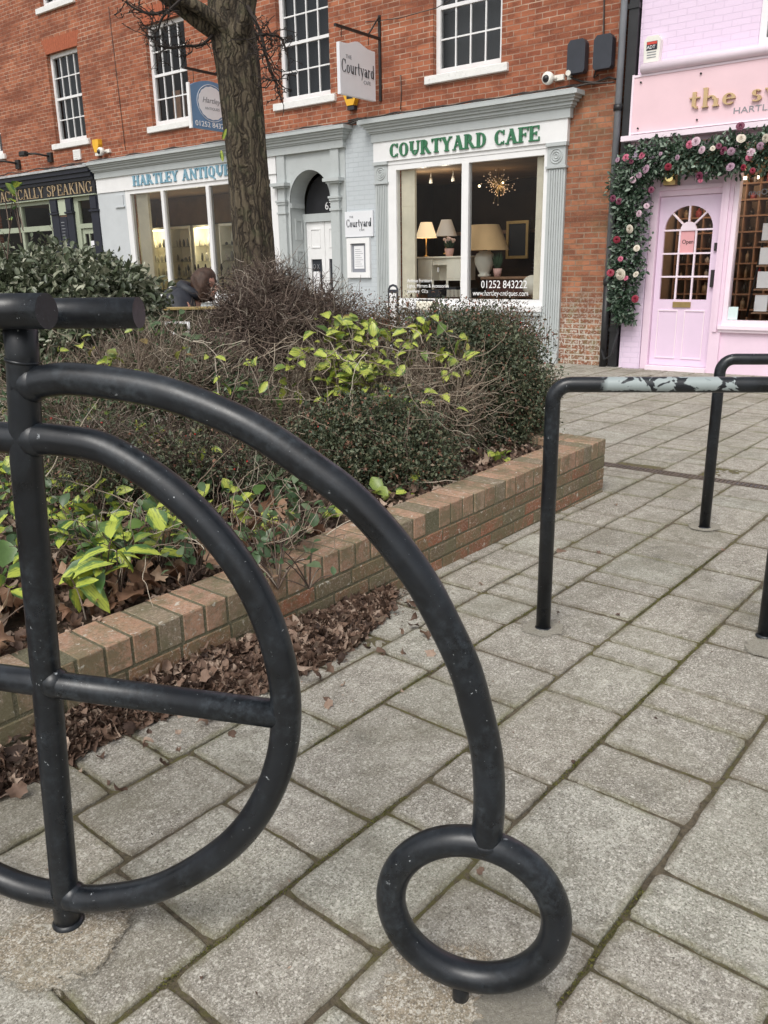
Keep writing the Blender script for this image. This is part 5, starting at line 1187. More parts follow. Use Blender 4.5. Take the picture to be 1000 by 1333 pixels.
# Sheffield stands
def stand(pl, az, span, h, rc, mat, lab, lean=0.0, rr_=RT * .98):
    a = math.radians(az); fr = Matrix(((math.cos(a), -math.sin(a), 0, pl[0]), (math.sin(a), math.cos(a), 0, pl[1]), (0, 0, 1, 0), (0, 0, 0, 1)))
    t_ = Thing('cycle_stand', fr, (0, 0, 0), lab, 'cycle stand', 'square cycle stands on the paving')
    P = [(0, 0, -.02), (0, 0, h - rc)]
    for k in range(1, 9): q = math.pi / 2 * k / 8; P.append((rc - rc * math.cos(q), 0, h - rc + rc * math.sin(q)))
    P += [(rc + (span - 2 * rc) * u, 0, h) for u in (.15, .3, .45, .6, .75, .9, 1)]
    for k in range(1, 9): q = math.pi / 2 * k / 8; P.append((span - rc + rc * math.sin(q), 0, h - rc + rc * math.cos(q)))
    P.append((span, 0, -.02))
    m = MB(); m.tube(P, rr_, 24); t_.part('hoop', m, mat)
    for x in (0, span): m = MB(); m.lathe([(rr_ + .006, -.004), (rr_ + .006, .004), (rr_ + .001, .010)], (x, 0, 0), 18); t_.part('foot', m, mat)
    return t_
MT['tube_worn'] = tubemat('worn_black_tube_paint', worn=(.992, .17, .66))
pn = on_ground(707, 818)
stand(pn, -7.0, .88, 1.010, .065, MT['tube_worn'], 'nearer square black cycle stand with paint worn grey along its top')
pf = on_ground(917, 687)
stand(pf, -9.0, .9, .947, .07, MT['tube'], 'farther square black cycle stand with sound paint')

# ------------------------------------------------------------ planter
def bmat(name, mul=1.0):
    m, t, b, out = new_mat(name); N = NT(t); v = N.obj()
    a = N.n('ShaderNodeAttribute', _attribute_name='tint')
    c = N.mix(N.step(N.noise(v, 14, 6, .75, .3), .35, .68), (.72, .72, .72), (1, 1, 1)); c = N.mix(1.0, c, a.outputs['Color'], 'MULTIPLY')
    c = N.mix(N.math('MULTIPLY', N.step(N.noise(v, 80, 4, .8), .52, .60), .6), c, (.46, .38, .31))
    c = N.mix(N.math('MULTIPLY', N.step(N.noise(v, 75, 4, .75, .5), .54, .66), .5), c, (.07, .055, .035))
    c = N.mix(N.math('MULTIPLY', N.step(N.noise(v, 7, 7, .8, .5), .44, .58), .72), c, (.15, .14, .075))
    li = N.noise(v, 30, 6, .75, .7); c = N.mix(N.math('MULTIPLY', N.step(li, .60, .64), .8), c, (.62, .60, .52))
    N.l(c, b.inputs['Base Color']); b.inputs['Roughness'].default_value = .9; N.bump(N.math('ADD', N.noise(v, 70, 6, .8), N.noise(v, 18, 4, .6)), .7, .006, b); return m
MT['pbrick'] = bmat('planter_brick')
MT['mortar'] = gritmat('planter_mortar', (.13, .13, .07), (.24, .21, .14), (.42, .38, .30))
planter = Thing('brick_planter', FR_P, (2, PY0, 0), 'low brick planter wall with an upright-brick coping and worn pale spots', 'planter')
SL = .0214
def ztop(x): return .277 + SL * (x - 1.16)
def sbrick(mb, x0, x1, y0, y1, d0, d1):
    """chamfered brick whose top and bottom follow the sloping top line; d0,d1 depths below the coping top"""
    n = len(mb.v); mb.bbox(x0, x1, y0, y1, -d1, -d0, .004)
    for i in range(n, len(mb.v)): x, y, z = mb.v[i]; mb.v[i] = (x, y, z + ztop(x) + rr.gauss(0, .0004))
rr = random.Random(77)
def bcol(kind):
    q = rr.random()
    if kind == 'cop': c = (.47, .28, .185) if q < .35 else (.42, .25, .16) if q < .65 else (.36, .25, .165) if q < .9 else (.28, .22, .15)
    else: c = (.34, .14, .075) if q < .4 else (.27, .155, .085) if q < .7 else (.22, .165, .10)
    k = rr.uniform(.85, 1.12); return tuple(v * k for v in c)
cop = MB(); x = PX1
CW = .215
while x > PX0:
    w_ = .092; cop.col(*bcol('cop')); o = rr.gauss(0, .0015); sbrick(cop, x - w_, x, PY0 + o, PY0 + CW + rr.gauss(0, .002), .0 + abs(rr.gauss(0, .001)), .106); x -= w_ + .010
y = PY0 + CW + .01
while y < PY1 - CW: cop.col(*bcol('cop')); sbrick(cop, PX1 - CW, PX1 + rr.gauss(0, .0015), y, y + .073, 0, .106); y += .083
x = PX1
while x > PX0: cop.col(*bcol('cop')); sbrick(cop, x - .073, x, PY1 - CW, PY1, 0, .106); x -= .083
planter.part('coping', cop, MT['pbrick'])
cs = MB()
for c_ in range(4):
    d0 = .116 + c_ * .075; d1 = d0 + .065; x = PX1 - (.0 if c_ % 2 == 0 else .1125)
    if c_ % 2: cs.col(*bcol('w')); sbrick(cs, PX1 - .1025, PX1, PY0, PY0 + .2, d0, d1)
    while x > PX0:
        w_ = .215 if not (c_ % 2 == 0 and abs(x - PX1) < .01) else .215
        cs.col(*bcol('w')); sbrick(cs, x - w_, x, PY0 + rr.gauss(0, .001), PY0 + .1, d0, d1); x -= w_ + .01
    y = PY0 + .225
    while y < PY1: cs.col(*bcol('w')); sbrick(cs, PX1 - .1, PX1, y - (0 if c_ % 2 else .1), y + .115, d0, d1); y += .225
    x = PX1
    while x > PX0: cs.col(*bcol('w')); sbrick(cs, x - .215, x, PY1 - .1, PY1, d0, d1); x -= .225
planter.part('brick_courses', cs, MT['pbrick'])
def slope_box(mb, x0, x1, y0, y1, d0, d1, nx=1):
    n = len(mb.v); mb.box(x0, x1, y0, y1, -d1, -d0)
    for i in range(n, len(mb.v)): x, y, z = mb.v[i]; mb.v[i] = (x, y, z + ztop(x))
mo = MB(); e = .0035
slope_box(mo, PX0, PX1 - e, PY0 + e, PY0 + CW - e, .0035, .6); slope_box(mo, PX1 - CW + e, PX1 - e - .0005, PY0 + CW - e + .001, PY1 - e, .0035, .6); slope_box(mo, PX0, PX1 - CW, PY1 - CW + e, PY1 - e - .001, .0035, .6)
planter.part('mortar', mo, MT['mortar'])

# soil
def soilmat():
    m, t, b, out = new_mat('dark_soil'); N = NT(t); v = N.obj()
    c = N.mix(N.step(N.noise(v, 40, 6, .8), .35, .65), (.035, .024, .015), (.12, .075, .045)); N.l(c, b.inputs['Base Color']); b.inputs['Roughness'].default_value = 1
    N.bump(N.noise(v, 50, 6, .8), 1, .02, b); return m
MT['soil'] = soilmat()
def soil_z(x, y):
    return ztop(x) - .05 + .10 * np.clip((y - PY0 - .2) / 1.2, 0, 1) + .02 * np.sin(x * 3 + 1) * np.sin(y * 4)
xs = np.linspace(PX0, PX1 - .12, 70); ys = np.linspace(PY0 + .15, PY1 - .15, 40); X, Y = np.meshgrid(xs, ys, indexing='ij'); Z = soil_z(X, Y)
n0, n1 = X.shape; I = np.arange(n0 * n1).reshape(n0, n1)
me = mesh_np('soil', np.stack([X, Y, Z], -1).reshape(-1, 3), [np.stack([I[:-1, :-1], I[1:, :-1], I[1:, 1:], I[:-1, 1:]], -1).reshape(-1, 4)], MT['soil'], True)
single('soil_ground', me, None, FR_P, (0, 0, 0), kind='structure')
# ------------------------------------------------------------ foliage
def leafmat(name, stops, varieg=None, rough=.5, trans=.2, vein=True):
    """colour from the per-leaf random value; optional pale centre from the across-leaf coordinate"""
    m, t, b, out = new_mat(name); N = NT(t)
    a = N.n('ShaderNodeAttribute', _attribute_name='lf'); s = t.nodes.new('ShaderNodeSeparateXYZ'); N.l(a.outputs['Color'], s.inputs[0])
    c = N.ramp(s.outputs[2], stops); v = N.obj()
    c = N.mix(N.math('MULTIPLY', N.step(N.noise(v, 60, 4, .7), .35, .7), .35), c, N.mix(1.0, c, (.45, .45, .45), 'MULTIPLY'))
    if varieg:
        u = N.math('ABSOLUTE', N.math('ADD', N.math('MULTIPLY', s.outputs[0], 2.0), -1.0))
        k = N.step(N.math('ADD', u, N.math('MULTIPLY', N.math('ADD', N.noise(v, 45, 3, .6), -.5), 1.1)), varieg[1] + .12, varieg[1] - .12)
        k = N.math('MULTIPLY', k, N.step(a.outputs['Alpha'], varieg[2] - .1, varieg[2] + .1)) if varieg[2] > 0 else k
        cv_ = t.nodes.new('ShaderNodeCombineXYZ'); N.l(N.math('MULTIPLY', s.outputs[0], 9.0), cv_.inputs[0]); N.l(N.math('MULTIPLY', s.outputs[1], 1.6), cv_.inputs[1]); N.l(N.math('MULTIPLY', s.outputs[2], 57.0), cv_.inputs[2])
        k = N.math('MULTIPLY', k, N.step(N.math('ADD', N.noise(cv_.outputs[0], 1.6, 3, .6), N.math('MULTIPLY', u, .22)), .74, .56))
        c = N.mix(k, c, varieg[0])
    N.l(c, b.inputs['Base Color']); b.inputs['Roughness'].default_value = rough
    if trans:
        tl = N.n('ShaderNodeBsdfTranslucent'); N.l(c, tl.inputs[0]); mx = t.nodes.new('ShaderNodeMixShader'); mx.inputs[0].default_value = trans
        N.l(b.outputs[0], mx.inputs[1]); N.l(tl.outputs[0], mx.inputs[2]); N.l(mx.outputs[0], out.inputs[0])
    return m
def unit(a): return a / np.maximum(np.linalg.norm(a, axis=-1, keepdims=True), 1e-9)
def leaves(rng, P, D, Nn, L, W, fold=.25, curl=.25, small=False):
    """P base points, D directions, Nn normals -> verts, faces, attributes"""
    n = len(P); D = unit(D); S = unit(np.cross(D, Nn)); Nn = np.cross(S, D)
    L = np.broadcast_to(L, n)[:, None]; W = np.broadcast_to(W, n)[:, None]; f = np.broadcast_to(fold, n)[:, None]; c = np.broadcast_to(curl, n)[:, None]
    r1 = rng.random(n); r2 = rng.random(n)
    def pt(u, s, h): return P + D * (u * L) + S * (s * W) + Nn * (h * W * f * abs(s) * 2 - c * L * u * u * .5)
    if small:
        pts = [(0, 0), (.5, .5), (1, 0), (.5, -.5)]; V = np.stack([pt(u, s, 1) for u, s in pts], 1).reshape(-1, 3)
        base = np.arange(n)[:, None] * 4; F = [np.concatenate([base + np.array([0, 1, 2]), base + np.array([0, 2, 3])])]
        uv = [(u, s) for u, s in pts]
    else:
        pts = [(0, 0), (.28, .40), (.30, 0), (.28, -.40), (.62, .46), (.65, 0), (.62, -.46), (.86, .24), (.86, -.24), (1, 0)]
        V = np.stack([pt(u, s, 1) for u, s in pts], 1).reshape(-1, 3); base = np.arange(n)[:, None] * 10
        tri = [(0, 2, 1), (0, 3, 2), (5, 9, 7), (5, 8, 9), (4, 5, 7), (5, 6, 8)]; qd = [(1, 2, 5, 4), (2, 3, 6, 5)]
        F = [np.concatenate([base + np.array(q) for q in tri]), np.concatenate([base + np.array(q) for q in qd])]; uv = pts
    at = np.zeros((n, len(uv), 4)); at[..., 0] = np.array([.5 + s for u, s in uv]); at[..., 1] = np.array([u for u, s in uv]); at[..., 2] = r1[:, None]; at[..., 3] = r2[:, None]
    return V, F, at.reshape(-1, 4)
class Acc:
    def __init__(s): s.V = []; s.F = {3: [], 4: []}; s.A = []; s.n = 0
    def add(s, V, F, A=None):
        for f in F: s.F[f.shape[1]].append(f + s.n)
        s.V.append(V); s.A.append(A if A is not None else np.tile([.5, .5, .5, .5], (len(V), 1))); s.n += len(V); return s
    def mesh(s, name, mat, off=None, smooth=True):
        V = np.concatenate(s.V)
        return mesh_np(name, V, [np.concatenate(s.F[k]) if s.F[k] else np.zeros((0, k), int) for k in (3, 4)], mat, smooth, attrs={'lf': np.concatenate(s.A)})
def tubes_np(rng, paths, r0, r1, sides=3):
    """paths (n, m, 3) -> thin tapered tubes"""
    n, m_, _ = paths.shape; T = np.gradient(paths, axis=1); T = unit(T); ref = unit(rng.normal(size=(n, 1, 3))) + 0 * T; B1 = unit(np.cross(T, ref)); B2 = np.cross(T, B1)
    rad = (np.broadcast_to(r0, n)[:, None] * (1 - np.linspace(0, 1, m_)) + np.broadcast_to(r1, n)[:, None] * np.linspace(0, 1, m_))[..., None]
    rings = np.stack([paths + (B1 * math.cos(2 * math.pi * k / sides) + B2 * math.sin(2 * math.pi * k / sides)) * rad for k in range(sides)], 2)
    idx = np.arange(n * m_ * sides).reshape(n, m_, sides); a = idx[:, :-1]; b = idx[:, 1:]
    F = np.stack([a, np.roll(a, -1, 2), np.roll(b, -1, 2), b], -1).reshape(-1, 4)
    at = np.zeros((n, m_, sides, 4)); at[..., 2] = rng.random(n)[:, None, None]; at[..., 1] = np.linspace(0, 1, m_)[None, :, None]
    return rings.reshape(-1, 3), [F], at.reshape(-1, 4)
def walks(rng, start, dirs, length, m_=8, wig=.25, grav=0.0):
    n = len(start); step = (np.broadcast_to(length, n) / (m_ - 1))[:, None]; d = unit(dirs); P = [start]
    for k in range(m_ - 1):
        d = unit(d + rng.normal(size=(n, 3)) * wig + np.array([0, 0, grav])); P.append(P[-1] + d * step)
    return np.stack(P, 1)
def blob_points(rng, n, c, r, shell=.55, lumps=None, zmin=None):
    v = unit(rng.normal(size=(n, 3))); k = rng.uniform(shell ** 3, 1, n) ** (1 / 3)
    bump = 1 + .13 * np.sin(v[:, 0] * 7 + c[0] * 5) * np.sin(v[:, 1] * 6 + 2) + .09 * np.sin(v[:, 2] * 11 + v[:, 0] * 9 + c[1] * 3)
    P = np.array(c) + v * (k * bump)[:, None] * np.array(r)
    if zmin is not None: q = P[:, 2] > zmin; P, v = P[q], v[q]
    return P, v
TW = leafmat('twig_bark', [(0, (.05, .032, .026)), (.5, (.115, .078, .060)), (.85, (.22, .165, .13)), (1, (.50, .44, .36))], rough=.8, trans=0)
TWP = leafmat('dead_stem', [(0, (.12, .085, .062)), (.4, (.25, .19, .14)), (.8, (.40, .33, .25)), (1, (.58, .52, .42))], rough=.8, trans=0)
LF = {}
LF['coto'] = leafmat('cotoneaster_leaf', [(0, (.04, .058, .032)), (.4, (.085, .108, .060)), (.75, (.14, .16, .09)), (.88, (.20, .17, .11)), (1, (.28, .12, .08))], rough=.55, trans=.12)
LF['cotored'] = leafmat('reddish_leaf', [(0, (.06, .05, .03)), (.45, (.12, .095, .055)), (.8, (.17, .12, .07)), (1, (.30, .085, .05))], rough=.6, trans=.12)
LF['var'] = leafmat('variegated_leaf', [(0, (.04, .10, .03)), (.5, (.08, .17, .05)), (1, (.14, .24, .07))], ((.50, .58, .09), .50, .20), rough=.34, trans=.25)
LF['yel'] = leafmat('yellow_green_leaf', [(0, (.06, .13, .03)), (.4, (.15, .24, .05)), (.8, (.26, .34, .08)), (1, (.24, .15, .07))], ((.50, .56, .11), .60, .20), rough=.36, trans=.25)
LF['hedge'] = leafmat('hedge_leaf', [(0, (.06, .08, .045)), (.5, (.125, .15, .09)), (.78, (.22, .24, .16)), (1, (.50, .50, .38))], rough=.36, trans=.12)
LF['green'] = leafmat('ground_leaf', [(0, (.04, .08, .03)), (.6, (.075, .13, .055)), (1, (.15, .20, .11))], rough=.4, trans=.15)
LF['dry'] = leafmat('dry_leaf', [(0, (.05, .030, .022)), (.35, (.14, .085, .060)), (.7, (.27, .175, .125)), (1, (.52, .40, .31))], rough=.7, trans=.15)
LF['drybig'] = leafmat('tan_dry_leaf', [(0, (.16, .08, .045)), (.35, (.34, .19, .12)), (.75, (.50, .32, .21)), (1, (.64, .48, .34))], rough=.65, trans=.2)
LF['blade'] = leafmat('grass_blade', [(0, (.05, .09, .03)), (.6, (.12, .18, .06)), (1, (.35, .36, .18))], rough=.5, trans=.2)
BERRY = paint('red_berry', (.50, .02, .015), .3, .1, 9, 0)
def shrub(name, lab, cat, seed, blobs, leafspec, twigspec, berries=0, group=None, base=None):
    """blobs: (centre, radii, leaves, twigs). leafspec: (material, length, width, small)"""
    rng = np.random.default_rng(seed); fol = Acc(); tw = Acc(); bm = MB(); zb = None
    c0 = np.array(blobs[0][0]); zs = min(b[0][2] - b[1][2] for b in blobs)
    org = (float(c0[0]), float(c0[1]), float(base if base is not None else zs))
    for c, r, nl, ntw in blobs:
        if nl:
            P, v = blob_points(rng, nl, c, r, .5, zmin=org[2] - .02)
            # leaves gather in sprays: pull the points towards spray centres
            ns_ = max(20, nl // 55); SP, sv = blob_points(rng, ns_, c, np.array(r) * .95, .62, zmin=org[2])
            k = rng.integers(0, len(SP), len(P)); w_ = rng.random(len(P)) < .72
            off = rng.normal(size=P.shape) * np.array(r) * .085; ax = unit(sv[k] + rng.normal(size=P.shape) * .35) * rng.uniform(-.10, .16, len(P))[:, None]
            P = np.where(w_[:, None], SP[k] + off * .55 + ax, P); v = unit(np.where(w_[:, None], sv[k], v))
            P = P[P[:, 2] > org[2] - .03]; v = v[:len(P)]
            D = unit(v * .8 + rng.normal(size=P.shape) * .8 + np.array([0, 0, .3])); Nn = unit(v * .6 + rng.normal(size=P.shape) * .7 + np.array([0, 0, .8]))
            Lq = leafspec[1] * np.clip(rng.lognormal(0, .32, len(P)), .4, 2.2); V, F, A = leaves(rng, P, D, Nn, Lq, Lq * leafspec[2], .3, .3, leafspec[3]); fol.add(V, F, A)
            if berries:
                q = rng.choice(len(P), int(berries * nl / 10000) + 1)
                for p_ in P[q]: bm.ball(tuple(p_), .0055, 5, 4)
        if ntw:
            n_ = ntw; v = unit(rng.normal(size=(n_, 3)) + np.array([0, 0, .35])); st = np.array(c) + v * np.array(r) * rng.uniform(.1, .85, n_)[:, None]
            d = unit(v * twigspec[3] + rng.normal(size=(n_, 3)) * .8 + np.array([0, 0, .15])); W_ = walks(rng, st, d, rng.uniform(.4, 1.1, n_) * twigspec[0], 8, twigspec[2])
            V, F, A = tubes_np(rng, W_, rng.uniform(.6, 1.6, n_) * twigspec[1], .0006); tw.add(V, F, A)
            k = rng.integers(0, n_, n_ * 2); j = rng.integers(2, 7, n_ * 2); s2 = W_[k, j]; d2 = unit(W_[k, np.minimum(j + 1, 7)] - s2 + rng.normal(size=s2.shape) * .03)
            d2 = unit(d2 + rng.normal(size=s2.shape) * .7); W2 = walks(rng, s2, d2, rng.uniform(.3, .8, n_ * 2) * twigspec[0] * .55, 5, twigspec[2]); V, F, A = tubes_np(rng, W2, twigspec[1] * .55, .0005); tw.add(V, F, A)
    # main stems rooted in the soil
    n_ = 26; st = np.array([org[0], org[1], org[2] - .03]) + rng.normal(size=(n_, 3)) * np.array([.12, .12, 0]); d = unit(rng.normal(size=(n_, 3)) * .5 + np.array([0, 0, 1]))
    V, F, A = tubes_np(rng, walks(rng, st, d, blobs[0][1][2] * 1.6, 9, .22), .007, .002, 5); tw.add(V, F, A)
    T = Thing(name, FR_W, org, lab, cat, group)
    if fol.n: T.part('foliage', fol.mesh('foliage', leafspec[0]), None)
    T.part('twigs', tw.mesh('twigs', TWP if 'dead stems' in lab else TW, smooth=True), None)
    if len(bm.v): T.part('berries', bm, BERRY, kind='stuff')
    return T
def wp(px, py, Y): return at_y(px, py, Y)
def blob(px, py, Y, rx, ry, rz, nl, nt_): return (tuple(wp(px, py, Y)), (rx, ry, rz), nl, nt_)
def soilp(x, y): q = FR_P @ Vector((x, y, 0)); return q
BASEZ = .30
SMALL = (LF['coto'], .021, .6, True)
shrub('cotoneaster_shrub', 'large rounded dark shrub with red berries at the planter corner', 'shrub', 11,
      [blob(628, 508, 5.75, .46, .48, .44, 46000, 120), blob(600, 462, 5.9, .48, .45, .26, 20000, 120), blob(662, 548, 5.55, .24, .30, .29, 15000, 20), blob(575, 560, 5.3, .30, .3, .33, 14000, 150)],
      SMALL, (.22, .0020, .28, .6), 14, base=.33)
shrub('cotoneaster_shrub', 'low dark green mound shrub overhanging the brick coping', 'shrub', 12,
      [blob(490, 600, 4.5, .34, .33, .30, 40000, 40), blob(545, 610, 4.55, .17, .2, .18, 12000, 10), blob(430, 590, 4.5, .20, .25, .20, 13000, 40)],
      (LF['coto'], .019, .6, True), (.2, .002, .28, .6), 5, base=.30)
shrub('reddish_shrub', 'brown-tinged twiggy shrub along the far top of the planter', 'shrub', 13,
      [blob(540, 450, 6.2, .55, .45, .28, 16000, 350), blob(640, 443, 6.2, .38, .4, .22, 12000, 200), blob(450, 435, 6.4, .4, .4, .23, 6000, 300)],
      (LF['cotored'], .017, .5, True), (.26, .0022, .3, .8), 40, base=.36)
shrub('berry_shrub', 'small shrub dotted with red berries behind the large wheel arcs', 'shrub', 14,
      [blob(200, 600, 3.9, .30, .28, .16, 5500, 420), blob(120, 590, 3.7, .2, .25, .15, 2200, 260), blob(300, 610, 4.1, .28, .28, .16, 4500, 420)],
      (LF['coto'], .017, .5, True), (.28, .0018, .3, .6), 45, base=.36)
shrub('bare_shrub', 'dense tangle of bare brown twigs around the tree foot', 'shrub', 15,
      [blob(350, 450, 5.5, .42, .45, .36, 0, 2300), blob(405, 430, 5.8, .36, .4, .28, 0, 1300), blob(270, 490, 5.0, .36, .4, .20, 0, 900), blob(352, 392, 5.7, .17, .25, .17, 0, 700), blob(320, 420, 5.5, .18, .25, .2, 0, 500)],
      (LF['coto'], .017, .5, True), (.34, .0045, .42, .35), base=.38)
shrub('bare_shrub', 'pale matted dead stems in the middle of the planter', 'shrub', 16,
      [blob(560, 540, 5.2, .42, .4, .33, 0, 1000), blob(440, 520, 5.2, .5, .4, .28, 1500, 1000), blob(330, 560, 4.9, .45, .4, .26, 2500, 900)],
      (LF['coto'], .017, .5, True), (.42, .0034, .34, .5), base=.34)
shrub('bare_shrub', 'brown dead stems under the handlebars at the left of the planter', 'shrub', 17,
      [blob(200, 500, 4.6, .55, .4, .20, 2500, 1100), blob(90, 545, 4.2, .45, .4, .22, 2500, 600), blob(150, 470, 5.0, .6, .4, .20, 1500, 500)],
      (LF['green'], .026, .5, True), (.36, .0026, .32, .7), base=.36)
# clipped hedge at the left
shrub('clipped_hedge', 'clipped grey-green evergreen hedge beneath the dark shopfront', 'hedge', 18,
      [blob(75, 398, 5.1, .50, .42, .26, 15000, 40), blob(-30, 392, 5.0, .50, .42, .29, 10000, 30), blob(145, 404, 5.2, .24, .3, .21, 8000, 20), blob(60, 450, 4.9, .55, .4, .28, 8000, 40)],
      (LF['hedge'], .036, .52, False), (.2, .003, .25, .5), base=.4)
# variegated plants
def clump(name, lab, seed, spots, mat, L, W, n, group=None, cat='plant', spread=.12, up=.7, curl=.5):
    rng = np.random.default_rng(seed); a = Acc(); s = Acc(); pts = [np.array(p) for p in spots]; org = pts[0].copy(); org[2] -= .1
    for p in pts:
        k = max(2, int(n * rng.uniform(.7, 1.3))); d = unit(rng.normal(size=(k, 3)) * np.array([1, 1, .5]) + np.array([0, 0, up])); st = p + rng.normal(size=(k, 3)) * np.array([spread, spread, spread * .6]); 
        Nn = unit(np.array([0, -.3, 1]) + rng.normal(size=(k, 3)) * .35); Lq = L * rng.uniform(.55, 1.25, k); V, F, A = leaves(rng, st, d, Nn, Lq, Lq * W * rng.uniform(.85, 1.15, k), .22, curl * rng.uniform(.3, 1.5, k)); a.add(V, F, A)
        root = p + np.array([0, 0, -.16]); paths = np.stack([root + (st - root) * t + np.array([0, 0, 1]) * .02 * math.sin(t * 3.1) for t in np.linspace(0, 1, 5)], 1); V, F, A = tubes_np(rng, paths, .003, .002, 4); s.add(V, F, A)
    T = Thing(name, FR_W, tuple(org), lab, cat, group); T.part('foliage', a.mesh('foliage', mat), None); T.part('stems', s.mesh('stems', TW), None); return T
def spots(rng_, box, Yf, n, lift=0):
    out = []
    for _ in range(n):
        px = rng_.uniform(box[0], box[1]); py = rng_.uniform(box[2], box[3]); out.append(wp(px, py, Yf(px, py)))
    return out
rg_ = random.Random(31)
def bedY(px, py):      # forward distance of the planting surface seen at a pixel (about .45 m high)
    return float(on_ground(px, py, .42)[1])
clump('variegated_plant', 'yellow and green plant on top of the planting below the cafe window', 41, spots(rg_, (425, 610, 415, 485), lambda a, b: 5.25 - (b - 425) * .004, 24), LF['yel'], .085, .75, 7, spread=.06, curl=1.1, up=.2)
clump('variegated_plant', 'yellow-green leaf clump in the middle of the bare twigs', 42, spots(rg_, (365, 480, 450, 510), lambda a, b: 4.85, 10), LF['yel'], .095, .75, 7, spread=.06, curl=1.1, up=.2)
clump('variegated_plant', 'loose yellow-green leaves among dead stems behind the upper arc', 52, spots(rg_, (90, 340, 440, 600), lambda a, b: 4.25 - (b - 440) * .002, 24), LF['yel'], .065, .7, 4, spread=.06, curl=1.0, up=.3)
clump('variegated_plant', 'thin scatter of yellow leaves among the dead stems', 43, spots(rg_, (400, 600, 480, 560), lambda a, b: 4.7, 12), LF['yel'], .07, .8, 4, spread=.05, curl=1.0)
clump('variegated_plant', 'green and yellow plant right of the bicycle post', 44, spots(rg_, (70, 250, 600, 730), bedY, 27), LF['var'], .09, .75, 5, spread=.07, curl=1.0, up=.3)
clump('variegated_plant', 'bright yellow-green leaves behind the upper wheel arc', 45, spots(rg_, (80, 340, 540, 700), bedY, 30), LF['yel'], .065, .8, 6, spread=.06, curl=1.0, up=.3)
clump('variegated_plant', 'striped broad leaves by the left edge beside the post', 46, spots(rg_, (-60, 40, 520, 790), bedY, 22), LF['var'], .10, .8, 6, spread=.06)
clump('variegated_plant', 'large striped leaf cluster over the left end of the coping', 47, [wp(118, 740, bedY(118, 745) + .02), wp(132, 715, bedY(120, 735)), wp(150, 725, bedY(150, 740)), wp(105, 752, bedY(105, 752))], LF['var'], .15, .50, 5, spread=.035, up=.2, curl=.9)
clump('variegated_plant', 'small yellow-green leaves at the foot of the mound shrub', 48, [wp(490, 648, 4.05), wp(505, 640, 4.1), wp(540, 632, 4.2), wp(428, 672, 3.75), wp(350, 690, 3.5), wp(640, 590, 4.9), wp(655, 596, 4.9)], LF['yel'], .075, .9, 4, spread=.035)
clump('ivy', 'dark green ground leaves spread under the dead stems', 49, spots(rg_, (0, 420, 600, 720), lambda a, b: bedY(a, b) + .05, 60), LF['green'], .06, .7, 10, cat='ivy', spread=.08)
clump('ivy', 'dark green leafy growth under the hedge and handlebars', 50, spots(rg_, (0, 230, 420, 500), lambda a, b: 4.7, 40), LF['green'], .055, .6, 12, cat='ivy', spread=.09)
clump('sapling', 'pale green leafy shoot rising at the far left edge', 51, [wp(6, 250, 4.0), wp(24, 252, 4.0), wp(3, 290, 4.0), wp(22, 268, 4.0)], LF['var'], .07, .8, 2, cat='sapling', spread=.025)
# blades of iris beside the bench
rng = np.random.default_rng(61); st = np.stack([wp(px, 470, 5.6) for px in rng.uniform(195, 265, 80)]); st[:, 2] -= .12; st += rng.normal(size=st.shape) * np.array([.0, .12, .03])
W_ = walks(rng, st, unit(rng.normal(size=(80, 3)) * .3 + np.array([0, 0, 1])), rng.uniform(.2, .42, 80), 7, .10, -.03)
T = Thing('iris', FR_W, tuple(st.mean(0)), 'clump of upright pale green iris blades before the dark bench', 'plant'); a = Acc()
for k in range(6): 
    pass
d = unit(np.gradient(W_, axis=1)); sd_ = unit(np.cross(d, np.array([.2, -1, .1]))) * (np.array([.006, .008, .008, .007, .005, .003, .0005])[None, :, None])
V = np.stack([W_ - sd_, W_ + sd_], 2); idx = np.arange(80 * 14).reshape(80, 7, 2); F = np.stack([idx[:, :-1, 0], idx[:, :-1, 1], idx[:, 1:, 1], idx[:, 1:, 0]], -1).reshape(-1, 4); A = np.zeros((80, 7, 2, 4)); A[..., 2] = rng.random(80)[:, None, None]; A[..., 0] = .5
a.add(V.reshape(-1, 3), [F], A.reshape(-1, 4)); T.part('foliage', a.mesh('foliage', LF['blade']), None)

# long arching stems and loose canes standing clear of the mass
rng = np.random.default_rng(66)
def canes(lab, seed, starts, dirs, ln, r0, wig=.16, grav=-.02):
    rng = np.random.default_rng(seed); st = np.array(starts); W_ = walks(rng, st, np.array(dirs), ln, 12, wig, grav); a = Acc(); V, F, A = tubes_np(rng, W_, r0, .001, 5); a.add(V, F, A)
    T = Thing('dead_stems', FR_W, tuple(st[0]), lab, 'stems'); T.part('stem', a.mesh('stem', TW if 'upright' in lab else TWP, smooth=True), None)
canes('many fine pale stems crossing in front of the middle of the planting', 73, [wp(rg_.uniform(60, 620), rg_.uniform(440, 570), rg_.uniform(4.3, 5.0)) for _ in range(190)], [(rg_.uniform(-1, 1), rg_.uniform(-.4, .2), rg_.uniform(-.5, .6)) for _ in range(190)], .30, .0026, .24)
canes('tangle of fine brown stems woven through the variegated plants at the left', 74, [wp(x_, y_, bedY(x_, y_) + rg_.uniform(-.08, .1)) for x_, y_ in [(rg_.uniform(-20, 430), rg_.uniform(560, 725)) for _ in range(230)]], [(rg_.uniform(-1, 1), rg_.uniform(-.5, .4), rg_.uniform(-.3, .9)) for _ in range(230)], .26, .0020, .26)
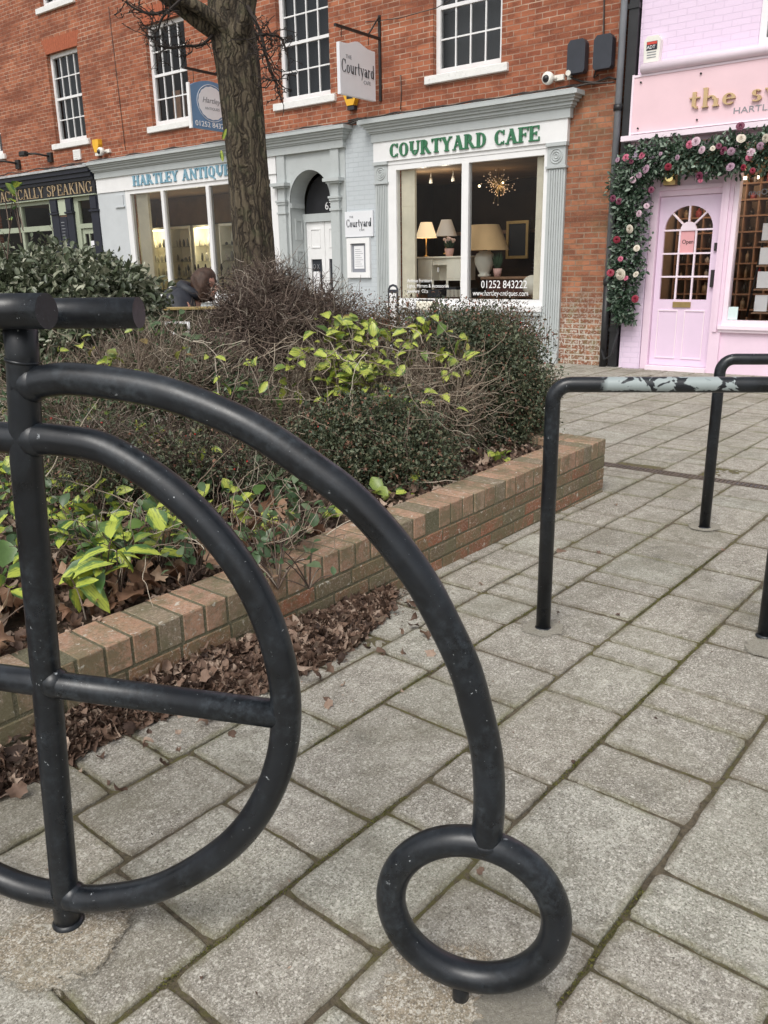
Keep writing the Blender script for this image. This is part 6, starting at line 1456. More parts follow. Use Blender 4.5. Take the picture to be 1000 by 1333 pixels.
canes('few pale arching dead stems across the front of the planting', 71, [wp(x, y, Y) for x, y, Y in ((395, 520, 4.6), (330, 470, 5.0), (470, 560, 4.5), (585, 480, 4.9), (520, 510, 4.8), (250, 640, 3.7), (180, 660, 3.5), (300, 560, 4.4), (350, 590, 4.3), (620, 560, 4.9), (110, 640, 3.4), (60, 620, 3.4))],
      [(-.6, -.3, .1), (.8, 0, .4), (.9, -.2, .3), (-.9, -.2, .2), (-.3, -.3, -.6), (.5, -.1, .5), (-.6, 0, .5), (.5, -.2, -.5), (-.3, -.3, -.7), (-.8, -.3, -.1), (.7, -.2, .4), (.4, -.1, .6)], .45, .0035)
canes('thin upright twigs rising above the shrubs before the menu case', 72, [wp(x, y, 5.9) for x, y in ((455, 405), (470, 410), (440, 410), (475, 412), (400, 400), (425, 400))],
      [(.35, 0, 1), (.1, 0, 1), (-.2, 0, 1), (.9, 0, .9), (-.1, 0, 1), (.15, 0, 1)], .28, .0028, .12, 0)

# ------------------------------------------------------------ fallen leaves
def lobed(rng, P, L, tilt, crumple=1.0):
    """broken, curled tree leaves: a centre, an inner ring and a lobed outer ring"""
    n = len(P); M_ = 14; th = np.linspace(0, 2 * math.pi, M_, endpoint=False)
    kind = rng.random(n)[:, None]; lob = 1 - .20 * (np.arange(M_) % 2)[None, :] * (kind > .35); oval = np.where(kind > .35, .85, .48 + .2 * rng.random((n, 1)))
    rx = L[:, None] * .5 * lob * rng.uniform(.72, 1.12, (n, M_)); ux = np.cos(th)[None] * rx; uy = np.sin(th)[None] * rx * oval
    Nn = unit(np.array([0, 0, 1.]) + rng.normal(size=(n, 3)) * tilt); D = unit(np.cross(Nn, rng.normal(size=(n, 3)))); S = np.cross(Nn, D)
    ca, cb, ph, ka = rng.uniform(-1.3, 1.5, (n, 1)) * crumple, rng.uniform(-1, 1.2, (n, 1)) * crumple, rng.uniform(0, 6.28, (n, 1)), rng.uniform(.2, .9, (n, 1)) * crumple
    def h(x, y, r_, t_): q = L[:, None]; return ca * x * x / q * 1.6 + cb * y * y / q * 2.2 + ka * r_ ** 2 / q * np.sin(3 * t_ + ph) * .9
    ring2 = [(ux, uy), (ux * .55, uy * .55)]; parts_ = [np.zeros((n, 1, 3))]
    for x, y in ring2[::-1]: r_ = np.sqrt(x * x + y * y); hh = h(x, y, r_, th[None]); parts_.append(D[:, None] * x[..., None] + S[:, None] * y[..., None] + Nn[:, None] * (hh + rng.normal(0, .03, x.shape) * L[:, None])[..., None])
    V = (np.concatenate(parts_, 1) + P[:, None]).reshape(-1, 3); K = 1 + 2 * M_; base = np.arange(n)[:, None] * K
    tri = np.array([(0, 1 + k, 1 + (k + 1) % M_) for k in range(M_)]); qd = np.array([(1 + k, 1 + M_ + k, 1 + M_ + (k + 1) % M_, 1 + (k + 1) % M_) for k in range(M_)])
    F = [(base[:, :, None] + tri[None]).reshape(-1, 3), (base[:, :, None] + qd[None]).reshape(-1, 4)]
    A = np.full((n, K, 4), .5); A[..., 2] = rng.random(n)[:, None]; A[:, 1 + M_:, 2] = np.clip(A[:, 1 + M_:, 2] + rng.uniform(-.12, .12, (n, M_)), 0, 1); return V, F, A.reshape(-1, 4)
def litter(name, lab, seed, P, L, W, mat, cat='fallen leaves', tilt=.75):
    rng = np.random.default_rng(seed); n = len(P); P = np.array(P); a = Acc()
    if L >= .02: V, F, A = lobed(rng, P, L * np.clip(rng.lognormal(0, .38, n), .35, 2.2) * 1.15, tilt)
    else:
        d = unit(rng.normal(size=(n, 3)) * np.array([1, 1, .3])); Nn = unit(np.array([0, 0, 1]) + rng.normal(size=(n, 3)) * tilt); Lq = L * rng.uniform(.5, 1.35, n)
        V, F, A = leaves(rng, P, d, Nn, Lq, Lq * W * rng.uniform(.6, 1.2, n), .3, .3, True)
    a.add(V, F, A); o = link(bpy.data.objects.new(name, a.mesh(name, mat))); setp(o, lab, cat, None, 'stuff'); return o
rng = np.random.default_rng(81)
def toW(q): 
    M = np.array(FR_P); return q @ M[:3, :3].T + M[:3, 3]
# drift against the planter wall
n = 8500; x = rng.uniform(1.0, 2.72, n); wd = np.interp(x, [1.0, 1.4, 1.65, 2.15, 2.5, 2.7], [.07, .09, .22, .26, .15, .03]); u_ = rng.random(n) ** 1.15; y = PY0 - .004 - u_ * wd - (rng.random(n) < .012) * rng.random(n) ** 2 * .35; 
hgt = np.interp(x, [1.0, 1.6, 2.2, 2.7], [.12, .12, .075, .02]) * np.clip(1 - u_, 0, 1) ** .8; z = .006 + rng.uniform(.2, 1, n) * hgt
q = (y < PY0 - .004) & (y > PY0 - .62); litter('leaf_litter', 'drift of crumpled brown dead leaves against the planter wall', 82, toW(np.stack([x, y, z], 1)[q]), .034, .62, LF['dry'])
n = 2200; x = rng.uniform(-.4, 1.08, n); u_ = rng.random(n); y = PY0 - .005 - u_ * .10 - (rng.random(n) < .015) * rng.random(n) * .2; z = .006 + rng.uniform(.1, 1, n) * .11 * (1 - u_)
litter('leaf_litter', 'brown leaf litter in the lower left behind the wheel', 83, toW(np.stack([x, y, z], 1)), .036, .6, LF['dry'])
n = 700; x = rng.uniform(1.9, 2.95, n); y = PY0 - .01 - np.abs(rng.normal(0, .5, n)) * .20; litter('leaf_crumbs', 'small dark crumbs of dead leaf at the right end of the drift', 84, toW(np.stack([x, y, np.full(n, .006)], 1)), .014, .5, LF['dry'])
n = 260; x = rng.uniform(.6, 5, n); y = rng.uniform(-.6, 2.2, n); litter('loose_crumbs', 'tiny specks of debris scattered over the paving', 90, toW(np.stack([x, y, np.full(n, .005)], 1)), .009, .5, LF['dry'], tilt=.3); n = 22; x = rng.uniform(.6, 5, n); y = rng.uniform(.2, 2.1, n); litter('loose_leaves', 'few loose leaf scraps scattered on the open paving', 85, toW(np.stack([x, y, np.full(n, .006)], 1)), .026, .35, LF['dry'], tilt=.3)
n = 5200; x = rng.uniform(-.6, 4.6, n); y = PY0 + .2 + rng.uniform(0, 1, n) ** 1.4 * 2.0; z = soil_z(x, y) + rng.uniform(0, .035, n); litter('leaf_mulch', 'brown leaf mulch covering the planter soil', 86, toW(np.stack([x, y, z], 1)), .036, .6, LF['dry'])
n = 230; x = rng.uniform(.3, 2.6, n); y = PY0 + .22 + rng.uniform(0, .6, n); z = soil_z(x, y) + rng.uniform(.03, .10, n); litter('dry_leaves', 'large curled tan leaves lying along the inner edge of the coping', 87, toW(np.stack([x, y, z], 1)), .078, .75, LF['drybig'], tilt=.7)
# moss tufts in the joints
n = 16000; jr = [(1, .96), (1, .59), (1, 1.265), (1, 1.655), (1, .25)]; P = []
for _ in range(n):
    a_, v_ = jr[int(rng.integers(0, len(jr)))]; t_ = rng.uniform(.6, 4.2)
    if math.sin(t_ * 2.3 + v_ * 9) + .6 * math.sin(t_ * 6.1 + v_ * 21) < .05: continue
    P.append((t_, v_ + rng.normal(0, .0035), -.004 + rng.uniform(0, .004)))
P = toW(np.array(P)); litter('moss', 'yellow-green moss growing in the paving joints', 88, P, .0055, .6, leafmat('moss', [(0, (.05, .055, .012)), (.5, (.12, .12, .025)), (1, (.20, .19, .05))], rough=.9, trans=.1), 'moss', tilt=.9)

# ------------------------------------------------------------ tree
def barkmat():
    m, t, b, out = new_mat('tree_bark'); N = NT(t); v = N.obj()
    mp = N.n('ShaderNodeMapping'); mp.inputs['Scale'].default_value = (1, 1, .13); N.l(v, mp.inputs[0])
    n1 = N.noise(mp.outputs[0], 26, 7, .72, .6); n2 = N.noise(v, 70, 5, .7)
    vo = N.n('ShaderNodeTexVoronoi', _feature='DISTANCE_TO_EDGE', Scale=30.); mp2 = N.n('ShaderNodeMapping'); mp2.inputs['Scale'].default_value = (1, 1, .11); wv = N.n('ShaderNodeVectorMath', _operation='MULTIPLY_ADD'); nw = N.n('ShaderNodeTexNoise', Scale=6., Detail=4.); N.l(v, nw.inputs['Vector']); N.l(nw.outputs['Color'], wv.inputs[0]); wv.inputs[1].default_value = (.14, .14, .14); N.l(v, wv.inputs[2]); N.l(wv.outputs[0], mp2.inputs[0]); N.l(mp2.outputs[0], vo.inputs['Vector']); ck = N.step(vo.outputs['Distance'], .0, .22)
    n1 = N.math('ADD', N.math('MULTIPLY', n1, .62), N.math('MULTIPLY', ck, .26))
    c = N.ramp(n1, [(.34, (.030, .022, .014)), (.46, (.085, .065, .042)), (.60, (.135, .108, .070)), (.76, (.21, .175, .12))])
    c = N.mix(N.math('MULTIPLY', N.step(N.noise(v, 9, 5, .7), .52, .68), .4), c, (.085, .10, .045)); N.l(c, b.inputs['Base Color']); b.inputs['Roughness'].default_value = .9
    N.bump(N.math('ADD', n1, N.math('MULTIPLY', n2, .25)), 1, .035, b); return m
TWD = leafmat('dark_twig_bark', [(0, (.02, .014, .011)), (1, (.05, .036, .028))], rough=.8, trans=0); BARK = barkmat(); TY = 6.2
tree = Thing('street_tree', FR_W, tuple(wp(330, 480, TY) * np.array([1, 1, 0]) + np.array([0, 0, .4])), 'bare street tree with furrowed brown bark growing in the planter', 'tree')
def tp(px, py, dy=0): return wp(px, py, TY + dy)
def wobble_tube(path, rad_, n=40, seed=0, amp=.06):
    """trunk with furrows: many-sided tube with vertical ridges"""
    m = MB(); P = spline(path, 7); R_ = np.interp(np.linspace(0, 1, len(P)), np.linspace(0, 1, len(rad_)), rad_); rr_ = random.Random(seed); ph = [rr_.uniform(0, 6.28) for _ in range(6)]
    V = []
    for i, p in enumerate(P):
        for k in range(n):
            a = 2 * math.pi * k / n; r_ = R_[i] * (1 + amp * (.5 * math.sin(3 * a + ph[0] + i * .08) + .35 * math.sin(7 * a + ph[1] - i * .13) + .35 * math.sin(13 * a + ph[2] + i * .21)) + rr_.uniform(-.012, .012))
            V.append((p[0] + r_ * math.cos(a), p[1] + r_ * math.sin(a), p[2]))
    F = [(i * n + k, i * n + (k + 1) % n, (i + 1) * n + (k + 1) % n, (i + 1) * n + k) for i in range(len(P) - 1) for k in range(n)]
    m.smooth = True; m.add(V, F); return m
tree.part('trunk', wobble_tube([tp(342, 540), tp(339, 440), tp(332, 345), tp(322, 220), tp(312, 110), tp(303, 45), tp(297, 10), tp(296, -60)], [.170, .155, .142, .138, .138, .145, .13, .11], 120, 2, .10), BARK)
def limb(pts, r0, r1, seed, name='limb'):
    m = MB(); P = spline(pts, 6); R_ = [r0 + (r1 - r0) * i / (len(P) - 1) for i in range(len(P))]; m.tube([tuple(p) for p in P], R_, 16); return tree.part(name, m, BARK)
limb([tp(303, 70), tp(288, 48, -.05), tp(262, 30, -.1), tp(235, 10, -.15), (tp(205, -12, -.2)), tp(150, -60, -.3), tp(60, -140, -.5)], .062, .028, 1)
limb([tp(305, 50, -.08), tp(280, 25, -.15), tp(255, 8, -.2), tp(225, -8, -.25), tp(180, -40, -.35), tp(120, -120, -.5)], .048, .024, 2)
limb([tp(306, 60, -.05), tp(318, 30, -.12), tp(322, 5, -.15), tp(330, -30, -.2), tp(350, -110, -.3)], .072, .045, 3)
limb([tp(296, 20), tp(294, -40, .1), tp(280, -120, .2), tp(285, -260, .3)], .12, .05, 4)
limb([tp(305, 30), tp(340, -40, .2), tp(400, -120, .4), tp(450, -220, .6)], .08, .03, 5)
limb([tp(298, 20, .1), tp(270, -20, .3), tp(220, -90, .6), tp(170, -200, .8)], .07, .03, 6)
rng = np.random.default_rng(99)
def twigset(name, base_pts, nsub, ln, r0, seed, buds=True):
    rng = np.random.default_rng(seed); P = np.array(spline(base_pts, 6)); a = Acc(); V, F, A = tubes_np(rng, P[None], r0, r0 * .45, 6); a.add(V, F, A * np.array([1, 1, .4, 1]))
    k = rng.integers(len(P) // 4, len(P), nsub); st = P[k]; d = unit(rng.normal(size=(nsub, 3)) * np.array([1, .8, .9]) + np.array([0, 0, -.1])); W_ = walks(rng, st, d, rng.uniform(.4, 1, nsub) * ln, 7, .42); V, F, A = tubes_np(rng, W_, r0 * .32, r0 * .14, 4); a.add(V, F, A * np.array([1, 1, .5, 1]))
    n2 = nsub * 3; k = rng.integers(0, nsub, n2); j = rng.integers(2, 7, n2); s2 = W_[k, j]; d2 = unit(rng.normal(size=(n2, 3)) + np.array([0, 0, .4])); W2 = walks(rng, s2, d2, rng.uniform(.2, .6, n2) * ln * .35, 4, .45); V, F, A = tubes_np(rng, W2, r0 * .20, r0 * .16, 4); a.add(V, F, A * np.array([1, 1, .5, 1]))
    b = W2[:, -1]; nb = len(b); V, F, A = leaves(rng, b, unit(rng.normal(size=(nb, 3))), unit(rng.normal(size=(nb, 3))), .016, .009, .6, .2, True); a.add(V, F, A * np.array([1, 1, .5, 1]))
    tree.part(name, a.mesh(name, TWD, smooth=False), None)
twigset('twig', [tp(322, 8, -.2), tp(338, 40, -.25), tp(346, 70, -.3), tp(352, 92, -.3), tp(361, 112, -.3)], 34, .28, .015, 1)
twigset('twig', [tp(335, 45, -.25), tp(352, 45, -.3), tp(366, 50, -.3), tp(374, 68, -.3)], 18, .20, .010, 2)
twigset('twig', [tp(245, 12, -.15), tp(225, 12, -.2), tp(200, 18, -.25), tp(178, 12, -.3), tp(163, 2, -.3)], 16, .22, .014, 3)
twigset('twig', [tp(278, 45, -.1), tp(262, 58, -.2), tp(240, 60, -.25), tp(215, 62, -.3), tp(195, 48, -.3)], 30, .24, .011, 4)
twigset('twig', [tp(240, -5, -.3), tp(212, 22, -.35), tp(205, 40, -.35), tp(192, 36, -.35)], 14, .2, .010, 5)
V, F, A = leaves(rng, np.stack([tp(288, 195, -.2), tp(290, 182, -.2)]), np.array([[.1, -.1, -1], [.3, -.2, .6]]), np.array([[0, -1, 0], [0, -1, 0]]), .075, .03, .2, .2); a = Acc(); a.add(V, F, A); tree.part('leaf', a.mesh('leaf', LF['var']), None)

# ------------------------------------------------------------ bench, chair and seated person beyond the planter
def wbox(mb, px0, px1, y0, y1, z0, z1): mb.box(px0, px1, y0, y1, z0, z1)
BY = 6.55
xl, zt_ = wp(150, 401, BY)[0], wp(230, 400, BY)[2]; xr = wp(335, 401, BY)[0]
t_ = Thing('bench', FR_W, ((xl + xr) / 2, BY + .2, 0), 'dark high-backed bench with a golden top edge before the seated person', 'bench')
m = MB(); m.bbox(xl, xr, BY, BY + .09, zt_ - .022, zt_, .004); t_.part('top_rail', m, paint('varnished_wood', (.36, .27, .11), .35, .15, 6, .1))
m = MB(); m.box(xl + .01, xr - .01, BY + .02, BY + .06, zt_ - .19, zt_ - .023); m.box(xl + .01, xr - .01, BY + .02, BY + .06, .55, .70); t_.part('backrest', m, paint('dark_wood', (.035, .028, .012), .5, .3, 5, .1))
m = MB(); m.bbox(xl, xr, BY + .07, BY + .42, .42, .46, .006); t_.part('seat', m, paint('dark_seat_wood', (.05, .035, .018), .5, .3, 5, .1))
for x in (xl + .04, xr - .10):
    m = MB(); m.box(x, x + .06, BY + .025, BY + .075, 0, zt_ - .023); t_.part('leg', m, MT['iron']); m = MB(); m.box(x, x + .06, BY + .34, BY + .39, 0, .42); t_.part('leg', m, MT['iron'])
cx0 = wp(192, 430, BY - .25)[0]; cw = .30; cz = wp(200, 419, BY - .25)[2]
t_ = Thing('metal_chair', FR_W, (cx0 + cw / 2, BY - .2, 0), 'white slatted metal chair partly hidden by iris blades', 'chair')
m = MB()
for k in range(3): m.box(cx0, cx0 + cw, BY - .26, BY - .245, cz - k * .075 - .018, cz - k * .075)
t_.part('back_slats', m, MT['white'])
m = MB(); m.tube([(cx0 - .01, BY - .25, 0), (cx0 - .01, BY - .25, cz)], .012, 6); m.tube([(cx0 + cw + .01, BY - .25, 0), (cx0 + cw + .01, BY - .25, cz)], .012, 6); t_.part('back_frame', m, MT['white'])
m = MB(); m.bbox(cx0, cx0 + cw, BY - .25, BY + .12, .44, .46, .006); t_.part('seat', m, MT['white'])
for x in (cx0, cx0 + cw): m = MB(); m.tube([(x, BY + .1, 0), (x, BY + .1, .45)], .011, 6); t_.part('leg', m, MT['white'])
# stool behind the table
PYD = BY + .52
hd = wp(271, 364, PYD)
t_ = Thing('stool', FR_W, (hd[0] - .28, PYD, 0), 'tall dark stool under the seated person', 'stool')
m = MB(); m.lathe([(.17, 0), (.18, .02), (.18, .04)], (hd[0] - .30, PYD, .66), 20); t_.part('seat', m, MT['wood'])
for dx, dy in ((-.12, -.12), (.12, -.12), (-.12, .12), (.12, .12)): m = MB(); m.tube([(hd[0] - .30 + dx * 1.3, PYD + dy * 1.3, 0), (hd[0] - .30 + dx * .8, PYD + dy * .8, .67)], .014, 8); t_.part('leg', m, MT['iron'])

def skin_mesh(name, verts, edges, radii, mat, sub=2, root=0):
    me = bpy.data.meshes.new(name); me.from_pydata([tuple(v) for v in verts], edges, []); ob = bpy.data.objects.new(name, me); COL.objects.link(ob)
    sk = ob.modifiers.new('skin', 'SKIN'); sk.use_smooth_shade = True
    ss = ob.modifiers.new('sub', 'SUBSURF'); ss.levels = sub; ss.render_levels = sub
    if not me.skin_vertices: me.skin_vertices.new()
    for i, r_ in enumerate(radii): me.skin_vertices[0].data[i].radius = (r_, r_) if not hasattr(r_, '__len__') else r_
    for i in range(len(verts)): me.skin_vertices[0].data[i].use_root = (i == root)
    dg = bpy.context.evaluated_depsgraph_get(); out = bpy.data.meshes.new_from_object(ob.evaluated_get(dg)); bpy.data.objects.remove(ob); out.name = name
    out.materials.clear(); out.materials.append(mat); out.polygons.foreach_set('use_smooth', [True] * len(out.polygons)); return out
SKIN = paint('skin', (.56, .30, .22), .5, .06, 9, .05); HAIR = paint('brown_hair', (.060, .030, .018), .5, .4, 30, .6, 120); COAT = paint('dark_quilted_coat', (.020, .022, .030), .6, .3, 6, .4, 25); TROU = paint('dark_trousers', (.03, .035, .05), .8, .2, 6, .2)
# the figure faces right (+x), bent forward over the table; coordinates relative to the hips
H0 = np.array([hd[0] - .30, PYD, .78])
def hp(x, y, z): return H0 + np.array([x, y, z])
head = hp(.275, 0, .565); facing = unit(np.array([.80, -.30, -.52]))
person = Thing('person', FR_W, (float(H0[0]), float(H0[1]), 0), 'person in a dark hooded coat and glasses bending forward behind the bench', 'person')
V = [hp(0, 0, 0), hp(.02, 0, .14), hp(.06, 0, .28), hp(.12, 0, .40), hp(.19, 0, .47), hp(.235, 0, .52), head + np.array([-.02, 0, .01]), head + np.array([.03, -.01, .03]), head + facing * .045 + np.array([0, 0, -.035]),
     hp(.12, -.17, .39), hp(.20, -.23, .16), hp(.36, -.17, .22), hp(.44, -.13, .27), hp(.12, .17, .39), hp(.20, .23, .16), hp(.36, .12, .22), hp(.42, .06, .30),
     hp(.0, -.10, -.02), hp(.40, -.11, .0), hp(.40, -.11, -.42), hp(.38, -.11, -.72), hp(.50, -.11, -.74), hp(.0, .10, -.02), hp(.40, .11, .0), hp(.40, .11, -.42), hp(.38, .11, -.72), hp(.50, .11, -.74)]
E_ = [(0, 1), (1, 2), (2, 3), (3, 4), (4, 5), (5, 6), (6, 7), (7, 8), (3, 9), (9, 10), (10, 11), (11, 12), (3, 13), (13, 14), (14, 15), (15, 16), (0, 17), (17, 18), (18, 19), (19, 20), (20, 21), (0, 22), (22, 23), (23, 24), (24, 25), (25, 26)]
R_ = [.13, .12, .13, .12, .06, .055, .085, .092, .055, .06, .042, .032, .026, .06, .042, .032, .026, .09, .065, .048, .036, .03, .09, .065, .048, .036, .03]
body = person.part('body', skin_mesh('body', V, E_, R_, SKIN), None)
# face: nose, lips, ear, hands with fingers joined to the body mesh are separate small details on the head
m = MB(); rt = unit(np.cross(facing, np.array([0, 0, 1.]))); upf = np.cross(rt, facing); fc = head + np.array([.03, -.01, .0]) + facing * .085
m.ball(tuple(fc + upf * .0), .017, 10, 7, (1, 1, 1.3)); m.ball(tuple(fc - upf * .035 - facing * .006), .018, 10, 7, (1, 1.2, .5)); m.ball(tuple(fc - upf * .065 - facing * .02), .022, 10, 7)
for s_ in (-1, 1): m.ball(tuple(head + rt * s_ * .085), .022, 8, 6, (1, .5, 1.3))
person.part('face', m, SKIN)
for s_, wr in ((-1, hp(.44, -.13, .27)), (1, hp(.42, .06, .30))):
    hv = [wr, wr + np.array([.05, 0, .01])]; he = [(0, 1)]; hr = [.024, .030]
    for f in range(4):
        o = np.array([.05, (f - 1.5) * .019, .01]); b_ = len(hv); ln = (.036, .042, .040, .032)[f]; hv += [wr + o + np.array([.035, 0, .0]), wr + o + np.array([.035 + ln * .8, 0, -.012]), wr + o + np.array([.035 + ln * 1.3, 0, -.035])]; he += [(1, b_), (b_, b_ + 1), (b_ + 1, b_ + 2)]; hr += [.010, .009, .0075]
    b_ = len(hv); hv += [wr + np.array([.03, -s_ * .035, .02]), wr + np.array([.06, -s_ * .052, .015])]; he += [(1, b_), (b_, b_ + 1)]; hr += [.011, .009]
    person.part('hand', skin_mesh('hand', hv, he, hr, SKIN, 2, 1), None)
cv = [hp(-.03, 0, -.06), hp(-.03, 0, .12), hp(-.01, 0, .27), hp(.05, 0, .40), hp(.15, 0, .49), hp(.06, -.17, .38), hp(.16, -.25, .17), hp(.33, -.20, .20), hp(.42, -.15, .26), hp(.06, .17, .38), hp(.16, .25, .17), hp(.33, .15, .20), hp(.40, .08, .27)]
ce = [(0, 1), (1, 2), (2, 3), (3, 4), (3, 5), (5, 6), (6, 7), (7, 8), (3, 9), (9, 10), (10, 11), (11, 12)]; crd = [.20, .20, .20, .17, .10, .115, .085, .065, .045, .115, .085, .065, .045]
person.part('coat', skin_mesh('coat', cv, ce, crd, COAT), None)
m = MB(); q = hp(.155, 0, .50); m.tube([tuple(q + np.array([.075 * math.cos(a), .10 * math.sin(a), .045 * math.cos(a) * -1])) for a in [2 * math.pi * k / 20 for k in range(20)]], .045, 10, closed=True); m.ball(tuple(hp(.02, 0, .45)), .12, 14, 10, (.9, 1.15, .75)); person.part('hood', m, COAT)
tv = [hp(0, 0, -.04), hp(.0, -.10, -.03), hp(.40, -.11, .0), hp(.40, -.11, -.42), hp(.38, -.11, -.68), hp(.0, .10, -.03), hp(.40, .11, .0), hp(.40, .11, -.42), hp(.38, .11, -.68)]
person.part('trousers', skin_mesh('trousers', tv, [(0, 1), (1, 2), (2, 3), (3, 4), (0, 5), (5, 6), (6, 7), (7, 8)], [.15, .11, .082, .062, .055, .11, .082, .062, .055], TROU), None)
for y in (-.11, .11): m = MB(); m.bbox(H0[0] + .33, H0[0] + .60, PYD + y - .045, PYD + y + .045, .0, .085, .025); person.part('shoe', m, MT['plastic_dark'])
# hair: shell round the skull plus a long fall hiding the cheek
rngh = random.Random(6); m = MB(); m.smooth = True
NU, NV = 40, 26; V = []; bk_ = unit(-facing + np.array([0, 0, .35]))
for i in range(NV + 1):      # cap of hair: rings from the crown down, open at the face, longer at the sides
    th = math.pi * .80 * i / NV
    for k in range(NU):
        a = 2 * math.pi * k / NU; d_ = bk_ * math.cos(th) + (rt * math.cos(a) + np.cross(rt, bk_) * math.sin(a)) * math.sin(th)
        face = max(0.0, float(d_ @ facing) - .15); r_ = .118 * (1 + .05 * math.sin(a * 11 + th * 3) * (i > 2)) - .05 * min(1, face * 2.2) ** 1
        p_ = head + np.array([.0, 0, .0]) + d_ * r_; side = abs(float(d_ @ rt))
        if th > 1.2: p_ = p_ + np.array([.0, 0, -1]) * (th - 1.2) * .14 * side
        V.append(tuple(p_))
m.add(V, [(i * NU + k, i * NU + (k + 1) % NU, (i + 1) * NU + (k + 1) % NU, (i + 1) * NU + k) for i in range(NV) for k in range(NU)])
person.part('hair', m, HAIR)
m = MB()
for s_ in (-1, 1):
    c_ = fc + rt * s_ * .036 + upf * .03 + facing * .006; m.tube([tuple(c_ + rt * .024 * math.cos(a) + upf * .019 * math.sin(a)) for a in [2 * math.pi * k / 16 for k in range(16)]], .0028, 5, closed=True)
    m.tube([tuple(c_ + rt * s_ * .024), tuple(head + rt * s_ * .09 + upf * .03)], .0028, 5)
person.part('glasses', m, MT['iron'])

# ------------------------------------------------------------ flower garland around the pink door
rng = np.random.default_rng(123)
gpx = [(812, 418), (812, 392), (815, 355), (820, 318), (822, 280), (820, 250), (826, 222), (846, 208), (875, 205), (905, 208), (935, 204), (962, 200), (1000, 198)]
gp = np.array([(on_facade(a, b, -.22)[0], -.22, on_facade(a, b, -.22)[1]) for a, b in gpx] + [(-2.6, -.22, 2.84), (-2.2, -.22, 2.80), (-1.7, -.22, 2.84)]); G_ = np.array(spline(gp, 12)); wd = np.interp(np.linspace(0, 1, len(G_)), [0, .06, .15, .25, .36, .45, .6, .75, 1], [.09, .17, .24, .21, .29, .26, .19, .24, .22])
gar = Thing('flower_garland', FR_F, (-4.9, -.2, .4), 'garland of artificial roses and eucalyptus hung around the pink door', 'garland')
n = 7500; k = rng.integers(0, len(G_), n); rad = wd[k] * rng.uniform(.1, 1, n) ** .6; th = rng.uniform(0, 2 * math.pi, n); tang = unit(np.gradient(G_, axis=0))[k]; b1 = unit(np.cross(tang, np.array([0, -1, 0]))); 
P = G_[k] + b1 * (rad * np.cos(th))[:, None] + np.array([0, -1, 0]) * (rad * np.abs(np.sin(th)) * .75 - .03)[:, None]
v = unit(P - G_[k] + np.array([0, -.02, 0])); P = P + rng.normal(size=P.shape) * .03; D = unit(v + rng.normal(size=P.shape) * .8 + np.array([0, 0, -.2])); Nn = unit(np.array([0, -1, .6]) + rng.normal(size=P.shape) * .5)
V, F, A = leaves(rng, P, D, Nn, .06 * rng.uniform(.5, 1.4, n), .034 * rng.uniform(.6, 1.3, n), .3, .4); a = Acc(); a.add(V, F, A)
gar.part('foliage', a.mesh('foliage', leafmat('garland_leaf', [(0, (.014, .034, .018)), (.45, (.034, .070, .038)), (.8, (.08, .13, .08)), (1, (.36, .45, .36))], rough=.42, trans=.15)), None)
st = G_[rng.integers(0, len(G_), 60)]; W_ = walks(rng, st, unit(rng.normal(size=(60, 3)) + np.array([0, -.5, 0])), .26, 6, .3); a = Acc(); V, F, A = tubes_np(rng, W_, .004, .0015, 4); a.add(V, F, A)
V, F, A = tubes_np(rng, (G_ + np.array([0, .06, 0]))[None], .02, .02, 6); a.add(V, F, A); gar.part('stems', a.mesh('stems', TW), None)
PET = {k: paint(k + '_petal', c, .6, .12, 12, .05) for k, c in dict(pale=(.52, .37, .43), cream=(.60, .54, .45), mauve=(.34, .21, .28), crimson=(.24, .012, .035), plum=(.13, .018, .05), rose=(.46, .11, .18)).items()}
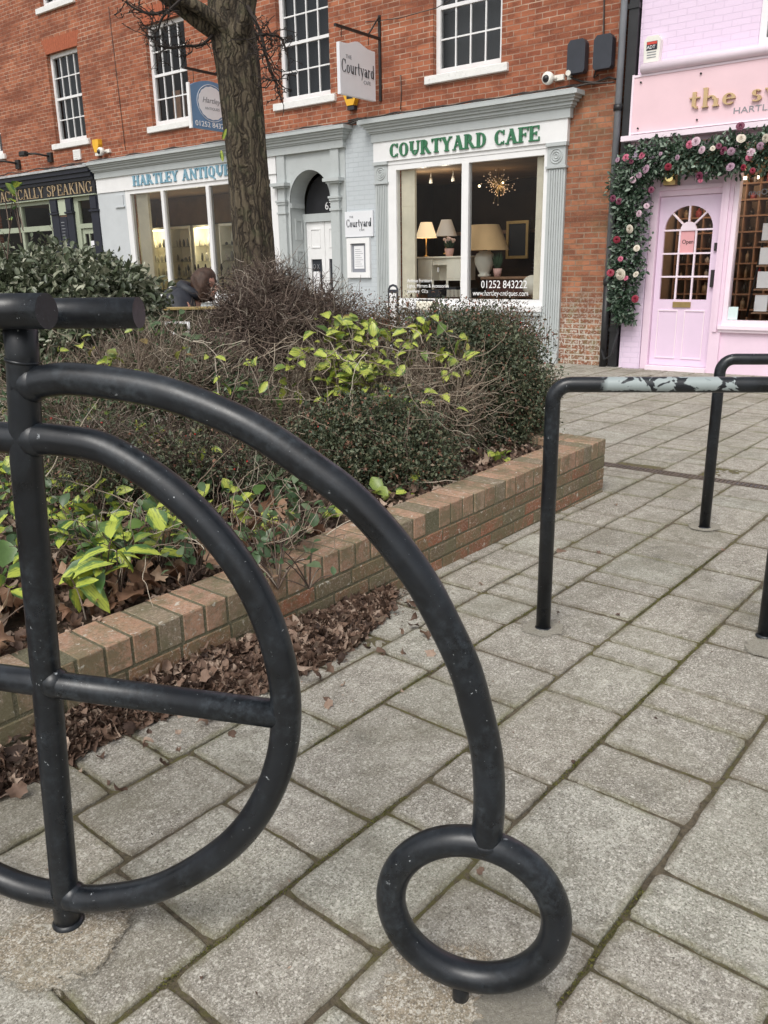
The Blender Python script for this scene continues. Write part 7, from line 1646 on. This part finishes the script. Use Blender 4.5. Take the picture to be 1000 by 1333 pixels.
def rose(p, r, mat, seed):
    rr_ = random.Random(seed); m = MB(); tilt = Vector((rr_.uniform(-.5, .5), -1, rr_.uniform(-.2, .5))).normalized(); q = tilt.to_track_quat('Z', 'Y'); P0 = Vector(p)
    for ring, (cnt, rad_, up_, op) in enumerate(((3, .22, .55, .15), (4, .42, .50, .45), (5, .68, .38, .8), (6, .95, .2, 1.15))):
        for k in range(cnt):
            a = 2 * math.pi * k / cnt + ring * .7 + rr_.uniform(-.15, .15); w_ = math.pi / cnt * 1.25; V = []; 
            for i, (rf_, hf) in enumerate(((.15, 0), (.75, up_ * .7), (1.0, up_))):
                for j in (-1, -.4, .4, 1):
                    aa = a + w_ * j * (.5 if i == 0 else 1 if i == 1 else .85); rq = r * rad_ * rf_ * (1 + .06 * op * (i == 2)); hq = r * (hf - (.10 * op * (i == 2)) - .10 * abs(j) * (i == 2)); v = q @ Vector((rq * math.cos(aa), rq * math.sin(aa), hq)); V.append(P0 + v)
            m.smooth = True; m.add(V, [(i * 4 + j, i * 4 + j + 1, i * 4 + j + 5, i * 4 + j + 4) for i in range(2) for j in range(3)])
    gar.part('rose', m, mat)
RS = [(824, 234, 'pale', .07), (836, 190 + 12, 'rose', .055), (842, 268, 'pale', .05), (832, 278, 'pale', .065), (820, 298, 'cream', .06), (829, 323, 'cream', .055), (795, 355, 'crimson', .075), (808, 357, 'cream', .08), (828, 357, 'cream', .05), (827, 389, 'crimson', .07), (806, 262, 'plum', .07), (798, 258, 'plum', .05), (815, 205, 'rose', .06), (804, 208, 'mauve', .05), (841, 220, 'mauve', .06),
      (870, 217, 'crimson', .055), (898, 188, 'rose', .07), (906, 184, 'pale', .06), (914, 195, 'pale', .055), (928, 193, 'cream', .045), (936, 190, 'plum', .06), (942, 196, 'plum', .055), (952, 197, 'mauve', .06), (965, 180, 'cream', .085), (964, 164, 'plum', .055), (951, 217, 'mauve', .065), (975, 205, 'rose', .055), (978, 198, 'pale', .05), (911, 229, 'plum', .06), (912, 235, 'rose', .04), (980, 222, 'crimson', .055), (968, 218, 'crimson', .045), (997, 180, 'cream', .065), (822, 178 + 32, 'plum', .05), (848, 247, 'plum', .045), (808, 337, 'rose', .045), (815, 362, 'rose', .05), (803, 312, 'crimson', .05), (832, 228, 'mauve', .045), (882, 205, 'mauve', .045), (860, 200, 'mauve', .04), (990, 190, 'mauve', .05)]
for i, (px, py, c_, r_) in enumerate(RS):
    x, z = on_facade(px, py, -.40); rose((x, -.40, z), r_ * (.62 + .38 * ((i * 37) % 10) / 10), PET[c_], i)
for i, x in enumerate((-2.6, -2.3, -2.0)): rose((x, -.42, 2.8), .06, PET['pale'], 90 + i)
for p_ in ((990, 227), (975, 228)): pass
